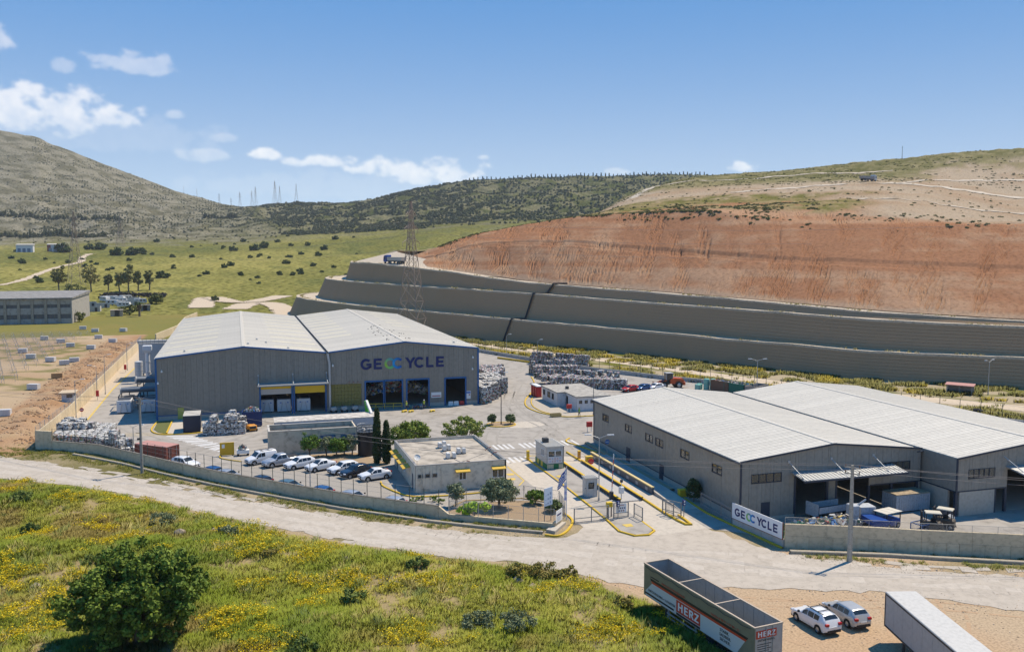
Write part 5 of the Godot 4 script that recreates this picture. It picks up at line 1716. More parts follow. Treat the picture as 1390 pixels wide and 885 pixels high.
func add_gate_cabins() -> void:
	var wall:=mat("cabin_wall",Color(0.52,0.51,0.48),0.6,0.0,texs["streak"],3.0)
	var roofm:=mat("cabin_roof",Color(0.50,0.48,0.43),0.6)
	var gl:=glass("window_glass",Color(0.1,0.1,0.1),0.5)
	var white:=mat("white_board")
	var dark:=mat("dark_steel")
	var t:=thing("weigh_cabin","grey weighbridge cabin with a green and yellow banded base","cabin",V(40.75,0.14,-116.7))
	var w:=N()
	clad_wall(t,V(0,0,0),Vector3.RIGHT,2.55,0.0,func(_s): return 3.1,[[0.25,1.15,1.75,2.5],[1.3,2.15,1.75,2.5]],9.0,[wall],0.0,"wall",0.1)
	clad_wall(t,V(0,0,-4.9),V(0,0,1),4.9,0.0,func(_s): return 3.1,[[2.6,3.7,1.6,2.5]],9.0,[wall],0.0,"wall",0.1)
	clad_wall(t,V(2.55,0,0),V(0,0,-1),4.9,0.0,func(_s): return 3.1,[],9.0,[wall],0.0,"wall",0.1)
	clad_wall(t,V(2.55,0,-4.9),Vector3.LEFT,2.55,0.0,func(_s): return 3.1,[],9.0,[wall],0.0,"wall",0.1)
	front_window(t,0.25,0.0,0.9,1.75,2.5,white,gl,1)
	front_window(t,1.3,0.0,0.85,1.75,2.5,white,gl,1)
	west_window(t,0.0,-2.3,1.1,1.6,2.5,white,gl)
	var r:=N()
	r.mm(V(-0.12,3.1,-5.0),V(2.67,3.18,0.12))
	for i in 12:
		r.mm(V(-0.1+i*0.23,3.18,-5.0),V(-0.02+i*0.23,3.24,0.12))
	part(t,"roof",r,roofm)
	var gcol:=mat("band_green",Color(0.02,0.17,0.06),0.6)
	var ycol:=mat("band_yellow",Color(0.60,0.46,0.06),0.6)
	for i in 6:
		var m:=N()
		m.mm(V(-0.05,0.0,-4.9+i*0.815),V(-0.012,0.72,-4.9+i*0.815+0.8))
		part(t,"base_panel",m,ycol if i in [1,3] else gcol)
	for i in 6:
		var m:=N()
		m.mm(V(0.0+i*0.42,0.0,0.012),V(0.42+i*0.42,0.7,0.06))
		part(t,"base_panel",m,gcol)
	for e in [[0.05,1.0],[1.75,2.4]]:
		for k in 4:
			var m:=N()
			m.mm(V(e[0]+(e[1]-e[0])*k/4.0,0.05,0.07),V(e[0]+(e[1]-e[0])*(k+0.85)/4.0,0.66,0.12))
			part(t,"pallet_board",m,mat("cream_board",Color(0.62,0.55,0.36),0.8))
	var bd:=N()
	bd.mm(V(0.22,0.85,0.02),V(2.2,1.65,0.07))
	var bo:=part(t,"notice_board",bd,white)
	for i in 10:
		var m:=N()
		m.mm(V(0.32+(i % 5)*0.37,0.95+(i/5)*0.36,0.07),V(0.6+(i % 5)*0.37,1.22+(i/5)*0.36,0.078))
		part(bo,"print",m,mat("print_rose",Color(0.55,0.42,0.42),0.6) if i % 3 else mat("print_lilac",Color(0.45,0.47,0.58),0.6))
	var ac:=N()
	ac.cbox(V(0.35,3.24,-3.2),V(1.15,3.85,-2.4),0.05)
	part(t,"roof_unit",ac,dark)
	var b:=thing("guard_booth","narrow white guard booth with a ribbed roof on the gate island","booth",V(40.75,0.14,-101.85))
	clad_wall(b,Vector3.ZERO,Vector3.RIGHT,1.5,0.0,func(_s): return 2.3,[[0.35,0.95,1.15,1.75]],9.0,[wall],0.0,"wall",0.08)
	clad_wall(b,V(0,0,-1.3),V(0,0,1),1.3,0.0,func(_s): return 2.3,[],9.0,[wall],0.0,"wall",0.08)
	clad_wall(b,V(1.5,0,0),V(0,0,-1),1.3,0.0,func(_s): return 2.3,[],9.0,[wall],0.0,"wall",0.08)
	clad_wall(b,V(1.5,0,-1.3),Vector3.LEFT,1.5,0.0,func(_s): return 2.3,[],9.0,[wall],0.0,"wall",0.08)
	front_window(b,0.35,0.0,0.6,1.15,1.75,dark,gl,1)
	var br:=N()
	br.mm(V(-0.1,2.3,-1.42),V(1.6,2.38,0.1))
	for i in 8:
		br.mm(V(-0.1+i*0.22,2.38,-1.42),V(-0.01+i*0.22,2.45,0.1))
	part(b,"roof",br,roofm)
	var hd:=N()
	hd.box(V(-0.03,1.1,-0.25),V(0.04,0.16,0.05))
	part(b,"handle",hd,dark)
func add_hut() -> void:
	var wall:=mat("hut_white",Color(0.62,0.63,0.64),0.6,0.0,texs["streak"],4.0)
	var roofm:=mat("hut_roof",Color(0.40,0.375,0.33),0.9,0.0,texs["roofstain"],7.0)
	var gl:=glass("window_glass",Color(0.1,0.1,0.1),0.5)
	var dark:=mat("dark_steel")
	var t:=thing("white_hut","L-shaped white site hut with a flat stained roof beside stacked bales","hut")
	var H:=2.65
	clad_wall(t,V(59.3,0.02,-172.8),V(0,0,1),9.2,0.0,func(_s): return H,[[0.8,1.7,1.2,2.1],[3.4,4.9,1.1,2.1],[6.0,7.0,1.1,2.1]],3.1,[wall],0.0,"wall_panel",0.1)
	clad_wall(t,V(59.3,0.02,-163.6),Vector3.RIGHT,1.7,0.0,func(_s): return H,[],3.1,[wall],0.0,"wall_panel",0.1)
	clad_wall(t,V(61.0,0.02,-163.6),V(0,0,1),6.1,0.0,func(_s): return H,[[0.2,1.3,0.0,2.15]],3.1,[wall],0.0,"wall_panel",0.1)
	clad_wall(t,V(61.0,0.02,-157.5),Vector3.RIGHT,6.6,0.0,func(_s): return H,[[0.5,0.95,1.55,2.0],[1.65,2.1,1.55,2.0],[2.8,3.25,1.55,2.0],[5.2,5.65,1.55,2.0]],2.2,[wall],0.0,"wall_panel",0.1)
	clad_wall(t,V(67.6,0.02,-157.5),V(0,0,-1),15.3,0.0,func(_s): return H,[],3.1,[wall],0.0,"wall_panel",0.1)
	clad_wall(t,V(67.6,0.02,-172.8),Vector3.LEFT,8.3,0.0,func(_s): return H,[],3.1,[wall],0.0,"wall_panel",0.1)
	west_window(t,59.3,-172.0,0.9,1.22,2.12,dark,gl)
	west_window(t,59.3,-169.4,1.5,1.12,2.12,dark,gl)
	west_window(t,59.3,-166.8,1.0,1.12,2.12,dark,gl)
	for x in [0.5,1.65,2.8,5.2]:
		front_window(t,61.0+x,-157.5,0.45,1.57,2.02,dark,gl,1)
	var rf:=N()
	rf.prism(pv([59.1,-173.0,67.8,-173.0,67.8,-157.3,60.8,-157.3,60.8,-163.4,59.1,-163.4]),H+0.02,H+0.22)
	part(t,"roof",rf,roofm)
	var dr:=N()
	dr.mm(V(60.0,0.02,-163.3),V(60.9,2.15,-163.25))
	part(t,"door",dr,wall)
	var vn:=N()
	vn.cbox(V(62.2,H+0.22,-167.2),V(62.8,H+0.75,-166.6),0.06)
	part(t,"roof_vent",vn,dark)
	var red:=mat("loo_red",Color(0.42,0.03,0.03),0.45)
	var a: Node3D
	for i in 3:
		var p:=V(59.3+i*0.02,0.02,-177.9+i*1.25)
		if i==0:
			a=thing("portable_toilet","red portable toilet with a white roof beside the white hut","toilet",p,0.0,"red portable toilets by the hut")
			ribbed_box(a,"cabin",V(-0.55,0.1,-0.55),V(0.55,2.2,0.55),red,0.3,0.03)
			var rr:=N()
			rr.cbox(V(-0.6,2.2,-0.6),V(0.6,2.45,0.6),0.12)
			part(a,"roof",rr,mat("white_board"))
			var dd:=N()
			dd.mm(V(-0.62,0.2,-0.36),V(-0.58,2.0,0.36))
			part(a,"door",dd,red)
			var sk:=N()
			sk.mm(V(-0.6,0.0,-0.6),V(0.6,0.1,0.6))
			part(a,"base",sk,dark)
		else:
			copy(a).position=p
func skin(rows: Array,mid: Callable) -> ArrayMesh:  # rows of equal length; normals smoothed, turned away from mid(row)
	var nx: int=rows[0].size()
	var nj:=rows.size()
	var v:=PackedVector3Array()
	var n:=PackedVector3Array()
	var idx:=PackedInt32Array()
	for j in nj:
		for i in nx:
			v.append(rows[j][i])
	for j in nj:
		for i in nx:
			var a: Vector3=rows[j][mini(i+1,nx-1)]-rows[j][maxi(i-1,0)]
			var b: Vector3=rows[mini(j+1,nj-1)][i]-rows[maxi(j-1,0)][i]
			var m:=a.cross(b).normalized()
			if m.dot(rows[j][i]-mid.call(j))<0.0:
				m=-m
			n.append(m)
	for j in nj-1:
		for i in nx-1:
			var k:=j*nx+i
			var f:=(v[k+1]-v[k]).cross(v[k+nx]-v[k])
			if f.dot(n[k])>0.0:
				idx.append_array([k,k+nx,k+1,k+1,k+nx,k+nx+1])
			else:
				idx.append_array([k,k+1,k+nx,k+1,k+nx+1,k+nx])
	var a:=[]
	a.resize(Mesh.ARRAY_MAX)
	a[Mesh.ARRAY_VERTEX]=v
	a[Mesh.ARRAY_NORMAL]=n
	a[Mesh.ARRAY_INDEX]=idx
	var m:=ArrayMesh.new()
	m.add_surface_from_arrays(Mesh.PRIMITIVE_TRIANGLES,a)
	return m
func along(p: Array,x: float) -> float:  # piecewise linear with eased corners
	if x<=p[0][0]:
		return p[0][1]
	for i in p.size()-1:
		if x<=p[i+1][0]:
			return lerpf(p[i][1],p[i+1][1],(x-p[i][0])/(p[i+1][0]-p[i][0]))
	return p[p.size()-1][1]
func wheel(parent: Node3D,at: Vector3,r: float,w: float) -> Node3D:
	var tyre:=mat("tyre",Color(0.018,0.018,0.018),0.9)
	var rim:=mat("rim",Color(0.42,0.43,0.44),0.35,0.7)
	var o:=Node3D.new()
	o.name="wheel"
	parent.add_child(o,true)
	o.position=at
	var m:=N()
	m.x=Transform3D(Basis(Vector3.RIGHT,PI/2),Vector3.ZERO)
	m.lathe([U(r*0.62,-w/2),U(r*0.94,-w/2),U(r,-w*0.36),U(r,w*0.36),U(r*0.94,w/2),U(r*0.62,w/2),U(r*0.6,-w/2)],20)
	part(o,"tyre",m,tyre)
	var q:=N()
	q.x=m.x
	q.lathe([U(0.0,-w*0.4),U(r*0.2,-w*0.42),U(r*0.58,-w*0.3),U(r*0.63,-w*0.46),U(r*0.63,w*0.46),U(r*0.58,w*0.3),U(r*0.2,w*0.42),U(0,w*0.4)],14)
	part(o,"rim",q,rim)
	return o
func make_car(called: String,label: String,spec: Dictionary,paint: Material,group:="") -> Node3D:
	var t:=thing(called,label,spec.get("kind","car"),Vector3.ZERO,0.0,group)
	var L: float=spec.l
	var W: float=spec.w/2.0
	var r: float=spec.r
	var f0: float=spec.front
	var f1: float=spec.rear
	var black:=mat("car_trim",Color(0.02,0.02,0.022),0.6)
	var gl:=mat("car_glass",Color(0.015,0.018,0.02),0.06)
	gl.metallic_specular=0.6
	var n:=64
	var rows:=[]
	var sec:=func(x: float,grow: float) -> Array:
		var u:=x/L
		var hw:=W*along([[0.0,0.70],[0.03,0.86],[0.12,0.97],[0.3,1.0],[0.8,1.0],[0.94,0.95],[0.985,0.86],[1.0,0.76]],u)
		var yb:=0.26
		for c in [f0,f1]:
			var d: float=absf(x-c)
			if d<r+0.07:
				yb=maxf(yb,r*0.95+sqrt(maxf(0.0,pow(r+0.07,2.0)-d*d)))
		yb=maxf(yb,along([[0.0,0.42],[0.05,0.3],[0.94,0.3],[1.0,0.45]],u))
		var top:=along(spec.top,u)
		var belt:=minf(along(spec.belt,u),top)
		var cab:=clampf((top-belt)/0.45,0.0,1.0)
		var tuck:=lerpf(0.9,spec.get("tuck",0.74),cab)
		yb=minf(yb,belt-0.08)
		var mid:=lerpf(yb,belt,0.55)
		return [V(x,yb,hw*0.95+grow),V(x,lerpf(yb,mid,0.5),hw+grow),V(x,mid,hw+grow),V(x,lerpf(mid,belt,0.7),hw*0.985+grow),V(x,belt,hw*0.95+grow),V(x,lerpf(belt,top,0.85),hw*lerpf(0.95,tuck,0.9)+grow),V(x,top-0.015+grow,hw*tuck*0.82),V(x,top+0.02*cab+grow,0.0)]
	for j in n+1:
		var x:=L*j/n
		var s: Array=sec.call(x,0.0)
		var row:=[]
		for p in s:
			row.append(V(L/2-p.x,p.y,p.z))
		for i in range(s.size()-2,-1,-1):
			row.append(V(L/2-s[i].x,s[i].y,-s[i].z))
		rows.append(row)
	part(t,"body",skin(rows,func(j): return V(L/2-L*j/n,0.65,0)),paint)
	var cap:=N()
	for e in [0,n]:
		var c:=V(rows[e][0].x,0.55,0)
		for i in rows[e].size()-1:
			if e==0:
				cap.tri(c,rows[e][i+1],rows[e][i])
			else:
				cap.tri(c,rows[e][i],rows[e][i+1])
	part(t,"end_panels",cap,paint)
	var fl:=N()
	fl.mm(V(-L/2+0.12,0.24,-W*0.86),V(L/2-0.12,0.5,W*0.86))
	part(t,"underbody",fl,black)
	for x in [f0,f1]:
		for s in [-1,1]:
			wheel(t,V(L/2-x,r,s*(W-0.12)),r,0.22)
	for s in [-1,1]:
		for w in spec.side:
			var m:=N()
			var k:=4
			for i in k:
				var xa:=lerpf(w[0],w[1],float(i)/k)*L
				var xb:=lerpf(w[0],w[1],float(i+1)/k)*L
				var a: Array=sec.call(xa,0.012)
				var b: Array=sec.call(xb,0.012)
				var al: Vector3=a[4].lerp(a[5],0.08); var au: Vector3=a[4].lerp(a[5],0.88)
				var bl: Vector3=b[4].lerp(b[5],0.08); var bu: Vector3=b[4].lerp(b[5],0.88)
				var q:=[]
				for p in [al,bl,bu,au]:
					q.append(V(L/2-p.x,p.y,p.z*s))
				if s>0:
					m.quad(q[1],q[0],q[3],q[2])
				else:
					m.quad(q[0],q[1],q[2],q[3])
			part(t,"side_window",m,gl)
	for e in spec.screens:
		var m:=N()
		var k:=3
		for i in k:
			var a: Array=sec.call(lerpf(e[0],e[1],float(i)/k)*L,0.014)
			var b: Array=sec.call(lerpf(e[0],e[1],float(i+1)/k)*L,0.014)
			var pa:=[V(L/2-a[6].x,a[6].y,a[6].z*1.06),V(L/2-a[7].x,a[7].y,0),V(L/2-a[6].x,a[6].y,-a[6].z*1.06)]
			var pb:=[V(L/2-b[6].x,b[6].y,b[6].z*1.06),V(L/2-b[7].x,b[7].y,0),V(L/2-b[6].x,b[6].y,-b[6].z*1.06)]
			for h in 2:
				m.quad(pa[h],pa[h+1],pb[h+1],pb[h])
		part(t,"windscreen" if e[0]<0.5 else "rear_window",m,gl)
	var lampm:=mat("head_lamp",Color(0.55,0.57,0.6),0.1)
	var tail:=mat("tail_lamp",Color(0.35,0.01,0.01),0.25)
	var hy: float=spec.get("lamp",0.72)
	for s in [-1,1]:
		var m:=N()
		m.cbox(V(L/2-0.26,hy-0.06,s*W*0.66-0.2),V(L/2-0.0,hy+0.08,s*W*0.66+0.2),0.04)
		part(t,"headlight",m,lampm)
		var q:=N()
		q.cbox(V(-L/2-0.01,hy+0.15,s*W*0.68-0.17),V(-L/2+0.22,hy+0.33,s*W*0.68+0.17),0.03)
		part(t,"tail_light",q,tail)
		var mi:=N()
		mi.cbox(V(L/2-spec.mirror*L-0.1,1.0,s*(W+0.1)-0.09),V(L/2-spec.mirror*L+0.08,1.17,s*(W+0.1)+0.09),0.03)
		part(t,"mirror",mi,black)
	var g:=N()
	g.cbox(V(L/2-0.12,0.34,-W*0.52),V(L/2+0.015,0.68,W*0.52),0.04)
	part(t,"grille",g,black)
	var bp:=N()
	bp.cbox(V(-L/2-0.03,0.32,-W*0.74),V(-L/2+0.14,0.55,W*0.74),0.04)
	part(t,"rear_bumper",bp,black)
	for e in [L/2+0.02,-L/2-0.04]:
		var p:=N()
		p.mm(V(e-0.012,0.5 if e>0 else 0.68,-0.26),V(e+0.012,0.61 if e>0 else 0.8,0.26))
		part(t,"number_plate",p,mat("white_board"))
	if spec.get("rails",false):
		for s in [-1,1]:
			var m:=N()
			var hy2: float=along(spec.top,0.5)+0.05
			m.bar(V(L/2-L*0.42,hy2,s*W*0.62),V(L/2-L*0.85,hy2-0.04,s*W*0.6),0.05)
			part(t,"roof_rail",m,black)
		for x in [0.5,0.72]:
			var m:=N()
			m.bar(V(L/2-L*x,along(spec.top,x)+0.09,-W*0.62),V(L/2-L*x,along(spec.top,x)+0.09,W*0.62),0.07,0.04)
			part(t,"roof_bar",m,black)
	if spec.has("bed"):
		var b:=N()
		b.mm(V(L/2-spec.bed[1]*L,along(spec.top,0.8)+0.005,-W*0.82),V(L/2-spec.bed[0]*L,along(spec.top,0.8)+0.035,W*0.82))
		part(t,"load_bed",b,mat("bed_dark",Color(0.03,0.03,0.032),0.8))
	return t
func put_car(o: Node3D,x: float,z: float,nose: Vector2,y:=0.0) -> Node3D:
	o.position=V(x,y,z)
	o.rotation.y=atan2(-nose.y,nose.x)
	return o
func add_cars() -> void:
	var suv:={"l": 4.45,"w": 1.84,"r": 0.34,"front": 0.85,"rear": 3.5,"tuck": 0.74,"mirror": 0.3,"rails": false,
		"top": [[0.0,0.62],[0.03,0.82],[0.1,0.93],[0.25,1.03],[0.3,1.07],[0.43,1.53],[0.5,1.6],[0.7,1.6],[0.84,1.54],[0.93,1.3],[0.97,1.0],[1.0,0.75]],
		"belt": [[0.0,0.6],[0.1,0.86],[0.3,0.98],[0.7,1.02],[0.93,1.08],[1.0,0.74]],"side": [[0.36,0.49],[0.505,0.655],[0.67,0.8]],"screens": [[0.305,0.42],[0.86,0.93]]}
	var van:=suv.duplicate(true)
	van.merge({"l": 4.5,"w": 1.86,"tuck": 0.84,"rails": true,"top": [[0.0,0.62],[0.03,0.85],[0.1,0.98],[0.2,1.1],[0.24,1.14],[0.37,1.74],[0.43,1.84],[0.96,1.82],[0.985,1.4],[1.0,0.8]],
		"belt": [[0.0,0.6],[0.1,0.9],[0.3,1.06],[0.95,1.1],[1.0,0.78]],"side": [[0.3,0.42],[0.435,0.56]],"screens": [[0.245,0.36],[0.962,0.985]],"mirror": 0.27,"kind": "van"},true)
	var pick:=suv.duplicate(true)
	pick.merge({"l": 5.35,"w": 1.9,"r": 0.38,"front": 0.95,"rear": 4.15,"tuck": 0.78,"top": [[0.0,0.75],[0.03,0.95],[0.1,1.08],[0.24,1.16],[0.28,1.19],[0.38,1.7],[0.43,1.78],[0.6,1.77],[0.645,1.2],[0.66,1.12],[0.98,1.12],[1.0,0.8]],
		"belt": [[0.0,0.7],[0.1,0.98],[0.3,1.1],[0.64,1.12],[0.66,1.1],[1.0,0.78]],"side": [[0.325,0.455],[0.47,0.6]],"screens": [[0.285,0.37],[0.605,0.64]],"bed": [0.675,0.975],"kind": "pickup"},true)
	var coupe:=suv.duplicate(true)
	coupe.merge({"l": 4.36,"w": 1.8,"tuck": 0.7,"top": [[0.0,0.6],[0.03,0.8],[0.1,0.92],[0.26,1.02],[0.3,1.06],[0.44,1.5],[0.54,1.56],[0.68,1.52],[0.88,1.18],[0.95,1.1],[1.0,0.75]],"side": [[0.36,0.5],[0.515,0.65]],"screens": [[0.305,0.43],[0.72,0.87]]},true)
	var hatch:=suv.duplicate(true)
	hatch.merge({"l": 4.1,"w": 1.76,"r": 0.31,"top": [[0.0,0.55],[0.03,0.72],[0.1,0.84],[0.25,0.95],[0.29,0.99],[0.44,1.38],[0.52,1.45],[0.72,1.44],[0.86,1.36],[0.95,1.0],[1.0,0.7]],"belt": [[0.0,0.55],[0.1,0.78],[0.3,0.9],[0.7,0.94],[0.95,0.95],[1.0,0.68]],"screens": [[0.3,0.43],[0.87,0.94]]},true)
	var white:=mat("paint_white",Color(0.70,0.70,0.70),0.22)
	var silver:=mat("paint_silver",Color(0.40,0.42,0.45),0.28,0.4)
	var blackp:=mat("paint_black",Color(0.012,0.014,0.022),0.15)
	var blue:=mat("paint_blue",Color(0.02,0.07,0.20),0.2,0.2)
	var teal:=mat("paint_teal",Color(0.10,0.17,0.20),0.25,0.3)
	for m in [white,silver,blackp,blue,teal]:
		m.clearcoat_enabled=true
		m.clearcoat=0.6
		m.clearcoat_roughness=0.05
	var nose:=U(-0.92,0.40)
	var g:="cars parked nose out in the car park"
	var v:=put_car(make_car("parked_van","white delivery van with roof bars and red lettering beside the silver pickup",van,white,g),2.75,-132.75,nose)
	var red:=mat("red_print",Color(0.5,0.03,0.03),0.4)
	for i in 6:
		var rp:=N()
		rp.mm(V(-1.5+i*0.22,1.3,0.84),V(-1.33+i*0.22,1.46,0.9))
		part(v,"red_print",rp,red)
	put_car(make_car("parked_pickup","silver double-cab pickup with a dark load bed parked beside the white van",pick,silver,g),5.4,-130.6,nose)
	put_car(make_car("parked_car","white hatchback suv parked between the silver pickup and a white estate",suv,white,g),7.9,-128.3,nose)
	put_car(make_car("parked_car","white long-roofed car parked between two white suvs",coupe,white,g),10.6,-126.1,nose)
	put_car(make_car("parked_car","white suv parked beside a black car",suv,white,g),13.5,-123.7,nose)
	put_car(make_car("parked_car","black suv parked between two white cars",suv,blackp,g),14.8,-121.3,U(-0.9,0.44))
	put_car(make_car("parked_car","white coupe-backed suv parked at the end beside the office",coupe,white,g),17.1,-118.9,U(-0.96,0.26))
	var wl:=[[-9.6,-134.0,white,"white hatchback behind the wall beside the rust-red container",suv],[-5.0,-129.0,blue,"dark blue hatchback behind the low wall by the yellow board",hatch],[-2.2,-125.8,silver,"silver grey hatchback tucked behind the low fence wall",hatch],[1.4,-121.9,blackp,"dark hatchback tucked behind the low fence wall",hatch],
		[5.2,-117.7,teal,"teal car with roof bars behind the low fence wall",hatch],[8.7,-114.2,blue,"blue hatchback behind the wall beside the short white lamp post",hatch],[12.6,-110.0,silver,"pale silver hatchback behind the wall facing the black suv",hatch],[16.4,-106.5,silver,"pale silver hatchback behind the wall close to the bollard kerb of the office",hatch]]
	var spots:=[[-9.3,-131.4,2.4],[-5.0,-126.1,1.25],[-2.5,-123.1,1.2],[1.2,-119.1,1.2],[5.0,-115.1,1.25],[8.3,-111.6,1.15],[12.2,-107.6,1.2],[16.0,-104.2,1.2]]
	for i in wl.size():
		var e: Array=wl[i]
		put_car(make_car("parked_car",e[3],e[4],e[2],"cars parked along the inside of the wall"),spots[i][0]+0.74*spots[i][2],spots[i][1]-0.67*spots[i][2],U(-0.68,-0.73) if i % 2 else U(0.68,0.73))
	var s2:=suv.duplicate(true)
	s2.rails=true
	put_car(make_car("parked_car","white suv with black roof rails standing on the dirt beside a silver suv",s2,white,"suvs on the dirt lot"),44.85,-61.3,U(-0.07,-0.998))
	put_car(make_car("parked_car","silver grey suv with dark rear bumper standing on the dirt",suv,mat("paint_grey",Color(0.45,0.45,0.44),0.25,0.35),"suvs on the dirt lot"),47.95,-61.5,U(0.0,-1.0))
	put_car(make_car("parked_car","red hatchback in the rear yard beyond the warehouse roof",hatch,mat("paint_red",Color(0.40,0.02,0.02),0.25),"cars in the rear yard"),80.5,-176.5,U(-0.9,0.3))
	put_car(make_car("parked_car","blue hatchback between red and white cars in the rear yard",hatch,blue,"cars in the rear yard"),83.8,-177.0,U(-0.9,0.3))
	put_car(make_car("parked_car","white hatchback in the rear yard beside the wheel loader",hatch,white,"cars in the rear yard"),87.0,-177.4,U(-0.9,0.3))
func add_trailers() -> void:
	var dark:=mat("dark_steel")
	var body:=mat("trailer_olive",Color(0.205,0.195,0.135),0.45,0.0,texs["streak"],4.0)
	var alu:=mat("trailer_alu",Color(0.42,0.42,0.42),0.5,0.3,texs["streak"],3.0)
	var pale:=mat("trailer_pale",Color(0.52,0.535,0.52),0.4)
	var redm:=mat("herz_red",Color(0.52,0.05,0.022),0.4)
	var blk:=mat("print_black",Color(0.02,0.02,0.02),0.5)
	var wht:=mat("print_white",Color(0.75,0.75,0.73),0.5)
	var d:=V(1.75,0,14.5).normalized()   # from its front end to its rear end
	var out:=V(-d.z,0,d.x)
	var t:=thing("open_trailer","long open-topped olive trailer with red name plates at the grass edge","trailer",V(32.85,0,-68.65))
	var X:=Transform3D(Basis(d,Vector3.UP,out),Vector3.ZERO)
	var L:=14.6
	var Wd:=2.5
	var lo:=1.3
	var hi:=4.0
	var side:=N()
	side.x=X
	side.mm(V(0,lo,-0.06),V(L,hi,0))
	part(t,"near_side",side,body)
	var fs:=N()
	fs.x=X
	fs.mm(V(0,lo,-Wd),V(L,hi,-Wd+0.06))
	part(t,"far_side",fs,alu)
	var fe:=N()
	fe.x=X
	fe.mm(V(0,lo,-Wd+0.06),V(0.06,hi,-0.06))
	part(t,"front_wall",fe,alu)
	for i in 2:
		var m:=N()
		m.x=X
		m.mm(V(L-0.06,lo,-Wd+0.06+i*1.19+0.01),V(L,hi-0.02,-Wd+0.06+(i+1)*1.19-0.01))
		m.tube(V(L+0.04,lo,-Wd+0.9+i*0.6),V(L+0.04,hi,-Wd+0.9+i*0.6),0.025,-1,6)
		part(t,"rear_door",m,alu)
	var fl:=N()
	fl.x=X
	fl.mm(V(0.06,lo,-Wd+0.06),V(L-0.06,lo+0.1,-0.06))
	part(t,"floor",fl,alu)
	var rim:=N()
	rim.x=X
	for e in [[V(-0.03,hi,-0.1),V(L+0.03,hi+0.09,0.04)],[V(-0.03,hi,-Wd-0.04),V(L+0.03,hi+0.09,-Wd+0.1)],[V(-0.03,hi,-Wd+0.1),V(0.1,hi+0.088,-0.1)],[V(L-0.1,hi,-Wd+0.1),V(L+0.03,hi+0.088,-0.1)]]:
		rim.mm(e[0],e[1])
	part(t,"top_rim",rim,mat("rim_rust",Color(0.42,0.34,0.26),0.6))
	for x in [5.0,9.8]:
		var m:=N()
		m.x=X
		m.mm(V(x,hi+0.002,-Wd+0.1),V(x+0.12,hi+0.08,-0.1))
		part(t,"cross_bar",m,mats["rim_rust"])
	for i in 12:
		var m:=N()
		m.x=X
		m.mm(V(0.6+i*1.2,lo+0.1,-Wd+0.06),V(0.66+i*1.2,hi-0.05,-Wd+0.085))
		part(t,"panel_joint",m,alu)
	var rope:=N()
	rope.x=X
	for i in 14:
		rope.tube(V(i*1.0+0.2,3.86-0.12*(i % 2),0.04),V(i*1.0+1.2,3.86-0.12*((i+1) % 2),0.04),0.02,-1,5)
	part(t,"tarpaulin_cord",rope,dark)
	var paint:=N()
	paint.x=X
	paint.extr([U(0.3,1.75),U(1.35,2.72),U(13.6,2.72),U(12.6,1.35),U(0.3,1.35)],0.01)
	part(t,"pale_field",paint,pale)
	var st:=N()
	st.x=X
	st.extr([U(1.35,2.66),U(1.1,2.84),U(13.75,2.84),U(13.6,2.66)],0.016)
	part(t,"red_stripe",st,redm)
	var s2:=N()
	s2.x=X
	s2.extr([U(1.1,2.84),U(1.0,3.04),U(13.9,3.04),U(13.75,2.84)],0.015)
	s2.extr([U(0.25,1.5),U(0.25,1.66),U(4.55,1.66),U(4.55,1.5)],0.018)
	part(t,"black_stripe",s2,blk)
	var s3:=N()
	s3.x=X
	s3.extr([U(0.9,3.14),U(1.2,3.24),U(2.3,3.24),U(2.3,3.14)],0.015)
	part(t,"black_mark",s3,blk)
	for e in [[[4.9,8.15,1.62,2.6],true],[[4.9,8.15,1.38,1.56],false]]:
		var m:=N()
		m.x=X
		m.mm(V(e[0][0],e[0][2],0.0),V(e[0][1],e[0][3],0.022))
		part(t,"name_plate",m,redm if e[1] else blk)
	var wr:=func(s: String,h: float,x: float,y: float,m: Material,stretch: float,bold: int):
		var o:=write(t,s,h,X*V(x,y,0.035),d,m,stretch,bold)
		return o
	wr.call("HERZ",0.66,6.52,2.11,wht,1.3,1)
	wr.call("ENTSORGUNG + LOGISTIK",0.19,2.75,1.95,blk,1.3,0)
	wr.call("www.herz-entsorgung.de",0.17,4.4,3.2,redm,1.25,0)
	wr.call("Telefon 0 98 51 / 67 89 - 22",0.17,11.2,3.2,redm,1.2,0)
	wr.call("STARK.",0.22,11.2,2.42,blk,1.2,0)
	wr.call("SAUBER.",0.22,11.3,2.08,blk,1.2,0)
	wr.call("SICHER.",0.22,11.3,1.74,blk,1.2,0)
	var rp:=N()
	rp.x=X
	rp.mm(V(L,3.2,-1.95),V(L+0.014,3.78,-0.12))
	part(t,"name_plate",rp,redm)
	var o:=part(t,"lettering",text_mesh("HERZ",0.38,0.012,1),wht)
	o.transform=Transform3D(Basis(-out*1.25,Vector3.UP,d),X*V(L+0.02,3.49,-1.03))
	var o2:=part(t,"lettering",text_mesh("ENTSORGUNG",0.14,0.012,0),blk)
	o2.transform=Transform3D(Basis(-out*1.2,Vector3.UP,d),X*V(L+0.02,3.05,-1.03))
	for i in 5:
		var m:=N()
		m.x=X
		m.mm(V(L,2.05+i*0.17,-1.5+(i % 2)*0.2),V(L+0.01,2.1+i*0.17,-0.25))
		part(t,"small_print",m,dark)
	var rb:=N()
	rb.x=X
	rb.mm(V(L,1.75,-2.3),V(L+0.014,1.9,-0.9))
	part(t,"red_band",rb,redm)
	var ch:=N()
	ch.x=X
	ch.mm(V(0.5,0.95,-Wd+0.6),V(L-0.3,1.28,-Wd+0.8))
	ch.mm(V(0.5,0.95,-0.8),V(L-0.3,1.28,-0.6))
	part(t,"chassis",ch,dark)
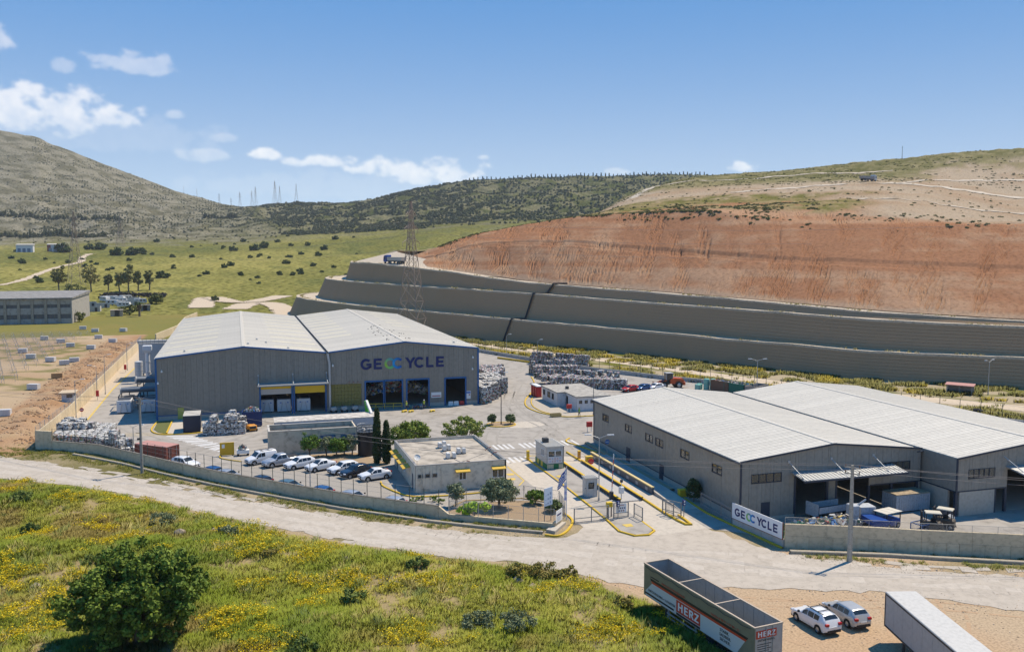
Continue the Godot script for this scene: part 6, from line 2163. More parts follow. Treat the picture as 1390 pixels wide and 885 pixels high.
	for x in [3.6,7.4]:
		var m:=N()
		m.x=X
		m.mm(V(x-0.06,0.5,-0.2),V(x+0.06,1.3,-0.08))
		part(t,"guard_post",m,alu)
	for y in [0.55,0.9]:
		var m:=N()
		m.x=X
		m.mm(V(3.5,y,-0.08),V(7.7,y+0.12,-0.04))
		part(t,"side_guard",m,alu)
	for s in [-0.35,-Wd+0.35]:
		var lg:=N()
		lg.x=X
		lg.mm(V(2.9,0.1,s-0.08),V(3.08,1.2,s+0.08))
		lg.mm(V(2.8,0.0,s-0.15),V(3.2,0.1,s+0.15))
		part(t,"landing_leg",lg,dark)
		for i in 3:
			wheel(t,Vector3.ZERO,0.52,0.4).transform=X*Transform3D(Basis.IDENTITY,V(8.9+i*1.31,0.52,s))
			var mg:=N()
			mg.x=X*Transform3D(Basis.IDENTITY,V(8.9+i*1.31,0.0,s))
			for k in 6:
				var a:=PI*k/6.0
				var b:=PI*(k+1)/6.0
				mg.quad(V(cos(a)*0.6,0.52+sin(a)*0.6,-0.2),V(cos(a)*0.6,0.52+sin(a)*0.6,0.2),V(cos(b)*0.6,0.52+sin(b)*0.6,0.2),V(cos(b)*0.6,0.52+sin(b)*0.6,-0.2))
			part(t,"mudguard",mg,dark)
	var e2:=V(-0.26,0,0.965).normalized()
	var o3:=V(-e2.z,0,e2.x)
	var u:=thing("box_trailer","plain grey box trailer with a pale roof standing on the dirt","trailer",V(48.35,0,-57.35))
	var Y:=Transform3D(Basis(e2,Vector3.UP,o3),Vector3.ZERO)
	var grey:=mat("box_grey",Color(0.40,0.395,0.385),0.5,0.0,texs["streak"],3.0)
	for i in 9:
		for s in 2:
			var m:=N()
			m.x=Y
			m.mm(V(i*1.5+0.01,1.25,-2.42 if s else -0.06),V(i*1.5+1.49,3.86,-2.36 if s else 0.0))
			part(u,"side_panel",m,grey)
	for e in [[0.0,0.06],[13.44,13.5]]:
		var m:=N()
		m.x=Y
		m.mm(V(e[0],1.25,-2.36),V(e[1],3.86,-0.06))
		part(u,"end_wall",m,grey)
	var rf:=N()
	rf.x=Y
	rf.cbox(V(-0.02,3.88,-2.44),V(13.52,3.98,0.02),0.04)
	part(u,"roof",rf,mat("box_roof",Color(0.50,0.49,0.46),0.6,0.0,texs["streak"],3.0))
	var cr:=N()
	cr.x=Y
	cr.mm(V(0,3.74,0.003),V(13.5,3.87,0.03))
	cr.mm(V(0,1.2,0.003),V(13.5,1.34,0.03))
	cr.mm(V(-0.01,1.34,0.004),V(0.1,3.74,0.03))
	part(u,"edge_rail",cr,dark)
	var cs:=N()
	cs.x=Y
	cs.mm(V(0.3,0.9,-2.0),V(13.3,1.22,-0.4))
	part(u,"chassis",cs,dark)
	for s in [-0.3,-2.1]:
		var lg:=N()
		lg.x=Y
		lg.mm(V(2.6,0.0,s-0.08),V(2.8,1.2,s+0.08))
		part(u,"landing_leg",lg,dark)
		for i in 3:
			wheel(u,Vector3.ZERO,0.5,0.38).transform=Y*Transform3D(Basis.IDENTITY,V(8.9+i*1.31,0.5,s))
func simple_lorry(called: String,label: String,at: Vector3,nose: Vector2,cab: Material,tub: Material) -> void:
	var t:=thing(called,label,"truck",at,atan2(-nose.y,nose.x))
	var dark:=mat("dark_steel")
	var c:=N()
	c.extr([U(4.0,0.7),U(6.2,0.7),U(6.25,1.6),U(6.1,2.6),U(5.8,3.2),U(4.2,3.5),U(4.0,3.0)],2.4)
	var cc:=part(t,"cab",c,cab)
	cc.position.z=-1.2
	var w:=N()
	w.mm(V(6.1,1.8,-1.05),V(6.2,2.6,1.05))
	part(t,"windscreen",w,mat("car_glass"))
	for s in [-1,1]:
		var q:=N()
		q.mm(V(4.9,1.75,s*1.21-0.02),V(5.8,2.6,s*1.21+0.02))
		part(t,"side_window",q,mat("car_glass"))
	var b:=N()
	b.extr([U(-6.0,1.15),U(3.6,1.15),U(3.8,2.6),U(-6.3,2.6)],2.4)
	var bb:=part(t,"tipper_body",b,tub)
	bb.position.z=-1.2
	var ch:=N()
	ch.mm(V(-6.0,0.8,-0.5),V(6.0,1.13,0.5))
	part(t,"chassis",ch,dark)
	for x in [5.2,1.5,-3.2,-4.5]:
		for s in [-1,1]:
			wheel(t,V(x,0.5,s*1.0),0.5,0.36)
func add_machines() -> void:
	var dark:=mat("dark_steel")
	var blk:=mat("tyre")
	var orange:=mat("loader_orange",Color(0.50,0.09,0.025),0.45)
	var gl:=mat("car_glass")
	var t:=thing("wheel_loader","orange wheel loader with a lowered bucket standing in the rear yard","loader",V(90.6,0,-178.6),atan2(0.12,-0.99))
	var b:=N()
	b.extr([U(-3.4,1.0),U(-0.3,1.0),U(-0.3,2.0),U(-1.2,2.3),U(-3.2,2.1),U(-3.5,1.7)],1.9)
	part(t,"engine_hood",b,orange).position.z=-0.95
	var ct:=N()
	ct.cbox(V(-3.75,0.7,-1.1),V(-3.2,1.5,1.1),0.12)
	part(t,"counterweight",ct,orange)
	var ff:=N()
	ff.extr([U(-0.3,0.8),U(1.6,0.8),U(1.7,1.4),U(0.9,1.9),U(-0.2,1.8)],1.0)
	part(t,"front_frame",ff,dark).position.z=-0.5
	var cb:=N()
	cb.cbox(V(-0.9,1.9,-0.8),V(0.6,3.3,0.8),0.15)
	part(t,"cab",cb,gl)
	var cr:=N()
	cr.cbox(V(-1.0,3.3,-0.88),V(0.7,3.46,0.88),0.06)
	for x in [-0.88,0.58]:
		for s in [-0.78,0.78]:
			cr.bar(V(x,1.9,s),V(x,3.32,s),0.1)
	part(t,"cab_frame",cr,mat("cab_grey",Color(0.35,0.35,0.34),0.5))
	for s in [-1,1]:
		for x in [-2.2,1.2]:
			wheel(t,V(x,0.78,s*1.05),0.78,0.6)
		var arm:=N()
		arm.bar(V(0.5,1.8,s*0.55),V(2.2,1.2,s*0.6),0.16,0.3)
		arm.bar(V(2.2,1.2,s*0.6),V(2.9,0.5,s*0.6),0.16,0.3)
		part(t,"lift_arm",arm,orange)
	var bk:=N()
	bk.extr([U(2.7,0.05),U(4.0,0.05),U(4.0,0.12),U(3.0,0.2),U(2.95,1.0),U(3.2,1.35),U(3.1,1.4),U(2.75,1.1)],2.7)
	part(t,"bucket",bk,mat("rusty_steel",Color(0.22,0.12,0.075),0.7)).position.z=-1.35
	var l:=offset_line(15.0)
	var p: Vector3=l[7].lerp(l[8],0.82)
	simple_lorry("tipper_truck","blue-cabbed tipper truck driving along the top of the terraces",V(p.x,24.3,p.z),U(-0.45,-0.89),mat("cab_blue",Color(0.015,0.06,0.25),0.3),mat("load_pale",Color(0.48,0.43,0.37),0.6))
	var fk: Node3D
	for i in 2:
		var at:=V(72.0+i*2.3,0,-78.6-i*0.7)
		if i==0:
			fk=thing("forklift","dark forklift with a pale roof guard beside the white container","forklift",at,2.6,"forklifts by the warehouse")
			var m:=N()
			m.cbox(V(-1.1,0.35,-0.55),V(0.9,1.15,0.55),0.12)
			part(fk,"body",m,mat("fork_dark",Color(0.09,0.075,0.06),0.6))
			var rg:=N()
			rg.cbox(V(-0.9,2.15,-0.58),V(0.75,2.27,0.58),0.05)
			part(fk,"roof_guard",rg,mat("fork_cream",Color(0.52,0.48,0.38),0.5))
			for x in [-0.82,0.68]:
				for s in [-0.5,0.5]:
					var q:=N()
					q.bar(V(x,1.1,s),V(x,2.18,s),0.09)
					part(fk,"roof_post",q,dark)
			var ms:=N()
			for s in [-0.35,0.35]:
				ms.bar(V(1.05,0.1,s),V(1.05,2.3,s),0.12)
				ms.bar(V(1.05,0.12,s),V(2.1,0.12,s),0.12,0.05)
			for y in [0.4,1.2,2.2]:
				ms.bar(V(1.05,y,-0.35),V(1.05,y,0.35),0.1)
			part(fk,"mast",ms,dark)
			for x in [-0.75,0.65]:
				for s in [-0.5,0.5]:
					wheel(fk,V(x,0.33,s),0.33,0.22)
			var st:=N()
			st.cbox(V(-0.4,1.15,-0.3),V(0.1,1.5,0.3),0.08)
			part(fk,"seat",st,blk)
		else:
			var o:=copy(fk,"second forklift with a cream roof guard beside blue drums at the warehouse")
			o.position=at
			o.rotation.y=2.2
	var sm:=thing("orange_cart","small orange loading cart standing beside the blue waste skip","cart",V(1.9,0,-156.6),0.3)
	var sb:=N()
	sb.cbox(V(-0.75,0.25,-0.9),V(0.75,1.1,0.5),0.15)
	part(sm,"body",sb,mat("cart_orange",Color(0.62,0.25,0.02),0.5))
	var sp:=N()
	sp.mm(V(-0.55,0.5,0.5),V(0.55,0.95,0.54))
	part(sm,"front_panel",sp,dark)
	for x in [-0.7,0.7]:
		for z in [-0.6,0.3]:
			var w:=N()
			w.tube(V(x-0.1,0.26,z),V(x+0.1,0.26,z),0.26,-1,12)
			part(sm,"wheel",w,blk)
	var cn:=thing("material_crane","white and green grab crane between the shelter and the hall","crane",V(20.4,0,-152.5),0.0)
	var ub:=N()
	ub.cbox(V(-1.5,0.5,-2.5),V(1.5,1.6,2.0),0.2)
	part(cn,"carriage",ub,mat("crane_white",Color(0.6,0.6,0.58),0.5))
	var uc:=N()
	uc.cbox(V(-1.3,1.6,0.2),V(0.1,3.0,1.7),0.15)
	part(cn,"cab",uc,mat("crane_green",Color(0.09,0.36,0.05),0.5))
	var ua:=N()
	ua.bar(V(0.5,1.6,0),V(0.2,5.0,0.5),0.5,0.6)
	part(cn,"boom",ua,mats["crane_green"])
	var u2:=N()
	u2.bar(V(0.2,5.0,0.5),V(0.7,3.2,3.0),0.35,0.4)
	part(cn,"dipper_arm",u2,mats["crane_white"])
	var ug:=N()
	for i in 5:
		var a:=TAU*i/5
		ug.bar(V(0.7,3.1,3.0),V(0.7+cos(a)*0.6,2.5,3.0+sin(a)*0.6),0.14)
		ug.bar(V(0.7+cos(a)*0.6,2.5,3.0+sin(a)*0.6),V(0.7+cos(a)*0.2,1.9,3.0+sin(a)*0.2),0.12)
	part(cn,"grab",ug,dark)
	for x in [-1.1,1.1]:
		for z in [-1.6,1.2]:
			wheel(cn,V(x,0.55,z),0.55,0.4)
const RIDGE:=[496,-1943,505,-1940,514,-1937,524,-1934,533,-1932,542,-1929,552,-1926,561,-1923,570,-1920,579,-1917,589,-1915,598,-1912,607,-1909,617,-1906,626,-1903,635,-1901,643,-1898,652,-1895,661,-1893,669,-1890,678,-1887,687,-1885,695,-1882,704,-1879,713,-1877,721,-1874,730,-1871,738,-1869,747,-1866,756,-1863,764,-1861,773,-1858,782,-1855,790,-1853,799,-1850,808,-1848,816,-1845,825,-1842,834,-1840,842,-1837,851,-1834,860,-1832,868,-1829,877,-1826,886,-1824,894,-1821,903,-1818,912,-1816,920,-1813,929,-1810,938,-1808,946,-1805,955,-1803,964,-1800,972,-1797,981,-1795,990,-1792]
const BELT:=[-333,-1493,-330,-1500,-327,-1507,-318,-1488,-315,-1495,-311,-1503,-302,-1483,-299,-1491,-296,-1498,-287,-1478,-283,-1486,-280,-1493,-271,-1474,-268,-1481,-264,-1488,-256,-1469,-252,-1476,-248,-1483,-240,-1464,-237,-1471,-233,-1479,-225,-1460,-221,-1467,-217,-1474,-209,-1455,-205,-1462,-201,-1469,-194,-1450,-190,-1457,-186,-1464,-390,-1751,-387,-1762,-384,-1774,-373,-1752,-370,-1763,-360,-1741,-356,-1753,-353,-1764,-343,-1742,-339,-1754,-329,-1732,-326,-1743,-322,-1755,-313,-1733,-309,-1745,-299,-1723,-295,-1734,-292,-1746,-282,-1724,-278,-1735,-269,-1714,-265,-1725,-261,-1736,-252,-1715,-248,-1726,-239,-1704,-234,-1715,-230,-1727,-221,-1705,-217,-1716,-208,-1695,-204,-1706,-199,-1717,-191,-1696,-53,-1794,-47,-1802,-41,-1811,-35,-1788,-29,-1797,-23,-1806,-17,-1783,-11,-1792,-5,-1800,1,-1777]
const PYLONS:=[-32,-2133,0.75,-7,-2125,0.6,12,-2119,0.85,37,-2083,0.85,45,-2081,1.0,86,-2068,1.15,96,-2065,0.9,131,-2054,1.0,-93,-2517,0.5,-126,-2527,0.45]
var far_fd:=[]
func far_y(x: float,z: float) -> float:
	var fx:=0.29237
	var fz:=-0.95630
	if far_fd.is_empty():
		for j in far_nz:
			var m:=far_pts[j*far_nx+far_nx/2]
			far_fd.append(m.x*fx+m.z*fz)
	var fd:=x*fx+z*fz
	var side:=(x*-fz+z*fx)/fd
	var j0:=0
	while j0<far_nz-1 and far_fd[j0]<fd:
		j0+=1
	var lo:=0
	var hi:=far_nx-1
	while hi-lo>1:
		var m:=(lo+hi)/2
		var p:=far_pts[j0*far_nx+m]
		if (p.x*-fz+p.z*fx)/(p.x*fx+p.z*fz)<side:
			lo=m
		else:
			hi=m
	var j1:=clampi(j0,1,far_nz-1)
	var t:=clampf((fd-far_fd[j1-1])/(far_fd[j1]-far_fd[j1-1]),0.0,1.0)
	var pa:=far_pts[j1*far_nx+lo]
	var pb:=far_pts[j1*far_nx+hi]
	var sa:=(pa.x*-fz+pa.z*fx)/(pa.x*fx+pa.z*fz)
	var sb:=(pb.x*-fz+pb.z*fx)/(pb.x*fx+pb.z*fz)
	var u:=clampf((side-sa)/(sb-sa),0.0,1.0)
	return lerpf(lerpf(far_pts[(j1-1)*far_nx+lo].y,far_pts[(j1-1)*far_nx+hi].y,u),lerpf(pa.y,pb.y,u),t)
func leaf_mat(key: String,back:=0.4) -> StandardMaterial3D:
	var m:=mat(key,Color(1,1,1),0.65,0.0,null,1.0,null,true)
	m.metallic_specular=0.25
	m.backlight_enabled=true
	m.backlight=Color(back,back,back)
	return m
func leaves(mb: MB,r: RandomNumberGenerator,c: Vector3,rad: Vector3,count: int,size: float,c0: Color,c1: Color,long:=1.6) -> void:
	for i in count:
		var d:=V(r.randfn(),r.randfn(),r.randfn()).normalized()
		var p:=c+d*rad*pow(r.randf(),0.45)
		var up:=(d*0.8+V(r.randfn(),r.randfn()+0.4,r.randfn())*0.55).normalized()
		var a:=up.cross(V(r.randfn(),r.randfn(),r.randfn())).normalized()*size*r.randf_range(0.7,1.3)*0.5
		var b:=up.cross(a).normalized()*a.length()*long
		mb.col=c0.lerp(c1,clampf(r.randf()*0.9+(r.randf()-0.2)*0.4,0.0,1.0))*1.4
		mb.tri_n(p-a,p+b,p+a,up,up,up)
		mb.tri_n(p-a,p+a,p-b,up,up,up)
func crown(r: RandomNumberGenerator,c: Vector3,rad: Vector3,clumps: int,cr: float,per: int,size: float,c0: Color,c1: Color,fill:=0.72,low:=-0.75) -> Array:
	var mb:=N()
	var at:=[]
	var k:=0
	while at.size()<clumps and k<clumps*30:
		k+=1
		var d:=V(r.randfn(),r.randfn(),r.randfn()).normalized()
		if d.y<low:
			continue
		var f:=lerpf(fill,1.0,r.randf()) if r.randf()<0.8 else r.randf()
		f*=(0.9 if rad.x<4.0 else 0.95)+(0.26 if rad.x<4.0 else 0.13)*absf(sin(d.x*4.3+c.y*3.0)*cos(d.z*3.7+rad.x)+0.35*sin(d.y*7.0+rad.z*9.0))+(0.16 if r.randf()<0.12 else 0.0)
		at.append(c+d*rad*f)
	for p in at:
		var q:=cr*r.randf_range(0.65,1.25)
		leaves(mb,r,p,V(q,q*0.8,q),per,size,c0,c1)
	return [mb,at]
func limbs(r: RandomNumberGenerator,base: Vector3,fork: float,rad: float,ends: Array,count: int) -> MB:
	var mb:=N()
	var f:=base+V(r.randf_range(-0.1,0.1)*fork,fork,r.randf_range(-0.1,0.1)*fork)
	mb.tube(base-V(0,0.2,0),f,rad*1.25,rad,9)
	for i in count:
		var e: Vector3=ends[r.randi() % ends.size()]
		var m:=f.lerp(e,0.5)+V(0,(e.y-f.y)*0.12,0)+V(r.randfn(),r.randfn(),r.randfn())*rad
		mb.tube(f,m,rad*0.6,rad*0.36,6)
		mb.tube(m,e,rad*0.36,rad*0.1,5)
	return mb
func make_tree(called: String,label: String,at: Vector3,s: int,o: Dictionary,group:="") -> Node3D:
	var r:=RandomNumberGenerator.new()
	r.seed=s
	var t:=thing(called,label,o.get("cat","tree"),at,0.0,group)
	var cr:=crown(r,o.c,o.rad,o.n,o.cr,o.per,o.leaf,o.c0,o.c1,o.get("fill",0.72),o.get("low",-0.75))
	part(t,"trunk",limbs(r,Vector3.ZERO,o.fork,o.tr,cr[1],o.get("limbs",9)),mat("bark_"+o.get("bark","grey"),o.get("barkc",Color(0.16,0.125,0.09)),0.9))
	part(t,"crown",cr[0],leaf_mat("leaf"))
	return t
func add_trees() -> void:
	var y0:=bank_h(-7.9,-73.2,bank_in(-7.9,-73.2))
	make_tree("broadleaf_tree","big round dark green tree on the grassy bank beside the road",V(-7.9,y0,-73.2),3,{"c": V(0.1,4.1,0),"rad": V(4.9,3.3,4.4),"n": 430,"cr": 0.62,"per": 130,"leaf": 0.19,"c0": Color(0.035,0.062,0.009),"c1": Color(0.135,0.18,0.027),"fork": 1.2,"tr": 0.32,"limbs": 26,"fill": 0.62,"low": -0.85})
	var olive:={"c": V(0,1.9,0),"rad": V(1.0,0.95,1.0),"n": 46,"cr": 0.42,"per": 46,"leaf": 0.16,"c0": Color(0.07,0.09,0.045),"c1": Color(0.19,0.21,0.12),"fork": 0.8,"tr": 0.09,"limbs": 9}
	var green:=olive.duplicate()
	green.merge({"c0": Color(0.035,0.07,0.012),"c1": Color(0.12,0.19,0.03)},true)
	var lab:=["dense green young tree before the low beige building","small greyish olive tree between green ones by the beige building","bushy green young tree beside an olive by the beige building","slim green young tree by the blue windows","thin pale olive tree beside the black tank"]
	var row:=[[9.8,-134.3,1.25],[12.2,-134.3,1.0],[13.6,-133.5,1.0],[14.8,-134.6,0.9],[15.9,-133.9,1.1]]
	for i in 5:
		var o: Dictionary=(olive if i in [1,4] else green).duplicate()
		var k: float=row[i][2]
		o.c=V(0,1.75*k,0)
		o.rad=V(1.05,1.0,1.05)*k
		if i==4:
			o.n=24
		make_tree("young_tree",lab[i],V(row[i][0],0.01,row[i][1]),20+i,o,"young trees by the beige building")
	var cyl:=["tall dark columnar cypress beside the black tank","shorter dark cypress leaning on the taller one beside the black tank"]
	for i in 2:
		var h:=8.0 if i==0 else 6.2
		var r:=RandomNumberGenerator.new()
		r.seed=31+i
		var t:=thing("cypress_tree",cyl[i],"cypress",V(18.75+i*1.25,0.01,-127.6+i*0.5),0.0,"cypresses by the tank")
		var mb:=N()
		for k in 150:
			var f:=k/149.0
			var rr:=0.78*pow(sin(PI*clampf(0.08+f*0.9,0.0,1.0)),0.6)*(1.0-0.55*f)
			var a:=r.randf()*TAU
			leaves(mb,r,V(cos(a)*rr*0.75,0.3+f*(h-0.5),sin(a)*rr*0.75),V(0.28,0.45,0.28),70,0.13,Color(0.012,0.026,0.009),Color(0.045,0.065,0.02),2.4)
		part(t,"crown",mb,leaf_mat("leaf"))
		var tk:=N()
		tk.tube(V(0,-0.2,0),V(0,h*0.8,0),0.14,0.03,7)
		part(t,"trunk",tk,mat("bark_grey"))
	make_tree("spreading_tree","wide bushy green tree behind the office roof beside the cypresses",V(24.6,0,-133.4),41,{"c": V(0,2.7,0),"rad": V(3.1,1.7,2.3),"n": 120,"cr": 0.6,"per": 60,"leaf": 0.2,"c0": Color(0.05,0.08,0.012),"c1": Color(0.20,0.24,0.045),"fork": 1.0,"tr": 0.16,"limbs": 14})
	make_tree("spreading_tree","airy light green tree with bare limbs showing behind the office roof",V(33.4,0,-134.6),42,{"c": V(0,2.7,0),"rad": V(3.1,1.7,2.5),"n": 80,"cr": 0.55,"per": 48,"leaf": 0.2,"c0": Color(0.07,0.10,0.02),"c1": Color(0.23,0.26,0.06),"fork": 0.7,"tr": 0.16,"limbs": 26})
	var ol:=olive.duplicate()
	ol.merge({"c": V(0,1.85,0),"rad": V(0.85,0.85,0.85),"n": 36},true)
	make_tree("olive_tree","small olive tree beside the office front in the fenced garden",V(24.5,0.02,-103.3),51,ol,"olive trees in the garden")
	var ob:=olive.duplicate()
	ob.merge({"c": V(0,2.1,0),"rad": V(1.95,1.35,1.8),"n": 130,"cr": 0.5,"per": 60,"tr": 0.16,"limbs": 16},true)
	make_tree("olive_tree","large round olive tree in the fenced garden by the office corner",V(29.3,0.02,-101.0),52,ob,"olive trees in the garden")
	var sh:={"c": V(0,1.05,0),"rad": V(1.1,0.6,1.0),"n": 40,"cr": 0.35,"per": 44,"leaf": 0.17,"c0": Color(0.04,0.075,0.012),"c1": Color(0.14,0.20,0.035),"fork": 0.4,"tr": 0.06,"limbs": 10,"cat": "shrub"}
	make_tree("shrub","leafy green shrub behind the blue information board",V(34.0,0.02,-101.4),53,sh,"garden shrubs")
	var s2:=sh.duplicate()
	s2.merge({"c": V(0,0.75,0),"rad": V(0.8,0.6,0.8),"c0": Color(0.05,0.075,0.03),"c1": Color(0.13,0.16,0.06)},true)
	make_tree("shrub","grey-green shrub against the flagpole by the gate",V(35.0,0.02,-97.6),54,s2,"garden shrubs")
	var vine:=sh.duplicate()
	vine.merge({"c": V(0,1.05,0),"rad": V(2.0,0.75,0.6),"n": 34,"cr": 0.36,"per": 26,"leaf": 0.26,"c0": Color(0.12,0.21,0.01),"c1": Color(0.30,0.42,0.03)},true)
	make_tree("shrub","bright yellow-green sprawling shrub growing over the garden wall",V(25.4,0.02,-97.9),55,vine,"garden shrubs")
	var rb:=sh.duplicate()
	rb.merge({"c": V(0,1.1,0),"rad": V(0.65,0.85,0.65),"n": 30,"c0": Color(0.035,0.055,0.022),"c1": Color(0.11,0.135,0.06)},true)
	make_tree("shrub","dark upright shrub beside the lamp post on the round island",V(42.1,0.1,-149.7),56,rb,"shrubs on the round island")
	var rb2:=rb.duplicate()
	rb2.merge({"rad": V(0.8,0.75,0.7),"c0": Color(0.05,0.075,0.028),"c1": Color(0.14,0.17,0.075)},true)
	make_tree("shrub","spreading grey-green shrub on the round island facing the dark upright one",V(45.3,0.1,-149.3),57,rb2,"shrubs on the round island")
	var wb:=rb.duplicate()
	wb.merge({"c": V(0,1.5,0),"rad": V(0.85,1.2,0.8),"n": 48,"c0": Color(0.018,0.035,0.012),"c1": Color(0.06,0.085,0.03)},true)
	make_tree("shrub","dark bush growing against the side of the grey warehouse",V(52.9,0.02,-96.9),58,wb)
	for e in [[19.9,-105.9,0.45],[20.9,-107.2,0.4],[22.2,-106.0,0.5],[23.0,-104.9,0.4]]:
		var q:=sh.duplicate()
		q.merge({"c": V(0,0.4,0)*e[2]*2.0,"rad": V(0.5,0.3,0.4)*e[2]*2.4,"n": 9,"cr": 0.2,"per": 34,"leaf": 0.1,"fork": 0.1,"tr": 0.02,"limbs": 4},true)
		make_tree("low_shrub","low clipped shrub inside the fence by the yellow office kerb",V(e[0],0.01,e[1]),int(e[0]*7),q,"low shrubs by the office kerb")
	for e in [[-58.0,0]]:
		pass
	var eu:=[[-99,-580,8.6,17.2,0],[-82,-581,10.4,16.5,1],[-73,-583,5.7,10.5,0],[-66,-576,6.1,12.2,1],[-61,-575,11.3,15.6,0],[-56,-577,5.3,12.3,0],[-50,-580,6.2,12.3,0]]
	var el:=["tall dark eucalyptus at the field edge behind the concrete factory","tall yellowish eucalyptus with a bare trunk standing alone in the meadow","short dark eucalyptus beside the yellowish one","pale slender eucalyptus in the group behind the scrap vehicles","broad eucalyptus with drooping clumps behind the scrap vehicles","narrow dark eucalyptus close to the broad one","tall narrow eucalyptus ending the row behind the scrap yard"]
	for i in eu.size():
		var e: Array=eu[i]
		var c: bool=e[4]==1
		make_tree("eucalyptus",el[i],V(e[0],far_y(e[0],e[1])-0.3,e[1]),70+i,{"c": V(0,e[3]*0.62,0),"rad": V(e[2]*0.46,e[3]*0.36,e[2]*0.42),"n": 40,"cr": e[2]*0.13,"per": 60,"leaf": 0.55,"c0": Color(0.15,0.14,0.045) if c else Color(0.07,0.08,0.03),"c1": Color(0.30,0.26,0.10) if c else Color(0.19,0.18,0.07),"fork": e[3]*0.3,"tr": 0.35,"limbs": 14,"fill": 0.55},"eucalyptus trees beyond the field")
	var ml:=[[-87,-556,9.9,6.6],[-40,-501,6.9,5.3],[-66,-411,9.2,4.9],[-48,-452,10.2,4.1]]
	var mlab:=["round green tree behind the concrete factory roof","bushy tree at the top of the pale field wall","grey-green bush against the end of the concrete factory","olive green thicket beside the roofless shed"]
	for i in 4:
		var e: Array=ml[i]
		make_tree("bushy_tree",mlab[i],V(e[0],maxf(far_y(e[0],e[1]),-0.03)-0.2,e[1]),90+i,{"c": V(0,e[3]*0.5,0),"rad": V(e[2]*0.5,e[3]*0.5,e[2]*0.4),"n": 36,"cr": e[3]*0.22,"per": 50,"leaf": 0.45,"c0": Color(0.05,0.06,0.018),"c1": Color(0.14,0.15,0.05),"fork": 0.8,"tr": 0.2})
	var pt:=thing("palm_tree","small palm with a shaggy brown skirt at the edge of the dug field","palm",V(-42,maxf(far_y(-42,-435),0.0)-0.1,-435))
	var pk:=N()
	pk.tube(Vector3.ZERO,V(0,4.6,0),0.5,0.4,9)
	part(pt,"trunk",pk,mat("bark_grey"))
	var ps:=N()
	var pr:=RandomNumberGenerator.new()
	pr.seed=8
	leaves(ps,pr,V(0,4.6,0),V(1.0,1.6,1.0),220,0.4,Color(0.12,0.085,0.05),Color(0.22,0.16,0.09),2.5)
	part(pt,"dead_skirt",ps,leaf_mat("leaf"))
	for i in 16:
		var fm:=N()
		var a:=TAU*i/16.0
		fm.col=Color(0.05,0.075,0.02)
		var d:=V(cos(a),0,sin(a))
		var p:=V(0,6.0,0)
		for k in 4:
			var q:=p+d*0.7+V(0,0.45-k*0.35-(i % 3)*0.1,0)
			var s:=d.cross(Vector3.UP)*(0.35-k*0.06)
			fm.quad(p-s,p+s,q+s*0.8,q-s*0.8)
			p=q
		part(pt,"frond",fm,leaf_mat("leaf"))
	var bushes:=[[-111,-954,6.1],[-98,-963,6.6],[-92,-988,5.2],[-176,-1064,8.7],[-158,-1115,5.0],[-146,-1111,7.5],[-49,-672,4.6],[-25,-677,1.6],[-21,-696,2.7],[-4,-761,3.0],[-2,-994,4.7],[19,-988,5.4],[30,-1039,5.7],[40,-772,3.4],[30,-669,2.4],[46,-697,2.5],[60,-749,2.7],[-47,-1081,2.1],[-22,-1182,1.8],[-98,-1264,3.9],[10,-1231,3.9],[62,-914,2.9],[49,-1135,3.6],[-201,-946,2.8],[-55,-901,1.7],[-166,-913,2.0],[-80,-970,2.2],[29,-853,2.0],[74,-862,3.1],[-13,-865,1.7],[89,-966,3.9],[78,-1043,3.3],[60,-1048,2.9],[114,-1094,4.0],[20,-879,1.7],[-134,-903,2.0],[-11,-507,2.2]]
	var br:=RandomNumberGenerator.new()
	br.seed=404
	while bushes.size()<92:
		var bd:=br.randf_range(560.0,1250.0)
		var bs:=br.randf_range(-0.56,-0.16)
		var bx:=0.29237*bd+0.9563*bs*bd
		var bz:=-0.9563*bd+0.29237*bs*bd
		if nz.get_noise_2d(bx*0.8,bz*0.8)>-0.1:
			bushes.append([bx,bz,br.randf_range(0.9,2.8)])
	var proto: Node3D
	for i in bushes.size():
		var b: Array=bushes[i]
		var p:=Vector3(b[0],far_y(b[0],b[1])-0.3,b[1])
		if i==0:
			proto=make_tree("meadow_bush","round dark green bush standing in the open meadow",p,120,{"c": V(0,0.62,0),"rad": V(0.95,0.6,0.95),"n": 26,"cr": 0.36,"per": 44,"leaf": 0.16,"c0": Color(0.02,0.038,0.012),"c1": Color(0.075,0.095,0.03),"fork": 0.2,"tr": 0.07,"cat": "bush"},"bushes scattered over the meadow")
			proto.scale=Vector3.ONE*b[2]
		else:
			var o:=copy(proto)
			o.position=p
			o.scale=V(b[2],b[2]*rng.randf_range(0.8,1.05),b[2])
			o.rotation.y=i*1.7
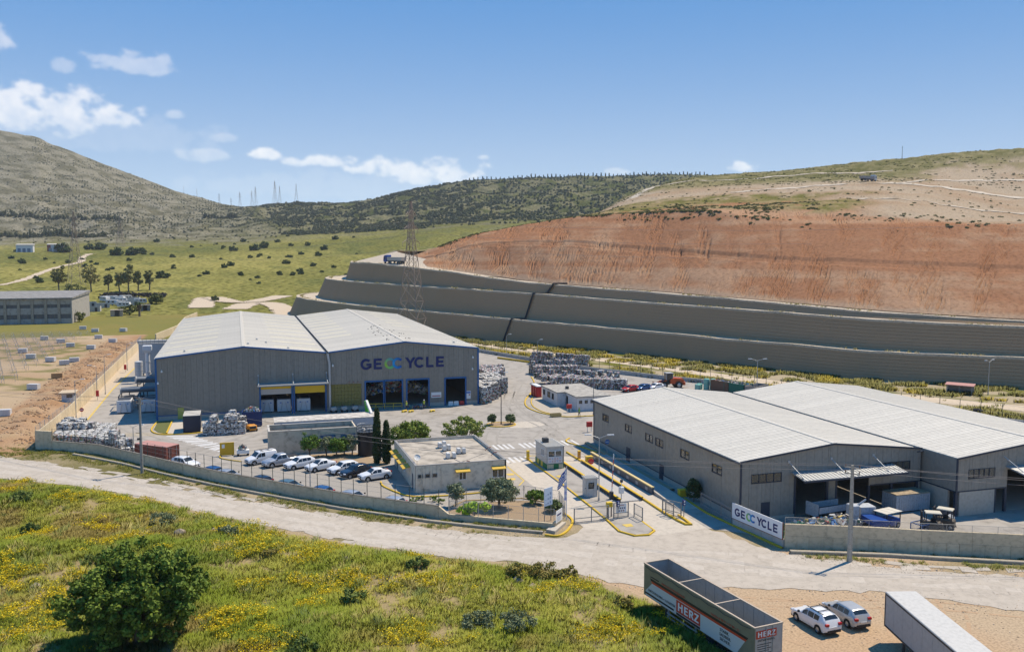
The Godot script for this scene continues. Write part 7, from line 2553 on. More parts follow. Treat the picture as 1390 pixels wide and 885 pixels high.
func add_far_trees() -> void:
	var pr:=RandomNumberGenerator.new()
	pr.seed=61
	var mb:=N()
	for k in 26:
		var f:=k/25.0
		leaves(mb,pr,V(pr.randfn()*0.25,1.2+f*6.2,pr.randfn()*0.25),V(1.0,0.7,1.0)*(1.25-0.75*f),26,0.7,Color(0.02,0.032,0.012),Color(0.05,0.065,0.025))
	var tk:=N()
	tk.tube(V(0,-1,0),V(0,6,0),0.25,0.1,6)
	var proto: Node3D
	var ridge:=RIDGE
	for i in ridge.size()/2:
		var x: float=ridge[i*2]
		var z: float=ridge[i*2+1]
		var p:=V(x,far_y(x,z)-0.5,z)
		if i==0:
			proto=thing("ridge_tree","small dark conifer in the row along the skyline ridge","conifer",p,0.0,"trees in a row on the ridge")
			part(proto,"crown",mb,leaf_mat("leaf"))
			part(proto,"trunk",tk,mat("bark_grey"))
		else:
			var o:=copy(proto)
			o.position=p
			o.rotation.y=i*2.0
			o.scale=Vector3.ONE*pr.randf_range(0.75,1.2)
	var b2:=N()
	for k in 30:
		leaves(b2,pr,V(pr.randfn()*1.6,4.5+pr.randfn()*1.9,pr.randfn()*1.6),V(1.5,1.5,1.5),26,0.9,Color(0.03,0.042,0.016),Color(0.10,0.105,0.04))
	var t2:=N()
	t2.tube(V(0,-1,0),V(0,5,0),0.35,0.15,6)
	var q: Node3D
	for i in BELT.size()/2:
		var x: float=BELT[i*2]
		var z: float=BELT[i*2+1]
		var p:=V(x,far_y(x,z)-0.5,z)
		if i==0:
			q=thing("belt_tree","dark roadside tree in the belt at the mountain foot","tree",p,0.0,"belts of trees at the foot of the mountain")
			part(q,"crown",b2,leaf_mat("leaf"))
			part(q,"trunk",t2,mat("bark_grey"))
		else:
			var o:=copy(q)
			o.position=p
			o.rotation.y=i*1.3
			o.scale=V(1,pr.randf_range(0.7,1.25),1)*pr.randf_range(0.7,1.15)
	var sm:=N()
	leaves(sm,pr,V(0,0.5,0),V(0.85,0.6,0.85),60,0.42,Color(0.6,0.6,0.6),Color(1,1,1))
	var sh:=sm.mesh()
	var where:=[]
	var cols:=PackedColorArray()
	var tries:=0
	while where.size()<27000 and tries<400000:
		tries+=1
		var j:=pr.randi_range(int(far_nz*0.30),far_nz-12)
		var i:=pr.randi_range(46,far_nx-42)
		var k:=j*far_nx+i
		var p:=far_pts[k].lerp(far_pts[k+1],pr.randf()).lerp(far_pts[k+far_nx],pr.randf())
		var left:=p.x<60.0
		var dens:=smoothstep(-0.4,0.15,nz.get_noise_2d(p.x*0.45,p.z*0.45))
		if left:
			dens*=0.8*(1.0-0.5*smoothstep(120.0,300.0,p.y))
			if p.z>-1450.0:
				dens*=0.10
		elif p.z>-1250.0 and p.x<140.0:
			dens*=0.25
		if pr.randf()>dens:
			continue
		var s:=pr.randf_range(1.0,3.2)*(1.0 if not left else 0.62)
		where.append(Transform3D(Basis(Vector3.UP,pr.randf()*TAU).scaled(V(s,s*pr.randf_range(0.7,1.1),s)),p))
		var c:=pr.randf()
		cols.append(Color(0.085,0.095,0.042).lerp(Color(0.19,0.19,0.095),c))
	var st:=stuff("hillside_scrub",sh,leaf_mat("leaf"),where,cols)
	tag(st,"dark green scrub dotted over the hillsides","scrub")
	var w2:=[]
	var c2:=PackedColorArray()
	tries=0
	while w2.size()<5200 and tries<60000:
		tries+=1
		var j:=pr.randi_range(int(fill_nz*0.45),fill_nz-8)
		var i:=pr.randi_range(120,fill_nx-120)
		var k:=j*fill_nx+i
		var f:=float(j)/fill_nz
		var dens:=0.9 if f>0.5 and f<0.63 and i>430 else (0.55 if f>0.8 else 0.08)
		if pr.randf()>dens*smoothstep(-0.2,0.25,nz.get_noise_2d(fill_pts[k].x*1.5,fill_pts[k].z*1.5)):
			continue
		var s:=pr.randf_range(0.2,0.65)
		w2.append(Transform3D(Basis(Vector3.UP,pr.randf()*TAU).scaled(V(s*1.5,s*0.8,s*1.5)),fill_pts[k]-V(0,0.1,0)))
		c2.append(Color(0.15,0.15,0.05).lerp(Color(0.26,0.24,0.10),pr.randf()))
	tag(stuff("landfill_weeds",sh,leaf_mat("leaf"),w2,c2),"green weeds spread over the upper landfill terraces","weeds")
func tuft_mesh(r: RandomNumberGenerator,blades: int,h: float,spread: float,width: float) -> ArrayMesh:
	var mb:=N()
	for i in blades:
		var a:=r.randf()*TAU
		var p:=V(cos(a),0,sin(a))*spread*r.randf()
		var d:=V(cos(a),0,sin(a))*r.randf_range(0.1,0.55)*h
		var s:=V(-sin(a),0,cos(a)).rotated(Vector3.UP,r.randf()*3.0)*width
		var hh:=h*r.randf_range(0.6,1.15)
		var k:=r.randf_range(0.75,1.15)
		mb.col=Color(k,k,k*r.randf_range(0.8,1.1))
		var nn:=(Vector3.UP+d*0.5).normalized()
		mb.tri_n(p-s,p+s,p+d*0.5+V(0,hh*0.7,0)+s*0.6,nn,nn,nn)
		mb.tri_n(p+s*0.6+d*0.5+V(0,hh*0.7,0),p-s,p+d+V(0,hh,0),nn,nn,nn)
	return mb.mesh()
func add_ground_cover() -> void:
	var r:=RandomNumberGenerator.new()
	r.seed=101
	var tuft:=tuft_mesh(r,18,0.4,0.36,0.026)
	var where:=[]
	var cols:=PackedColorArray()
	var flow:=[]
	var fcol:=PackedColorArray()
	var n:=0
	while n<105000:
		n+=1
		var x:=r.randf_range(-50.0,38.0)
		var z:=r.randf_range(-140.0,-56.0)
		if x<-52.0+(z+56.0)*-0.02-0.0 and z>-60.0:
			continue
		var d:=bank_in(x,z)
		if d<0.4:
			continue
		var a:=nz.get_noise_2d(x*3.0,z*3.0)
		var b:=nz.get_noise_2d(x*14.0+100.0,z*14.0)
		var bare:=smoothstep(0.12,0.42,a*0.6+b*0.7)
		if r.randf()<bare*0.9 or r.randf()>smoothstep(0.2,2.6,d+b*2.0):
			continue
		var y:=bank_h(x,z,d)
		var lush:=nz.get_noise_2d(x*2.0+700.0,z*2.0)
		var s:=r.randf_range(0.55,1.25)*(1.0+lush*0.5)
		where.append(Transform3D(Basis(Vector3.UP,r.randf()*TAU).scaled(V(s*1.15,s,s*1.15)),V(x,y-0.02,z)))
		var c:=Color(0.20,0.255,0.025).lerp(Color(0.38,0.355,0.075),clampf(0.35+a*0.9+r.randfn()*0.18,0.0,1.0))
		c=c.lerp(Color(0.125,0.185,0.025),clampf(lush*1.6,0.0,0.85))
		c=c.lerp(Color(0.30,0.21,0.09),smoothstep(0.2,0.45,nz.get_noise_2d(x*2.5-300.0,z*2.5))*0.7)
		cols.append(c)
		var yel:=nz.get_noise_2d(x*3.4+1500.0,z*5.0-400.0)+nz.get_noise_2d(x*11.0,z*11.0+900.0)*0.5
		if yel>0.24 and r.randf()<0.28:
			flow.append(Transform3D(Basis(Vector3.UP,r.randf()*TAU).scaled(Vector3.ONE*r.randf_range(0.7,1.3)),V(x+r.randfn()*0.2,y+0.05,z+r.randfn()*0.2)))
			fcol.append(Color(0.60,0.43,0.006).lerp(Color(0.70,0.56,0.03),r.randf()))
	tag(stuff("grass",tuft,leaf_mat("grass_leaf",0.35),where,cols),"rough green and straw-coloured grass covering the bank before the road","grass")
	var fm:=N()
	for i in 16:
		leaves(fm,r,V(r.randfn()*0.28,r.randf_range(0.3,0.55),r.randfn()*0.28),V(0.05,0.04,0.05),3,0.09,Color(0.8,0.8,0.8),Color(1,1,1),1.0)
	tag(stuff("yellow_flowers",fm.mesh(),leaf_mat("grass_leaf",0.35),flow,fcol),"drifts of small yellow flowers in the grass bank","flowers")
	var tw:=[]
	var tc:=PackedColorArray()
	n=0
	while tw.size()<1500 and n<60000:
		n+=1
		var x:=r.randf_range(-50.0,36.0)
		var z:=r.randf_range(-135.0,-56.0)
		var d:=bank_in(x,z)
		var q:=nz.get_noise_2d(x*4.0-900.0,z*6.0+200.0)
		if d<1.0 or q<0.08:
			continue
		var s:=r.randf_range(0.6,1.3)
		tw.append(Transform3D(Basis(Vector3.UP,r.randf()*TAU).scaled(V(s,s*r.randf_range(0.8,1.3),s)),V(x,bank_h(x,z,d)-0.03,z)))
		tc.append(Color(0.09,0.15,0.03).lerp(Color(0.22,0.24,0.09),r.randf()) if q<0.24 else Color(0.28,0.26,0.08).lerp(Color(0.40,0.36,0.14),r.randf()))
	tag(stuff("tall_weeds",tuft_mesh(r,22,0.75,0.3,0.022),leaf_mat("grass_leaf",0.35),tw,tc),"taller green and straw weeds standing in drifts on the bank","weeds")
	var vw:=[]
	var vc:=PackedColorArray()
	var lines:=[[-24,-144.6,-17,-136.6,-11.4,-129.4,-4.5,-121,4.3,-111.6,11,-104.8,20,-97,26.5,-92.4,31,-89.9],[-27,-149,-21.5,-145,-16,-138,-10.2,-130.7,-3.4,-122.4,5.4,-113,12,-106.2,20.8,-98.6,28,-94.1,32,-91.3],[54,-77,61.8,-74.5,66.3,-72,74.9,-67.8,90,-60.2],[54,-75.8,60,-72.6,68,-68.6,76,-65.2],[-50,-160,-38,-152.5,-30,-150,-24,-146.5]]
	var wid:=[0.9,0.5,0.5,0.6,2.6]
	for li in lines.size():
		var p:=v2s(lines[li])
		for i in p.size()-1:
			var k:=int(p[i].distance_to(p[i+1])*26.0*maxf(wid[li],0.7))
			for m in k:
				var q=p[i].lerp(p[i+1],r.randf())+U(r.randfn(),r.randfn())*wid[li]*0.7
				if nz.get_noise_2d(q.x*9.0,q.y*9.0)<-0.16:
					continue
				var s:=r.randf_range(0.35,0.8)
				vw.append(Transform3D(Basis(Vector3.UP,r.randf()*TAU).scaled(Vector3.ONE*s),V(q.x,-0.03,q.y)))
				vc.append(Color(0.085,0.125,0.02).lerp(Color(0.22,0.21,0.05),r.randf()))
	tag(stuff("verge_grass",tuft,leaf_mat("grass_leaf",0.35),vw,vc),"strips of weeds and short grass along the road walls","grass")
	var sw:=[]
	var sc:=PackedColorArray()
	var fl:=v2s([52,-300,68.2,-256.8,84.6,-210,95.4,-190.7,101,-183,106.7,-165,115.5,-150,130.5,-122])
	var wl:=v2s([80,-310,83.3,-281.7,107,-242.3,124.5,-206.6,140,-178,164.6,-154.5,180,-140])
	n=0
	while sw.size()<9000 and n<60000:
		n+=1
		var t:=r.randf()
		var a:=line_at(fl,t)
		var b:=line_at(wl,t)
		var f:=r.randf()
		var q:=a.lerp(b,f)
		if f>0.28 and f<0.52 and r.randf()<0.97:
			continue
		if nz.get_noise_2d(q.x*5.0+40.0,q.y*5.0)<-0.02:
			continue
		var s:=r.randf_range(0.5,1.2)
		sw.append(Transform3D(Basis(Vector3.UP,r.randf()*TAU).scaled(V(s*1.4,s,s*1.4)),V(q.x,-0.04,q.y)))
		var yl:=smoothstep(0.1,0.35,nz.get_noise_2d(q.x*3.0,q.y*3.0+300.0))
		sc.append(Color(0.12,0.135,0.03).lerp(Color(0.26,0.23,0.07),r.randf()).lerp(Color(0.38,0.30,0.02),yl*0.8))
	tag(stuff("strip_weeds",tuft_mesh(r,18,0.7,0.5,0.06),leaf_mat("grass_leaf",0.35),sw,sc),"green and yellow weeds between the rear fence and the terraces","weeds")
	var gm:=N()
	gm.cbox(V(-0.5,-0.3,-0.45),V(0.5,0.35,0.45),0.2)
	var gw:=[]
	var gc:=PackedColorArray()
	for e in [[-45,-144,-31,-134.2,-20.9,-127.2,-11.2,-118.5,-2.35,-108.1,5.4,-99.5,12.4,-92.3,19,-86.5,25.6,-82.9,32.5,-75.3,36.4,-72.5,46.7,-69.2,55,-65.7,63.4,-58.8,80,-47],[-34,-148.2,-22.5,-137,-11.9,-126,-2.5,-115.7,6,-107.5,13.7,-100.4,21,-94.8,28,-90.5,33.2,-88.4],[52.4,-77.2,58.4,-71.8,74,-63,90,-55]]:
		var l:=v2s(e)
		for i in 1200:
			var q:=line_at(l,r.randf())+U(r.randfn(),r.randfn())*0.9
			var s:=r.randf_range(0.03,0.12)*r.randf_range(0.5,1.2)
			gw.append(Transform3D(Basis.from_euler(V(r.randf()*6.0,r.randf()*6.0,0)).scaled(V(s,s*0.7,s)),V(q.x,0.01,q.y)))
			gc.append(Color(0.36,0.29,0.21).lerp(Color(0.56,0.49,0.40),r.randf()))
	for i in 900:
		var q:=U(r.randf_range(34.0,72.0),r.randf_range(-68.0,-50.0))
		var s:=r.randf_range(0.03,0.14)
		gw.append(Transform3D(Basis.from_euler(V(r.randf()*6.0,r.randf()*6.0,0)).scaled(V(s,s*0.7,s)),V(q.x,-0.02,q.y)))
		gc.append(Color(0.36,0.24,0.14).lerp(Color(0.56,0.44,0.32),r.randf()))
	tag(stuff("road_gravel",gm.mesh(),mat("clod",Color(1,1,1),0.95,0.0,null,1.0,null,true),gw,gc),"loose gravel scattered along the road edges and dirt lot","gravel")
	var lw:=[]
	var lc:=PackedColorArray()
	for s in 3:
		var ln:=resample(with_heights(offset_line([2.6,8.4,13.6][s]),[TIER_1,TIER_2,TIER_3][s]),500)
		for i in 500:
			if nz.get_noise_2d(i*4.0,s*100.0)<0.05:
				continue
			for k in 2:
				var sc2:=r.randf_range(0.3,0.9)
				lw.append(Transform3D(Basis(Vector3.UP,r.randf()*TAU).scaled(Vector3.ONE*sc2),ln[i]+V(r.randfn()*0.5,0.05,r.randfn()*0.5)))
				lc.append(Color(0.17,0.17,0.05).lerp(Color(0.34,0.29,0.12),r.randf()))
	tag(stuff("ledge_weeds",tuft_mesh(r,18,0.7,0.5,0.06),leaf_mat("grass_leaf",0.35),lw,lc),"sparse dry weeds growing on the ledges of the terraces","weeds")
	var bs:=[[-31.5,-118.5,1.5,0],[-25.0,-117.0,1.0,1],[-8.6,-104.6,1.3,2],[-1.5,-99.5,0.9,2],[27.0,-78.0,1.2,3],[29.0,-77.3,0.9,3],[24.3,-77.8,1.0,3],[20.5,-66.0,1.5,2],[18.0,-68.5,1.2,2],[9.0,-75.5,0.9,1],[15.5,-81.0,0.8,1],[4.0,-66.5,1.0,0],[-13.5,-92.0,0.9,1],[31.0,-69.0,0.8,3],[2.5,-90.0,0.8,3],[-22.0,-106.0,0.9,0]]
	var labs:=["dark green shrub standing in the grass bank","small dense green shrub in the grass bank","grey-green shrub among yellow flowers on the bank","brownish-green scrubby bush at the edge of the road bank"]
	var c0:=[Color(0.03,0.055,0.012),Color(0.06,0.085,0.02),Color(0.075,0.09,0.04),Color(0.10,0.085,0.02)]
	var c1:=[Color(0.10,0.13,0.03),Color(0.15,0.18,0.045),Color(0.17,0.19,0.10),Color(0.24,0.20,0.05)]
	for i in bs.size():
		var e: Array=bs[i]
		var k: float=e[2]
		var y:=bank_h(e[0],e[1],bank_in(e[0],e[1]))
		make_tree("bank_shrub",labs[e[3]],V(e[0],y-0.05,e[1]),200+i,{"c": V(0,0.55*k,0),"rad": V(1.1,0.55,1.0)*k,"n": 22,"cr": 0.34*k,"per": 60,"leaf": 0.13,"c0": c0[e[3]],"c1": c1[e[3]],"fork": 0.15,"tr": 0.03,"limbs": 7,"cat": "shrub"},["dark shrubs on the bank","small shrubs on the bank","grey-green shrubs on the bank","scrubby bushes on the bank"][e[3]])
	var rs:=[[-10.0,-100.0,0.5],[-6.5,-101.0,0.7],[-3.0,-100.5,0.6],[9.5,-86.0,0.4],[24.0,-77.0,0.6],[25.2,-76.0,0.5],[-18.0,-88.0,0.5],[13.0,-78.0,0.35]]
	for i in rs.size():
		var mb:=N()
		var pts:=[]
		for j in 5:
			var ring:=[]
			for k in 8:
				var a:=TAU*k/8.0
				var f:=sin(PI*(j+0.3)/5.0)
				ring.append(V(cos(a)*f*(1.0+0.4*nz.get_noise_2d(k*50.0,i*90.0+j*30.0)),0.9-j*0.35+0.2*nz.get_noise_2d(k*70.0,j*50.0+i*20.0),sin(a)*f*0.8)*rs[i][2])
			pts.append(ring)
		for j in 4:
			for k in 8:
				mb.quad(pts[j+1][k],pts[j][k],pts[j][(k+1) % 8],pts[j+1][(k+1) % 8])
		for k in 8:
			mb.tri(V(0,0.95,0)*rs[i][2],pts[0][(k+1) % 8],pts[0][k])
		solo("boulder","pale weathered boulder half hidden in the grass bank","boulder",mb,mat("boulder",Color(0.36,0.29,0.21),0.95,0.0,texs["gravel"],1.5),V(rs[i][0],bank_h(rs[i][0],rs[i][1],bank_in(rs[i][0],rs[i][1]))-0.1,rs[i][1]),0.0,"boulders on the grass bank")
func line_at(l: PackedVector2Array,t: float) -> Vector2:
	var total:=0.0
	for i in l.size()-1:
		total+=l[i].distance_to(l[i+1])
	var want:=total*t
	for i in l.size()-1:
		var d:=l[i].distance_to(l[i+1])
		if want<=d:
			return l[i].lerp(l[i+1],want/d)
		want-=d
	return l[l.size()-1]
func lamp_post(called: String,label: String,at: Vector3,h: float,arm: Vector2,group:="",heads:=1,m: Material=null) -> Node3D:
	var t:=thing(called,label,"lamp post",at,0.0,group)
	var g:=m if m else mat("galvanised")
	var p:=N()
	p.tube(Vector3.ZERO,V(0,h,0),0.085,0.05,8)
	p.tube(Vector3.ZERO,V(0,0.4,0),0.13,0.13,8)
	part(t,"pole",p,g)
	for s in heads:
		var d:=V(arm.x,0,arm.y)*(1.0 if s==0 else -1.0)
		var a:=N()
		a.tube(V(0,h-0.05,0),d+V(0,h+0.35,0),0.04,0.035,6)
		part(t,"arm",a,g)
		var l:=N()
		var n:=d.normalized()
		l.x=Transform3D(Basis(n,Vector3.UP,n.cross(Vector3.UP)),d+V(0,h+0.35,0))
		l.hexa([V(-0.1,-0.06,0.1),V(0.75,-0.02,0.14),V(0.75,-0.02,-0.14),V(-0.1,-0.06,-0.1),V(-0.1,0.06,0.1),V(0.7,0.09,0.12),V(0.7,0.09,-0.12),V(-0.1,0.06,-0.1)])
		part(t,"lamp_head",l,mat("lamp_grey",Color(0.62,0.62,0.60),0.4))
	return t
func sag(mb: MB,a: Vector3,b: Vector3,drop: float,r: float,k:=14) -> void:
	var p:=a
	for i in k:
		var f:=float(i+1)/k
		var q:=a.lerp(b,f)-V(0,drop*4.0*f*(1.0-f),0)
		mb.tube(p,q,r,r,4,false)
		p=q
func pole_top(t: Node3D,h: float,dir: Vector3,m: Material) -> Array:
	var ends:=[]
	for y in [h-0.25,h-0.85]:
		var c:=N()
		c.bar(V(0,y,0)-dir*0.75,V(0,y,0)+dir*0.75,0.1,0.12)
		part(t,"cross_arm",c,m)
		for s in [-0.65,0.65]:
			var i:=N()
			i.lathe([U(0.03,0.0),U(0.07,0.06),U(0.04,0.1),U(0.08,0.17),U(0.0,0.26)],8,V(0,y+0.06,0)+dir*s)
			part(t,"insulator",i,mat("insulator",Color(0.12,0.07,0.05),0.3))
			ends.append(V(0,y+0.3,0)+dir*s)
	return ends
func add_poles() -> void:
	var conc:=mat("pole_concrete",Color(0.42,0.385,0.32),0.9,0.0,texs["wallstain"],2.0)
	var woodg:=mat("pole_grey",Color(0.30,0.285,0.25),0.9,0.0,texs["wallstain"],2.0)
	var cross:=V(0.64,0,0.77)
	var a:=thing("utility_pole","tall tapered concrete utility pole at the road before the warehouses","pole",V(57.35,0,-73.3))
	var m:=N()
	m.hexa([V(-0.2,-0.3,0.17),V(0.2,-0.3,0.17),V(0.2,-0.3,-0.17),V(-0.2,-0.3,-0.17),V(-0.11,9.7,0.1),V(0.11,9.7,0.1),V(0.11,9.7,-0.1),V(-0.11,9.7,-0.1)])
	part(a,"shaft",m,conc)
	var ea:=pole_top(a,9.7,cross,conc)
	var b:=thing("utility_pole","grey weathered utility pole at the roadside before the scrap bales","pole",V(-13.1,0,-131.5))
	var q:=N()
	q.tube(V(0,-0.3,0),V(0,10.5,0),0.21,0.13,10)
	part(b,"shaft",q,woodg)
	var eb:=pole_top(b,10.5,V(0.64,0,0.77),woodg)
	var bx:=N()
	bx.box(V(-0.3,4.8,0.1),V(0.35,0.25,0.25))
	bx.bar(V(0,5.6,0),V(-0.6,5.7,0.2),0.06)
	part(b,"bracket_box",bx,mat("dark_steel"))
	var wm:=mat("cable",Color(0.22,0.20,0.19),0.7)
	for i in 3:
		var w:=N()
		sag(w,b.position+eb[i],a.position+ea[i],2.3,0.016,20)
		solo("power_line",["upper","middle","lower"][i]+" thin cable sagging between the two roadside utility poles","cable",w,wm,Vector3.ZERO,0.0,"cables between the roadside poles")
		var w2:=N()
		sag(w2,a.position+ea[i],V(112.0,9.3-i*0.35,-52.0+i*0.5),1.2,0.016)
		solo("power_line",["upper","middle","lower"][i]+" cable running from the concrete pole past the open warehouse bay","cable",w2,wm,Vector3.ZERO,0.0,"cables before the warehouses")
		var w3:=N()
		sag(w3,b.position+eb[i],V(-75.0,9.8-i*0.35,-196.0+i*0.5),1.6,0.016)
		solo("power_line",["upper","middle","lower"][i]+" cable leaving the grey pole towards the dug field","cable",w3,wm,Vector3.ZERO,0.0,"cables over the field")
	var g:="lamp posts along the yard"
	lamp_post("lamp_post","tall grey lamp post with two lamps on the gate island",V(41.7,0.14,-100.1),7.8,U(1.0,0.35),g,2)
	lamp_post("lamp_post","slim dark lamp post on the round planted island",V(43.75,0.1,-149.6),8.8,U(-0.5,-0.1),g,2,mat("dark_steel"))
	lamp_post("lamp_post","slim lamp post at the corner of the white hut and the warehouse",V(62.6,0,-153.2),7.9,U(0.7,0.0),g,2,mat("post_grey",Color(0.18,0.18,0.18),0.6))
	lamp_post("lamp_post","short white lamp post between the parked cars and the wall",V(8.4,0,-116.0),3.6,U(0.75,0.3),g)
	lamp_post("lamp_post","short white lamp post beside the heap of white bales",V(-15.6,0,-146.0),3.8,U(0.9,0.3),g)
	lamp_post("lamp_post","lamp post by the pale side wall behind the dark bales",V(-28.5,0,-178.0),6.8,U(1.0,0.2),g)
	lamp_post("lamp_post","thin lamp post against the side wall beside the red extinguisher",V(-28.6,0,-204.7),6.1,U(-0.9,0.4),g)
	lamp_post("lamp_post","tall plain lamp post on the sandy strip inside the side wall",V(-27.1,0,-205.5),8.1,U(0.7,0.0),g)
	lamp_post("lamp_post","distant lamp post near the filter house by the side wall",V(-26.9,0,-244.2),6.6,U(0.8,0.0),g)
	lamp_post("lamp_post","thin lamp post behind the long bale stacks at the rear kerb",V(75.8,0,-224.7),6.3,U(0.7,0.0),g)
	lamp_post("lamp_post","lamp post at the rear ramp by the yellow barrier",V(73.0,0,-244.0),6.0,U(0.7,0.0),g)
	lamp_post("lamp_post","twin-armed lamp post beside the rusty skips behind the warehouses",V(102.8,0,-162.3),7.6,U(1.2,0.3),g,2)
	lamp_post("lamp_post","single mast with a flat lamp beside the small shed on the service track",V(151.0,0,-150.5),7.0,U(-1.0,0.3),g,2)
func make_pylon(called: String,label: String,at: Vector3,h: float,bw: float,turn: float,group:="") -> Node3D:
	var t:=thing(called,label,"pylon",at,turn,group)
	var st:=mat("pylon_steel",Color(0.30,0.235,0.185),0.7,0.2)
	var wid:=func(y: float) -> float: return lerpf(4.6,1.0,pow(clampf(y/(h*0.72),0.0,1.0),0.85)) if y<h*0.72 else lerpf(1.0,0.25,(y-h*0.72)/(h*0.28))
	var lv:=[0.0,0.14,0.27,0.39,0.49,0.58,0.66,0.72,0.79,0.86,0.93,1.0]
	for s in 4:
		var m:=N()
		var sx:=1.0 if s in [0,1] else -1.0
		var sz:=1.0 if s in [0,3] else -1.0
		for i in lv.size()-1:
			var a: float=wid.call(lv[i]*h)
			var b: float=wid.call(lv[i+1]*h)
			m.bar(V(sx*a,lv[i]*h,sz*a),V(sx*b,lv[i+1]*h,sz*b),bw*1.7)
		part(t,"leg",m,st)
	for f in 4:
		var m:=N()
		for i in lv.size()-1:
			var a: float=wid.call(lv[i]*h)
			var b: float=wid.call(lv[i+1]*h)
			var r:=Basis(Vector3.UP,f*PI/2)
			m.bar(r*V(-a,lv[i]*h,a),r*V(b,lv[i+1]*h,b),bw)
			m.bar(r*V(a,lv[i]*h,a),r*V(-b,lv[i+1]*h,b),bw)
			m.bar(r*V(-b,lv[i+1]*h,b),r*V(b,lv[i+1]*h,b),bw)
		part(t,"bracing",m,st)
	for e in [[0.70,6.2],[0.80,5.0],[0.90,3.8]]:
		var y: float=e[0]*h
		var m:=N()
		for s in [-1.0,1.0]:
			var tip:=V(s*e[1],y,0)
			for z in [-0.8,0.8]:
				m.bar(V(s*0.7,y,z*0.7),tip,bw)
				m.bar(V(s*0.6,y+1.7,z*0.6),tip,bw)
				m.bar(V(s*2.6,y,z*0.45),V(s*0.6,y+1.7,z*0.6),bw)
			m.bar(tip,tip-V(0,1.4,0),bw)
		part(t,"cross_arm",m,st)
	return t
func add_pylons() -> void:
	var at:=V(57.5,0,-306.0)
	make_pylon("lattice_pylon","tall rusty lattice pylon rising behind the hall roof before the terraces",at,46.5,0.1,0.9)
	make_pylon("lattice_pylon","lattice pylon standing in the meadow behind the eucalyptus trees",V(-97,far_y(-97,-626)-0.5,-626),47.0,0.11,0.5)
	make_pylon("lattice_pylon","fainter lattice pylon farther out in the meadow by the farm track",V(-129,far_y(-129,-1148)-0.5,-1148),38.0,0.13,0.4)
	var first: Node3D
	for i in PYLONS.size()/3:
		var x: float=PYLONS[i*3]
		var z: float=PYLONS[i*3+1]
		var k: float=PYLONS[i*3+2]
		var p:=V(x,far_y(x,z)-1.0,z)
		if i==0:
			first=make_pylon("ridge_pylon","slender lattice pylon standing on the far skyline ridge",p,45.0,0.075,0.3,"pylons on the far ridge")
			first.scale=Vector3.ONE*k
		else:
			var o:=copy(first)
			o.position=p
			o.scale=Vector3.ONE*k
			o.rotation.y=0.3+i*0.15
	var wm:=mat("cable")
	for i in 3:
		var w:=N()
		var y: float=[32.5,37.2,41.8][i]-1.4
		var d:=Basis(Vector3.UP,0.9)*V([6.2,5.0,3.8][i],0,0)
		sag(w,at+d+V(0,y,0),V(300,y+8.0-i,-150),7.0,0.03,24)
		sag(w,at+d+V(0,y,0),V(-97,far_y(-97,-626)+y,-626),9.0,0.03,24)
		solo("pylon_line",["lowest","middle","highest"][i]+" conductor strung from the big pylon across the red slope","cable",w,wm,Vector3.ZERO,0.0,"conductors of the big pylon")
func bale_mesh(s: int,pale: float) -> ArrayMesh:
	var r:=RandomNumberGenerator.new()
	r.seed=s
	var mb:=N()
	var pal:=[Color(0.62,0.61,0.58),Color(0.50,0.48,0.44),Color(0.34,0.32,0.29),Color(0.16,0.15,0.14),Color(0.06,0.06,0.06),Color(0.08,0.17,0.32),Color(0.06,0.25,0.27),Color(0.32,0.08,0.07),Color(0.40,0.31,0.12),Color(0.09,0.20,0.07),Color(0.42,0.25,0.26),Color(0.30,0.22,0.15)]
	var k:=5
	for f in 6:
		var nrm: Vector3=[Vector3.UP,Vector3.DOWN,Vector3.LEFT,Vector3.RIGHT,Vector3.FORWARD,Vector3.BACK][f]
		var u:=nrm.cross(V(0.3,0.5,0.8)).normalized()
		u=V(0,0,1) if absf(nrm.z)<0.5 else V(1,0,0)
		var v:=nrm.cross(u)
		var pt:=[]
		for i in k+1:
			for j in k+1:
				var a:=float(i)/k-0.5
				var b:=float(j)/k-0.5
				var edge:=maxf(absf(a),absf(b))
				pt.append(nrm*(0.5-(0.06 if edge>0.49 else 0.0)+r.randf_range(-0.045,0.06))+u*a*0.97+v*b*0.97)
		for i in k:
			for j in k:
				var w:=r.randf()
				var id: int=r.randi() % 3 if w<pale else (3+r.randi() % 2 if w<pale+0.24 else ([11,2,10][r.randi() % 3] if w<pale+0.32 else 5+r.randi() % 7))
				mb.col=pal[id]*r.randf_range(0.75,1.1)
				mb.quad(pt[i*(k+1)+j],pt[(i+1)*(k+1)+j],pt[(i+1)*(k+1)+j+1],pt[i*(k+1)+j+1])
	return mb.mesh()
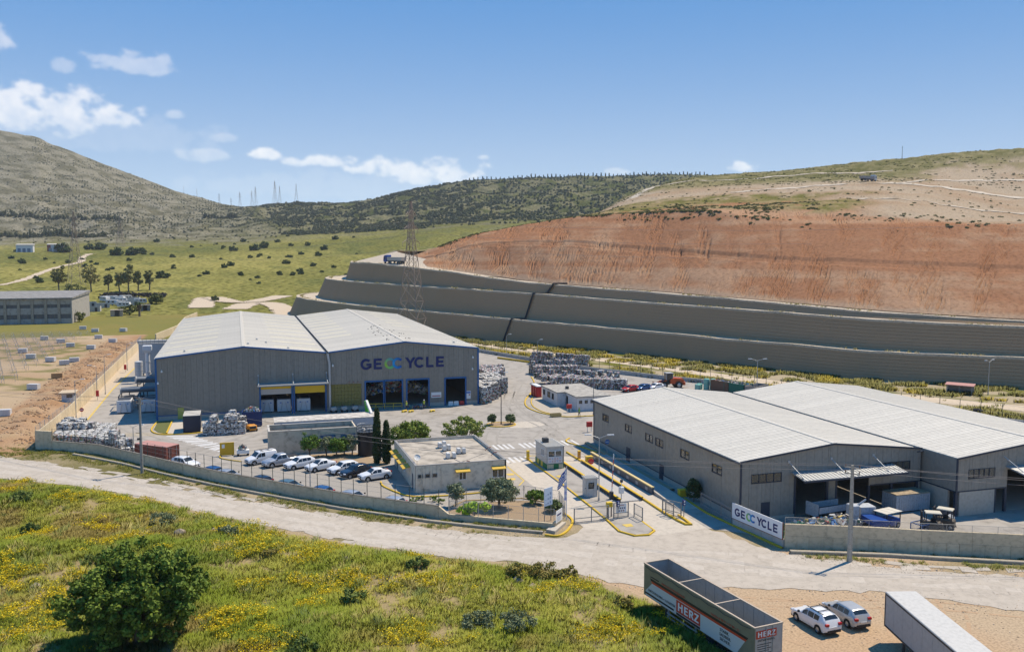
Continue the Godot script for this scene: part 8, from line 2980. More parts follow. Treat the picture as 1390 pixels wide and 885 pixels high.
func add_bales() -> void:
	var pale:=[]
	var darkb:=[]
	for i in 5:
		pale.append(bale_mesh(300+i,0.72))
		darkb.append(bale_mesh(330+i,0.42))
	var m:=mat("bale",Color(1,1,1),0.6,0.0,null,1.0,null,true)
	var all:=[]   # distance, transform, set, mesh
	var sets:=[["baled white plastic scrap stacked before the grey hall wall","bales stacked before the hall wall"],["tightly strapped bale in the long low stack behind the corner wall","bales behind the corner wall"],["loose pale bale in the heap beside the rust-red container","bales beside the rust-red container"],
		["mixed plastic bale in the tall block along the side of the hall","bales along the side of the hall"],["dark compressed bale in the long stack by the rear ramp","bales by the rear ramp"],["compressed bale in the stack behind the white hut","bales behind the white hut"]]
	var r:=RandomNumberGenerator.new()
	r.seed=55
	var put:=func(x: float,y: float,z: float,sx: float,set_id: int,kind: Array,turn:=0.0):
		var t:=Transform3D(Basis(Vector3.UP,turn+r.randfn()*0.05+(r.randi() % 4)*PI/2).scaled(V(sx,sx*0.92,sx)),V(x+r.randfn()*0.04,y+sx*0.46,z+r.randfn()*0.04))
		all.append([U(x,z).length()-y*2.0,t,set_id,kind[r.randi() % 5]])
	for i in 6:
		for y in ([2,3,2,3,3,2][i]):
			put.call(-5.4+i*1.12,y*1.05,-155.4+i*0.06,1.15,0,pale)
			if i<5:
				put.call(-5.2+i*1.15,y*1.05,-156.7,1.15,0,pale)
	for e in [[-1.6,0,-159.8],[-0.4,0,-160.0],[-1.6,1.05,-160.0],[-0.4,1.05,-160.1],[-1.2,2.1,-160.1],[-2.8,0,-159.6],[0.6,0,-159.4],[0.4,1.05,-159.7]]:
		put.call(e[0],e[1],e[2],1.2,0,pale)
	for i in 7:
		for k in 11:
			var x:=-27.6+i*1.13+k*0.06
			var z:=-152.8+i*0.62-k*1.05
			for y in 2:
				if y==1 or k==0 or i==6 or k==10:
					put.call(x,y*1.0,z,1.12,1,darkb if k==0 else pale,-0.5)
			if k>3 and k<10 and r.randf()<0.6 and i<5:
				put.call(x,2.0,z,1.1,1,pale,-0.5)
	for e in [[-20.2,-147.6,2],[-19.1,-146.9,2],[-18.2,-145.9,3],[-17.3,-145.0,2],[-19.6,-149.0,2],[-18.4,-148.0,3],[-17.3,-146.9,2],[-16.3,-145.8,2],[-16.5,-144.0,1],[-15.3,-144.6,1],[-17.6,-149.2,2],[-14.5,-145.8,1],[-13.6,-146.6,1]]:
		for y in e[2]:
			put.call(e[0],y*1.02,e[1],1.22,2,pale,r.randf())
	for k in 26:
		var z:=-170.8-k*1.3
		var x1:=lerpf(48.2,56.5,clampf((k-0.0)/10.0,0.0,1.0)) if k<14 else lerpf(56.5,61.5,(k-14)/12.0)
		var x0:=46.4 if k<16 else 53.0
		var n:=int((x1-x0)/1.28)
		for i in n:
			for y in 3:
				if y<2 and k>1 and i<n-1 and i>0:
					continue
				if y==2 and r.randf()<0.12:
					continue
				put.call(x0+i*1.28,y*1.12,z,1.27,3,darkb if y<2 else pale)
	for i in 13:
		for y in 3:
			for k in 2:
				if y==2 and (k==0 and i % 4==1 or r.randf()<0.2):
					continue
				put.call(75.2+i*0.85+r.randfn()*0.12,y*1.12,-226.0+i*1.0-k*1.25+r.randfn()*0.15,r.randf_range(1.1,1.32),4,darkb,0.85+r.randfn()*0.12)
	for i in 10:
		for k in 4:
			for y in 2+(1 if r.randf()<0.25 and k>1 else 0):
				put.call(69.0+i*1.1+r.randfn()*0.12,y*1.12,-205.6+i*0.18-k*1.28,r.randf_range(1.1,1.32),5,pale if y>0 else darkb,r.randfn()*0.12)
	for i in 14:
		for k in 6:
			for y in 2+(1 if r.randf()<0.18 and k>2 else 0):
				if y==0 and k>0 and i<13:
					continue
				if y==1 and k==0 and r.randf()<0.3:
					continue
				put.call(65.5+i*1.15+r.randfn()*0.12,y*1.12,-187.4+i*0.62-k*1.28,r.randf_range(1.1,1.32),5,pale if y>0 else darkb,-0.45+r.randfn()*0.15)
	all.sort_custom(func(a,b): return a[0]<b[0])
	var cnt:=0
	for e in all:
		if cnt>=300:
			break
		var o:=MeshInstance3D.new()
		o.name=numbered("scrap_bale")
		o.mesh=e[3]
		o.set_surface_override_material(0,m)
		add_child(o)
		o.transform=e[1]
		tag(o,sets[e[2]][0],"bale",sets[e[2]][1])
		cnt+=1
	var rest:={}
	for i in range(cnt,all.size()):
		var e: Array=all[i]
		if not rest.has(e[3]):
			rest[e[3]]=[]
		rest[e[3]].append(e[1])
	var merged:=MultiMesh.new()
	var keys:=rest.keys()
	var w:=[]
	for k in keys:
		w.append_array(rest[k])
	if w.size()>0:
		tag(stuff("distant_bales",darkb[1],m,w,PackedColorArray()),"far bales massed at the back of the rear yard stacks","bales")
func heap(r: RandomNumberGenerator,lo: Vector3,hi: Vector3,n: int,size: float,pale:=0.5) -> MB:
	var mb:=N()
	var pal:=[Color(0.5,0.49,0.46),Color(0.35,0.33,0.3),Color(0.2,0.18,0.16),Color(0.07,0.07,0.07),Color(0.05,0.16,0.35),Color(0.35,0.07,0.05),Color(0.1,0.2,0.08),Color(0.4,0.3,0.08)]
	for i in n:
		var x:=r.randf()
		var z:=r.randf()
		var top:=sin(PI*clampf(x,0.05,0.95))*0.4+0.6
		var p:=V(lerpf(lo.x,hi.x,x),lerpf(lo.y,hi.y,top*r.randf_range(0.55,1.0)),lerpf(lo.z,hi.z,z))
		mb.col=pal[r.randi() % 3] if r.randf()<pale else pal[r.randi() % 8]
		mb.x=Transform3D(Basis.from_euler(V(r.randf()*6.0,r.randf()*6.0,r.randf()*6.0)),p)
		mb.box(Vector3.ZERO,V(size*r.randf_range(0.5,1.4),size*r.randf_range(0.1,0.5),size*r.randf_range(0.4,1.2)))
	mb.x=Transform3D.IDENTITY
	return mb
func skip_box(called: String,label: String,at: Vector3,turn: float,s: Vector3,m: Material,filled: float,group:="") -> Node3D:
	var t:=thing(called,label,"skip",at,turn,group)
	var w:=N()
	var d:=0.1
	w.mm(V(-s.x/2,0.15,-s.z/2),V(s.x/2,0.3,s.z/2))
	w.mm(V(-s.x/2,0.3,-s.z/2),V(-s.x/2+d,s.y,s.z/2))
	w.mm(V(s.x/2-d,0.3,-s.z/2),V(s.x/2,s.y,s.z/2))
	w.mm(V(-s.x/2+d,0.3,-s.z/2),V(s.x/2-d,s.y,-s.z/2+d))
	w.mm(V(-s.x/2+d,0.3,s.z/2-d),V(s.x/2-d,s.y,s.z/2))
	part(t,"tub",w,m)
	var k:=int(s.x/0.7)
	for i in k+1:
		for q in [-1,1]:
			var b:=N()
			var x:=-s.x/2+s.x*i/k
			b.mm(V(x-0.06,0.2,q*(s.z/2+0.05)-0.05),V(x+0.06,s.y-0.02,q*(s.z/2+0.05)+0.05))
			part(t,"rib",b,m)
	var rm:=N()
	for q in [-1,1]:
		rm.box(V(0,s.y+0.05,q*s.z/2),V(s.x+0.2,0.12,0.16))
		rm.box(V(q*s.x/2,s.y+0.051,0),V(0.16,0.12,s.z-0.16))
		rm.box(V(0,0.08,q*s.z*0.3),V(s.x,0.16,0.2))
	part(t,"rim",rm,m)
	if filled>0.0:
		var r:=RandomNumberGenerator.new()
		r.seed=int(at.x*10.0)+900
		var o:=part(t,"waste",heap(r,V(-s.x/2+0.3,s.y*0.5,-s.z/2+0.3),V(s.x/2-0.3,s.y*(0.95+filled),s.z/2-0.3),170,0.5),mat("bale"))
		o.set_meta("kind","stuff")
	return t
func container(called: String,label: String,at: Vector3,turn: float,s: Vector3,m: Material,roof: Material,group:="") -> Node3D:
	var t:=thing(called,label,"container",at,turn,group)
	ribbed_box(t,"body",V(-s.x/2,0.15,-s.z/2),V(s.x/2,s.y,s.z/2),m,0.3,0.04)
	var r:=N()
	r.cbox(V(-s.x/2-0.06,s.y+0.003,-s.z/2-0.06),V(s.x/2+0.06,s.y+0.1,s.z/2+0.06),0.03)
	part(t,"roof",r,roof)
	for x in [-1,1]:
		for z in [-1,1]:
			var p:=N()
			p.box(V(x*s.x/2,s.y/2,z*s.z/2),V(0.16,s.y,0.16))
			part(t,"corner_post",p,m)
	var b:=N()
	b.mm(V(-s.x/2+0.1,0.0,-s.z/2+0.1),V(s.x/2-0.1,0.15,s.z/2-0.1))
	part(t,"base",b,mat("dark_steel"))
	for z in [-0.3,0.3]:
		var d:=N()
		d.tube(V(s.x/2+0.07,0.3,z*s.z),V(s.x/2+0.07,s.y-0.1,z*s.z),0.03,-1,5)
		part(t,"door_bar",d,mat("galvanised"))
	return t
func add_containers() -> void:
	var navy:=mat("container_navy",Color(0.025,0.032,0.055),0.5)
	var grey:=mat("container_roof",Color(0.42,0.40,0.36),0.7)
	container("box_container","dark navy box container with a pale grey roof by the zebra crossing",V(-7.75,0.0,-160.2),0.0,V(2.6,2.9,4.6),navy,grey)
	skip_box("waste_skip","tall blue skip heaped with white waste against the hall",V(2.0,0,-161.6),0.0,V(3.2,2.5,2.4),mat("skip_blue",Color(0.012,0.035,0.13),0.5),0.35)
	container("rust_container","rust-red shipping container behind the roadside wall by the grey pole",V(-11.9,0,-141.3),-0.72,V(6.1,1.9,2.4),mat("rust_red",Color(0.20,0.07,0.05),0.8),mat("faded_red",Color(0.42,0.22,0.19),0.85))
	var wc:=mat("press_white",Color(0.60,0.61,0.62),0.5)
	var pc: Node3D
	var lab:=["white press container just inside the left yellow-shuttered door","white press container with open top inside the left yellow-shuttered door","white press container inside the right yellow-shuttered door","white press container in the gap beside the filter ducts","white press container under the dark ducts beside the hall corner"]
	var at:=[[4.9,-174.6],[8.0,-174.2],[11.6,-174.0],[-20.7,-181.4],[-16.4,-181.2]]
	for i in 5:
		var p:=V(at[i][0],0.02,at[i][1])
		if i==0:
			pc=thing("press_container",lab[0],"container",p,0.0,"white press containers")
			var b:=N()
			b.cbox(V(-1.25,0.2,-2.6),V(1.25,2.45,1.2),0.08)
			part(pc,"body",b,wc)
			for s in [-0.55,0.55]:
				var q:=N()
				q.bar(V(s*1.1,0.3,1.26),V(s*0.5,1.9,1.26),0.1)
				part(pc,"door_strut",q,mat("galvanised"))
			var lid:=N()
			lid.mm(V(-1.1,2.45,-2.3),V(1.1,2.55,0.7))
			part(pc,"lid",lid,mat("dark_steel"))
			var sk:=N()
			for s in [-0.8,0.8]:
				sk.box(V(s,0.1,-0.7),V(0.2,0.2,3.6))
			part(pc,"skid",sk,mat("dark_steel"))
			for s in [-0.75,0.55]:
				var mk:=N()
				mk.mm(V(s,1.75,1.2),V(s+0.3,1.95,1.215))
				part(pc,"mark",mk,mat("print_blue"))
		else:
			var o:=copy(pc,lab[i])
			o.position=p
	var r:=RandomNumberGenerator.new()
	r.seed=500
	var hp:=heap(r,V(22.5,0.0,-182.0),V(36.5,4.6,-175.5),2600,0.5,0.25)
	var o:=part(self,"waste_heap",hp,mat("bale"))
	o.set_meta("kind","stuff")
	tag(o,"dark heap of shredded waste filling the open bays of the hall","waste")
	var h2:=heap(r,V(31.4,0.0,-171.6),V(35.2,0.5,-169.0),120,0.35,0.4)
	var o2:=part(self,"spilled_waste",h2,mat("bale"))
	o2.set_meta("kind","stuff")
	tag(o2,"loose coloured waste spilling out of the middle bay","waste")
	var y:=thing("yellow_board","yellow steel board with a white notice at the car park entrance","board",V(-3.0,0,-138.9))
	var b:=N()
	b.mm(V(0,0.1,-0.2),V(2.05,2.0,0.0))
	part(y,"panel",b,mat("board_yellow",Color(0.56,0.34,0.02),0.55))
	var n:=N()
	n.mm(V(0.3,1.2,0.0),V(0.7,1.75,0.015))
	part(y,"notice",n,mat("white_board"))
	for x in [0.2,1.85]:
		var f:=N()
		f.box(V(x,0.05,-0.1),V(0.12,0.1,0.7))
		part(y,"foot",f,mat("dark_steel"))
	var jt:=thing("junk_trolley","low white trolley piled with grey bags beside the yellow board","trolley",V(0.3,0,-138.6))
	var jb:=N()
	jb.mm(V(-0.9,0.35,-0.5),V(0.9,0.85,0.5))
	part(jt,"tray",jb,mat("white_board"))
	for x in [-0.7,0.7]:
		for z in [-0.45,0.45]:
			var w:=N()
			w.tube(V(x,0.18,z-0.05),V(x,0.18,z+0.05),0.18,-1,10)
			part(jt,"wheel",w,mat("tyre"))
	var jo:=part(jt,"bags",heap(r,V(-0.6,0.8,-0.4),V(0.5,1.5,0.4),40,0.35),mat("bale"))
	jo.set_meta("kind","stuff")
	skip_box("waste_skip","rusty brown skip beside the round green bales in the rear yard",V(99.4,0,-170.0),0.35,V(2.4,2.4,4.6),mat("skip_rust",Color(0.15,0.085,0.055),0.8),0.05,"skips in the rear yard")
	skip_box("waste_skip","green skip heaped with pale scrap between two rusty skips",V(101.0,0,-166.6),0.35,V(3.0,2.3,5.0),mat("skip_green",Color(0.015,0.12,0.085),0.6),0.15,"skips in the rear yard")
	skip_box("waste_skip","grey rusty skip beside the twin-armed lamp post",V(103.6,0,-163.6),0.55,V(5.4,2.2,2.5),mat("skip_grey",Color(0.28,0.25,0.22),0.8),0.0,"skips in the rear yard")
	var rb: Node3D
	var spots:=[[95.6,0.0,-174.2],[97.4,0.0,-173.6],[98.6,0.0,-173.0],[97.4,1.25,-173.6],[98.7,1.25,-173.0],[96.6,0.0,-175.2],[99.4,0.0,-174.0]]
	for i in spots.size():
		var p:=V(spots[i][0],spots[i][1],spots[i][2])
		if i==0:
			rb=thing("wrapped_bale","round bale wrapped in pale green film in the rear yard","bale",p,0.0,"green wrapped bales in the rear yard")
			var c:=N()
			c.lathe([U(0,0),U(0.55,0.0),U(0.64,0.1),U(0.64,1.1),U(0.55,1.22),U(0,1.24)],16)
			part(rb,"film",c,mat("film_green",Color(0.20,0.42,0.35),0.4))
		else:
			copy(rb).position=p
	container("white_container","dented white container with a rusty roof before the open warehouse bay",V(75.4,0,-86.6),0.0,V(4.6,2.1,2.3),mat("dirty_white",Color(0.44,0.46,0.48),0.7,0.0,texs["wallstain"],2.0),mat("rust_roof",Color(0.38,0.30,0.20),0.9,0.0,texs["roofstain"],3.0))
	var tt:=thing("dropside_trailer","white dropside trailer with open flaps before the warehouse canopy","trailer",V(64.4,0,-86.2),0.12)
	var tb:=N()
	tb.mm(V(-2.4,0.9,-1.1),V(2.4,1.05,1.1))
	part(tt,"deck",tb,mat("dark_steel"))
	for e in [[V(-2.4,1.05,1.05),V(2.4,1.75,1.12)],[V(-2.4,1.05,-1.12),V(2.4,1.75,-1.05)],[V(-2.5,0.6,-1.0),V(-2.42,2.1,1.0)]]:
		var q:=N()
		q.mm(e[0],e[1])
		part(tt,"side_board",q,mat("dirty_white"))
	for x in [-1.5,1.5]:
		for s in [-0.9,0.9]:
			wheel(tt,V(x,0.42,s),0.42,0.26)
	var cl:=mat("cab_blue")
	var tr:=thing("cab_truck","blue and white small truck facing the concrete pole before the warehouse","truck",V(67.0,0,-83.4),1.4)
	var cb:=N()
	cb.extr([U(-0.9,0.5),U(1.0,0.5),U(1.05,1.2),U(0.75,2.1),U(-0.9,2.1)],1.8)
	part(tr,"cab",cb,mat("dirty_white")).position.z=-0.9
	var ch:=N()
	ch.mm(V(0.9,0.5,-0.88),V(1.12,1.15,0.88))
	part(tr,"front_panel",ch,cl)
	var ws:=N()
	ws.hexa([V(1.06,1.25,0.78),V(1.08,1.25,0.78),V(1.08,1.25,-0.78),V(1.06,1.25,-0.78),V(0.79,2.0,0.72),V(0.81,2.0,0.72),V(0.81,2.0,-0.72),V(0.79,2.0,-0.72)])
	part(tr,"windscreen",ws,mat("car_glass"))
	var bd:=N()
	bd.mm(V(-3.6,0.75,-0.9),V(-1.0,1.35,0.9))
	part(tr,"load_box",bd,cl)
	for x in [0.4,-2.6]:
		for s in [-0.8,0.8]:
			wheel(tr,V(x,0.38,s),0.38,0.24)
	var hp2:=thing("hydraulic_post","pale grey hydraulic lifting post beside the blue and white truck","machine",V(65.1,0,-82.6))
	var hb:=N()
	hb.cbox(V(-0.4,0,-0.35),V(0.4,1.3,0.35),0.05)
	part(hp2,"base",hb,mat("dirty_white"))
	var hc:=N()
	hc.cbox(V(-0.5,1.3,-0.9),V(0.35,2.5,0.4),0.08)
	part(hp2,"head",hc,mat("dirty_white"))
	var ha:=N()
	ha.tube(V(0.2,2.3,0),V(1.2,3.1,0.3),0.16,0.1,8)
	part(hp2,"arm",ha,mat("dirty_white"))
	var tc:=thing("roofed_cart","blue cart with a flat slatted pale roof before the white container","cart",V(68.7,0,-81.6),0.2)
	for i in 3:
		var q:=N()
		q.mm(V(-1.3+i*0.88,1.75,-0.9),V(-0.48+i*0.88,1.82,0.9))
		part(tc,"roof_board",q,mat("cream_roof",Color(0.54,0.50,0.42),0.6))
	for x in [-1.1,1.1]:
		for z in [-0.75,0.75]:
			var q:=N()
			q.bar(V(x,0.3,z),V(x,1.75,z),0.09)
			part(tc,"roof_post",q,mat("dark_steel"))
	var tb2:=N()
	tb2.cbox(V(-1.2,0.3,-0.8),V(1.2,1.0,0.8),0.06)
	part(tc,"body",tb2,cl)
	for x in [-0.8,0.8]:
		for s in [-0.75,0.75]:
			wheel(tc,V(x,0.3,s),0.3,0.18)
	var ty: Node3D
	for i in 26:
		var p:=V(58.2+i*0.62,0.45,-82.6+i*0.30+0.25*(i % 3))
		if i==0:
			ty=thing("leaning_tyre","old tyre leaning in the row behind the yard wall","tyre",p,0.4,"old tyres leaning behind the yard wall")
			var q:=N()
			q.x=Transform3D(Basis(Vector3.RIGHT,PI/2-0.2),Vector3.ZERO)
			q.lathe([U(0.26,-0.12),U(0.43,-0.12),U(0.47,-0.06),U(0.47,0.06),U(0.43,0.12),U(0.26,0.12),U(0.25,-0.12)],14)
			part(ty,"ring",q,mat("tyre"))
		else:
			var o3:=copy(ty)
			o3.position=p
			o3.rotation.y=0.4+r.randfn()*0.4
	var sp:=part(self,"scrap_pile",heap(r,V(58.5,0.0,-84.5),V(67.5,0.9,-82.0),260,0.6,0.35),mat("bale"))
	sp.set_meta("kind","stuff")
	tag(sp,"low jumble of metal scrap behind the leaning tyres","scrap")
	var cg:=thing("cage_trolley","low blue wire cage trolley tipped behind the yard wall","trolley",V(71.2,0,-79.0),0.2)
	var cf:=N()
	for e in [[-1.1,0.1,-0.7,1.1,0.1,-0.7],[-1.1,0.1,0.7,1.1,0.1,0.7],[-1.1,1.0,-0.7,1.1,1.0,-0.7],[-1.1,1.0,0.7,1.1,1.0,0.7],[-1.1,0.1,-0.7,-1.1,0.1,0.7],[1.1,0.1,-0.7,1.1,0.1,0.7],[-1.1,1.0,-0.7,-1.1,1.0,0.7],[1.1,1.0,-0.7,1.1,1.0,0.7],[-1.1,0.1,-0.7,-1.1,1.0,-0.7],[1.1,0.1,-0.7,1.1,1.0,-0.7],[-1.1,0.1,0.7,-1.1,1.0,0.7],[1.1,0.1,0.7,1.1,1.0,0.7]]:
		cf.bar(V(e[0],e[1],e[2]),V(e[3],e[4],e[5]),0.09)
	part(cg,"frame",cf,mat("cage_blue",Color(0.03,0.10,0.26),0.5))
	var cm:=N()
	for i in 11:
		cm.bar(V(-1.0+i*0.2,0.1,0.7),V(-1.0+i*0.2,1.0,0.7),0.02)
		cm.bar(V(-1.0+i*0.2,0.1,-0.7),V(-1.0+i*0.2,1.0,-0.7),0.02)
	part(cg,"bars",cm,mats["cage_blue"])
	var dr: Node3D
	for i in 4:
		var p:=V(76.3+(i % 2)*0.8,0.0,-81.6-(i/2)*0.9)
		if i==0:
			dr=thing("steel_drum","dark open steel drum beside the corner post of the warehouse","drum",p,0.0,"drums by the warehouse corner")
			var q:=N()
			q.lathe([U(0.0,0.0),U(0.36,0.0),U(0.36,0.4),U(0.38,0.42),U(0.36,0.44),U(0.36,1.2),U(0.33,1.2),U(0.33,0.2),U(0,0.2)],16)
			part(dr,"shell",q,mat("drum_dark",Color(0.06,0.065,0.08),0.6))
		else:
			copy(dr).position=p
	var mx:=thing("cement_mixer","small pale cement mixer standing on the yard before the drums","mixer",V(75.4,0,-79.6))
	var md:=N()
	md.x=Transform3D(Basis(Vector3.FORWARD,0.7),V(0,0.9,0))
	md.lathe([U(0.0,-0.45),U(0.38,-0.35),U(0.48,0.0),U(0.3,0.4),U(0.26,0.42)],14)
	part(mx,"bowl",md,mat("dirty_white"))
	var mf:=N()
	for s in [-0.4,0.4]:
		mf.bar(V(-0.5,0.0,s),V(0,0.9,s),0.07)
		mf.bar(V(0.5,0.0,s),V(0,0.9,s),0.07)
	mf.bar(V(0,0.9,-0.4),V(0,0.9,0.4),0.07)
	part(mx,"stand",mf,mat("dark_steel"))
	var gp:=thing("green_netting","crumpled green netting heaped at the end of the name board","netting",V(56.2,0,-80.9))
	var gn:=N()
	for i in 90:
		gn.col=Color(0.03,0.22,0.12)*r.randf_range(0.6,1.3)
		gn.x=Transform3D(Basis.from_euler(V(r.randf()*6.0,r.randf()*6.0,0)),V(r.randf_range(-1.3,1.3),0.3+r.randf()*1.2,r.randf_range(-0.7,0.7)))
		gn.quad(V(-0.35,0,-0.3),V(0.35,0.1,-0.3),V(0.35,0,0.3),V(-0.35,0.08,0.3))
	part(gp,"folds",gn,mat("bale"))
	var gm: Node3D
	for i in 3:
		var p:=V([16.9,18.9,20.9][i],0,-170.2)
		if i==0:
			gm=thing("pump_unit","grey wheeled pump unit standing below the olive net panels","pump",p,0.0,"pump units along the hall front")
			var q:=N()
			q.cbox(V(-0.55,0.35,-0.4),V(0.55,1.05,0.4),0.1)
			part(gm,"housing",q,mat("pump_grey",Color(0.33,0.35,0.34),0.5))
			var q2:=N()
			q2.tube(V(-0.35,1.05,0),V(-0.35,1.45,0),0.15,0.12,8)
			part(gm,"stack",q2,mat("dark_steel"))
			for x in [-0.45,0.45]:
				for z in [-0.42,0.42]:
					var q3:=N()
					q3.tube(V(x,0.24,z-0.07),V(x,0.24,z+0.07),0.24,-1,12)
					part(gm,"wheel",q3,mat("tyre"))
		else:
			copy(gm).position=p
	for i in 3:
		var q:=thing("road_barrier",["white plastic barrier in the right-hand hall doorway","white plastic barrier beside the red one in the hall doorway","red plastic barrier in the right-hand hall doorway"][i],"barrier",V(39.7+i*1.1,0.02,-171.2))
		var c:=N()
		c.extr([U(-0.5,0.0),U(0.5,0.0),U(0.48,0.3),U(0.42,0.8),U(-0.42,0.8),U(-0.48,0.3)],0.3)
		part(q,"body",c,mat("loo_red" if i==2 else "white_board"))
		var f:=N()
		f.mm(V(-0.5,0.0,-0.12),V(0.5,0.1,0.42))
		part(q,"foot",f,mat("loo_red" if i==2 else "white_board"))
	for i in 3:
		var q:=thing("wheel_stop",["yellow wheel stop before the guard rail","yellow wheel stop beside the worker","yellow wheel stop before the middle bay"][i],"wheel stop",V([29.7,30.9,34.8][i],0,[-166.6,-166.2,-165.4][i]),0.5)
		var c:=N()
		c.cbox(V(-0.6,0,-0.22),V(0.6,0.4,0.22),0.1)
		part(q,"block",c,mat("yellow"))
		var f:=N()
		f.mm(V(-0.15,0.05,0.22),V(0.15,0.3,0.23))
		part(q,"stripe",f,mat("print_black"))
func add_gate() -> void:
	var galv:=mat("gate_grey",Color(0.24,0.245,0.24),0.55,0.3)
	var wire:=mat("wire")
	var yel:=mat("yellow")
	var dark:=mat("dark_steel")
	var white:=mat("white_board")
	var leaf:=func(called: String,label: String,a: Vector3,b: Vector3,bays: int,h: float):
		var t:=thing(called,label,"gate",a)
		var d:=b-a
		for i in bays+1:
			var m:=N()
			var p:=d*float(i)/bays
			m.bar(p,p+V(0,h,0),0.1 if i in [0,bays] else 0.07)
			part(t,"post",m,galv)
		for y in [0.1,0.55,h-0.04]:
			var m:=N()
			m.bar(V(0,y,0),d+V(0,y,0),0.07)
			part(t,"rail",m,galv)
		var w:=N()
		var k:=int(d.length()/0.12)
		for i in k:
			var p:=d*float(i)/k
			w.bar(p+V(0,0.1,0),p+V(0,h,0),0.012)
		part(t,"wire_mesh",w,wire).set_meta("kind","stuff")
		return t
	leaf.call("gate_leaf","closed mesh gate leaf across the entrance lane by the flagpole",V(35.7,0,-92.8),V(39.9,0.0,-92.9),2,1.75)
	var g2: Node3D=leaf.call("gate_leaf","mesh gate panel carrying a white notice on the gate island",V(40.6,0.14,-93.0),V(42.4,0.14,-93.0),1,1.75)
	var nb:=N()
	nb.mm(V(0.25,0.6,0.05),V(1.55,1.65,0.09))
	var nn:=part(g2,"notice",nb,white)
	for i in 4:
		var m:=N()
		m.mm(V(0.42+i*0.26,1.05,0.09),V(0.58+i*0.26,1.2,0.1))
		part(nn,"print",m,mat("navy"))
	for i in 3:
		var m:=N()
		m.mm(V(0.58+i*0.26,0.75,0.09),V(0.72+i*0.26,0.89,0.1))
		part(nn,"print",m,mat("navy") if i==0 else mat("dull_red"))
	var hd:=N()
	hd.mm(V(0.55,1.42,0.09),V(1.25,1.5,0.1))
	part(nn,"heading",hd,mat("print_red"))
	leaf.call("gate_leaf","short mesh gate leaf swung open beside the white notice",V(43.1,0,-92.9),V(43.25,0,-91.0),1,1.7)
	leaf.call("gate_leaf","mesh gate leaf standing open at the end of the second kerb",V(46.95,0,-92.6),V(47.35,0,-91.4),1,1.75)
	leaf.call("gate_leaf","second mesh gate leaf folded back beside the traffic light",V(46.95,0,-93.4),V(48.2,0,-91.2),1,1.8)
	leaf.call("gate_leaf","dark mesh fence panel beside the bush at the warehouse",V(52.3,0,-94.0),V(52.4,0,-87.2),3,1.9)
	var b:=thing("boom_barrier","red and white boom barrier raised upright over a yellow box","barrier",V(43.45,0.0,-100.3))
	var bb:=N()
	bb.cbox(V(-0.22,0.0,-0.2),V(0.22,1.1,0.2),0.04)
	part(b,"housing",bb,dark)
	for i in 7:
		var m:=N()
		m.bar(V(0.05+i*0.03,1.0+i*0.68,0),V(0.08+i*0.03,1.68+i*0.68,0),0.09)
		part(b,"boom_band",m,mat("boom_red",Color(0.5,0.1,0.09),0.5) if i % 2 else white)
	var ybx:=thing("yellow_cabinet","yellow control cabinet on posts at the gate island","cabinet",V(40.3,0.14,-93.6))
	var yb:=N()
	yb.cbox(V(-0.35,1.2,-0.25),V(0.35,1.75,0.25),0.04)
	part(ybx,"box",yb,yel)
	for x in [-0.25,0.25]:
		var m:=N()
		m.bar(V(x,0,0),V(x,1.2,0),0.1)
		part(ybx,"post",m,dark)
	for e in [[40.95,-92.6,"traffic signal head on a short post beside the notice"],[48.4,-90.9,"traffic signal head beside the folded gate leaf"]]:
		var t:=thing("traffic_signal",e[2],"traffic light",V(e[0],0.0,e[1]))
		var p:=N()
		p.tube(Vector3.ZERO,V(0,1.6,0),0.05,-1,8)
		part(t,"post",p,galv)
		var h:=N()
		h.cbox(V(-0.17,1.55,-0.15),V(0.17,2.2,0.15),0.04)
		part(t,"head",h,mat("navy"))
		for y in [1.74,2.02]:
			var l:=N()
			l.x=Transform3D(Basis(Vector3.RIGHT,PI/2),V(0,y,0.15))
			l.lathe([U(0.1,0.0),U(0.08,0.03),U(0,0.035)],12)
			part(t,"lens",l,white)
	var wc:=thing("white_cabinet","white electrical cabinet on a post beside the boom barrier","cabinet",V(44.6,0,-99.9))
	var wm:=N()
	wm.tube(Vector3.ZERO,V(0,0.9,0),0.07,-1,8)
	wm.tube(V(0,1.7,0),V(0,2.3,0),0.04,-1,6)
	part(wc,"post",wm,white)
	var wb:=N()
	wb.cbox(V(-0.3,0.9,-0.22),V(0.3,1.7,0.22),0.05)
	part(wc,"box",wb,white)
	var wh:=N()
	wh.cbox(V(-0.16,2.25,-0.14),V(0.16,2.6,0.14),0.05)
	part(wc,"reader",wh,dark)
	var f:=thing("flag_pole","white flagpole with a limp blue and white striped flag by the gate","flag",V(35.35,0,-94.4))
	var fp:=N()
	fp.tube(Vector3.ZERO,V(0,6.2,0),0.06,0.04,8)
	part(f,"pole",fp,mat("pole_white",Color(0.62,0.63,0.66),0.4))
	var blue:=Color(0.012,0.055,0.30)
	var fm:=N()
	var wht:=Color(0.62,0.63,0.66)
	var prev:=[]
	for i in 10:
		var row:=[]
		for j in 10:
			var u:=i/9.0
			var v:=j/9.0
			row.append(V(-0.05-u*0.95+0.06*sin(v*6.0),6.0-v*1.3-u*1.25,0.16*sin(u*9.0+v*2.0)*u))
		if i>0:
			for j in 9:
				var canton: bool=i<5 and j<5
				fm.col=blue if (j % 2==0) else wht
				if canton:
					fm.col=wht if (i==2 or j==2) else blue
				fm.quad(prev[j],prev[j+1],row[j+1],row[j])
		prev=row
	part(f,"cloth",fm,mat("logo"))
	var bn:=N()
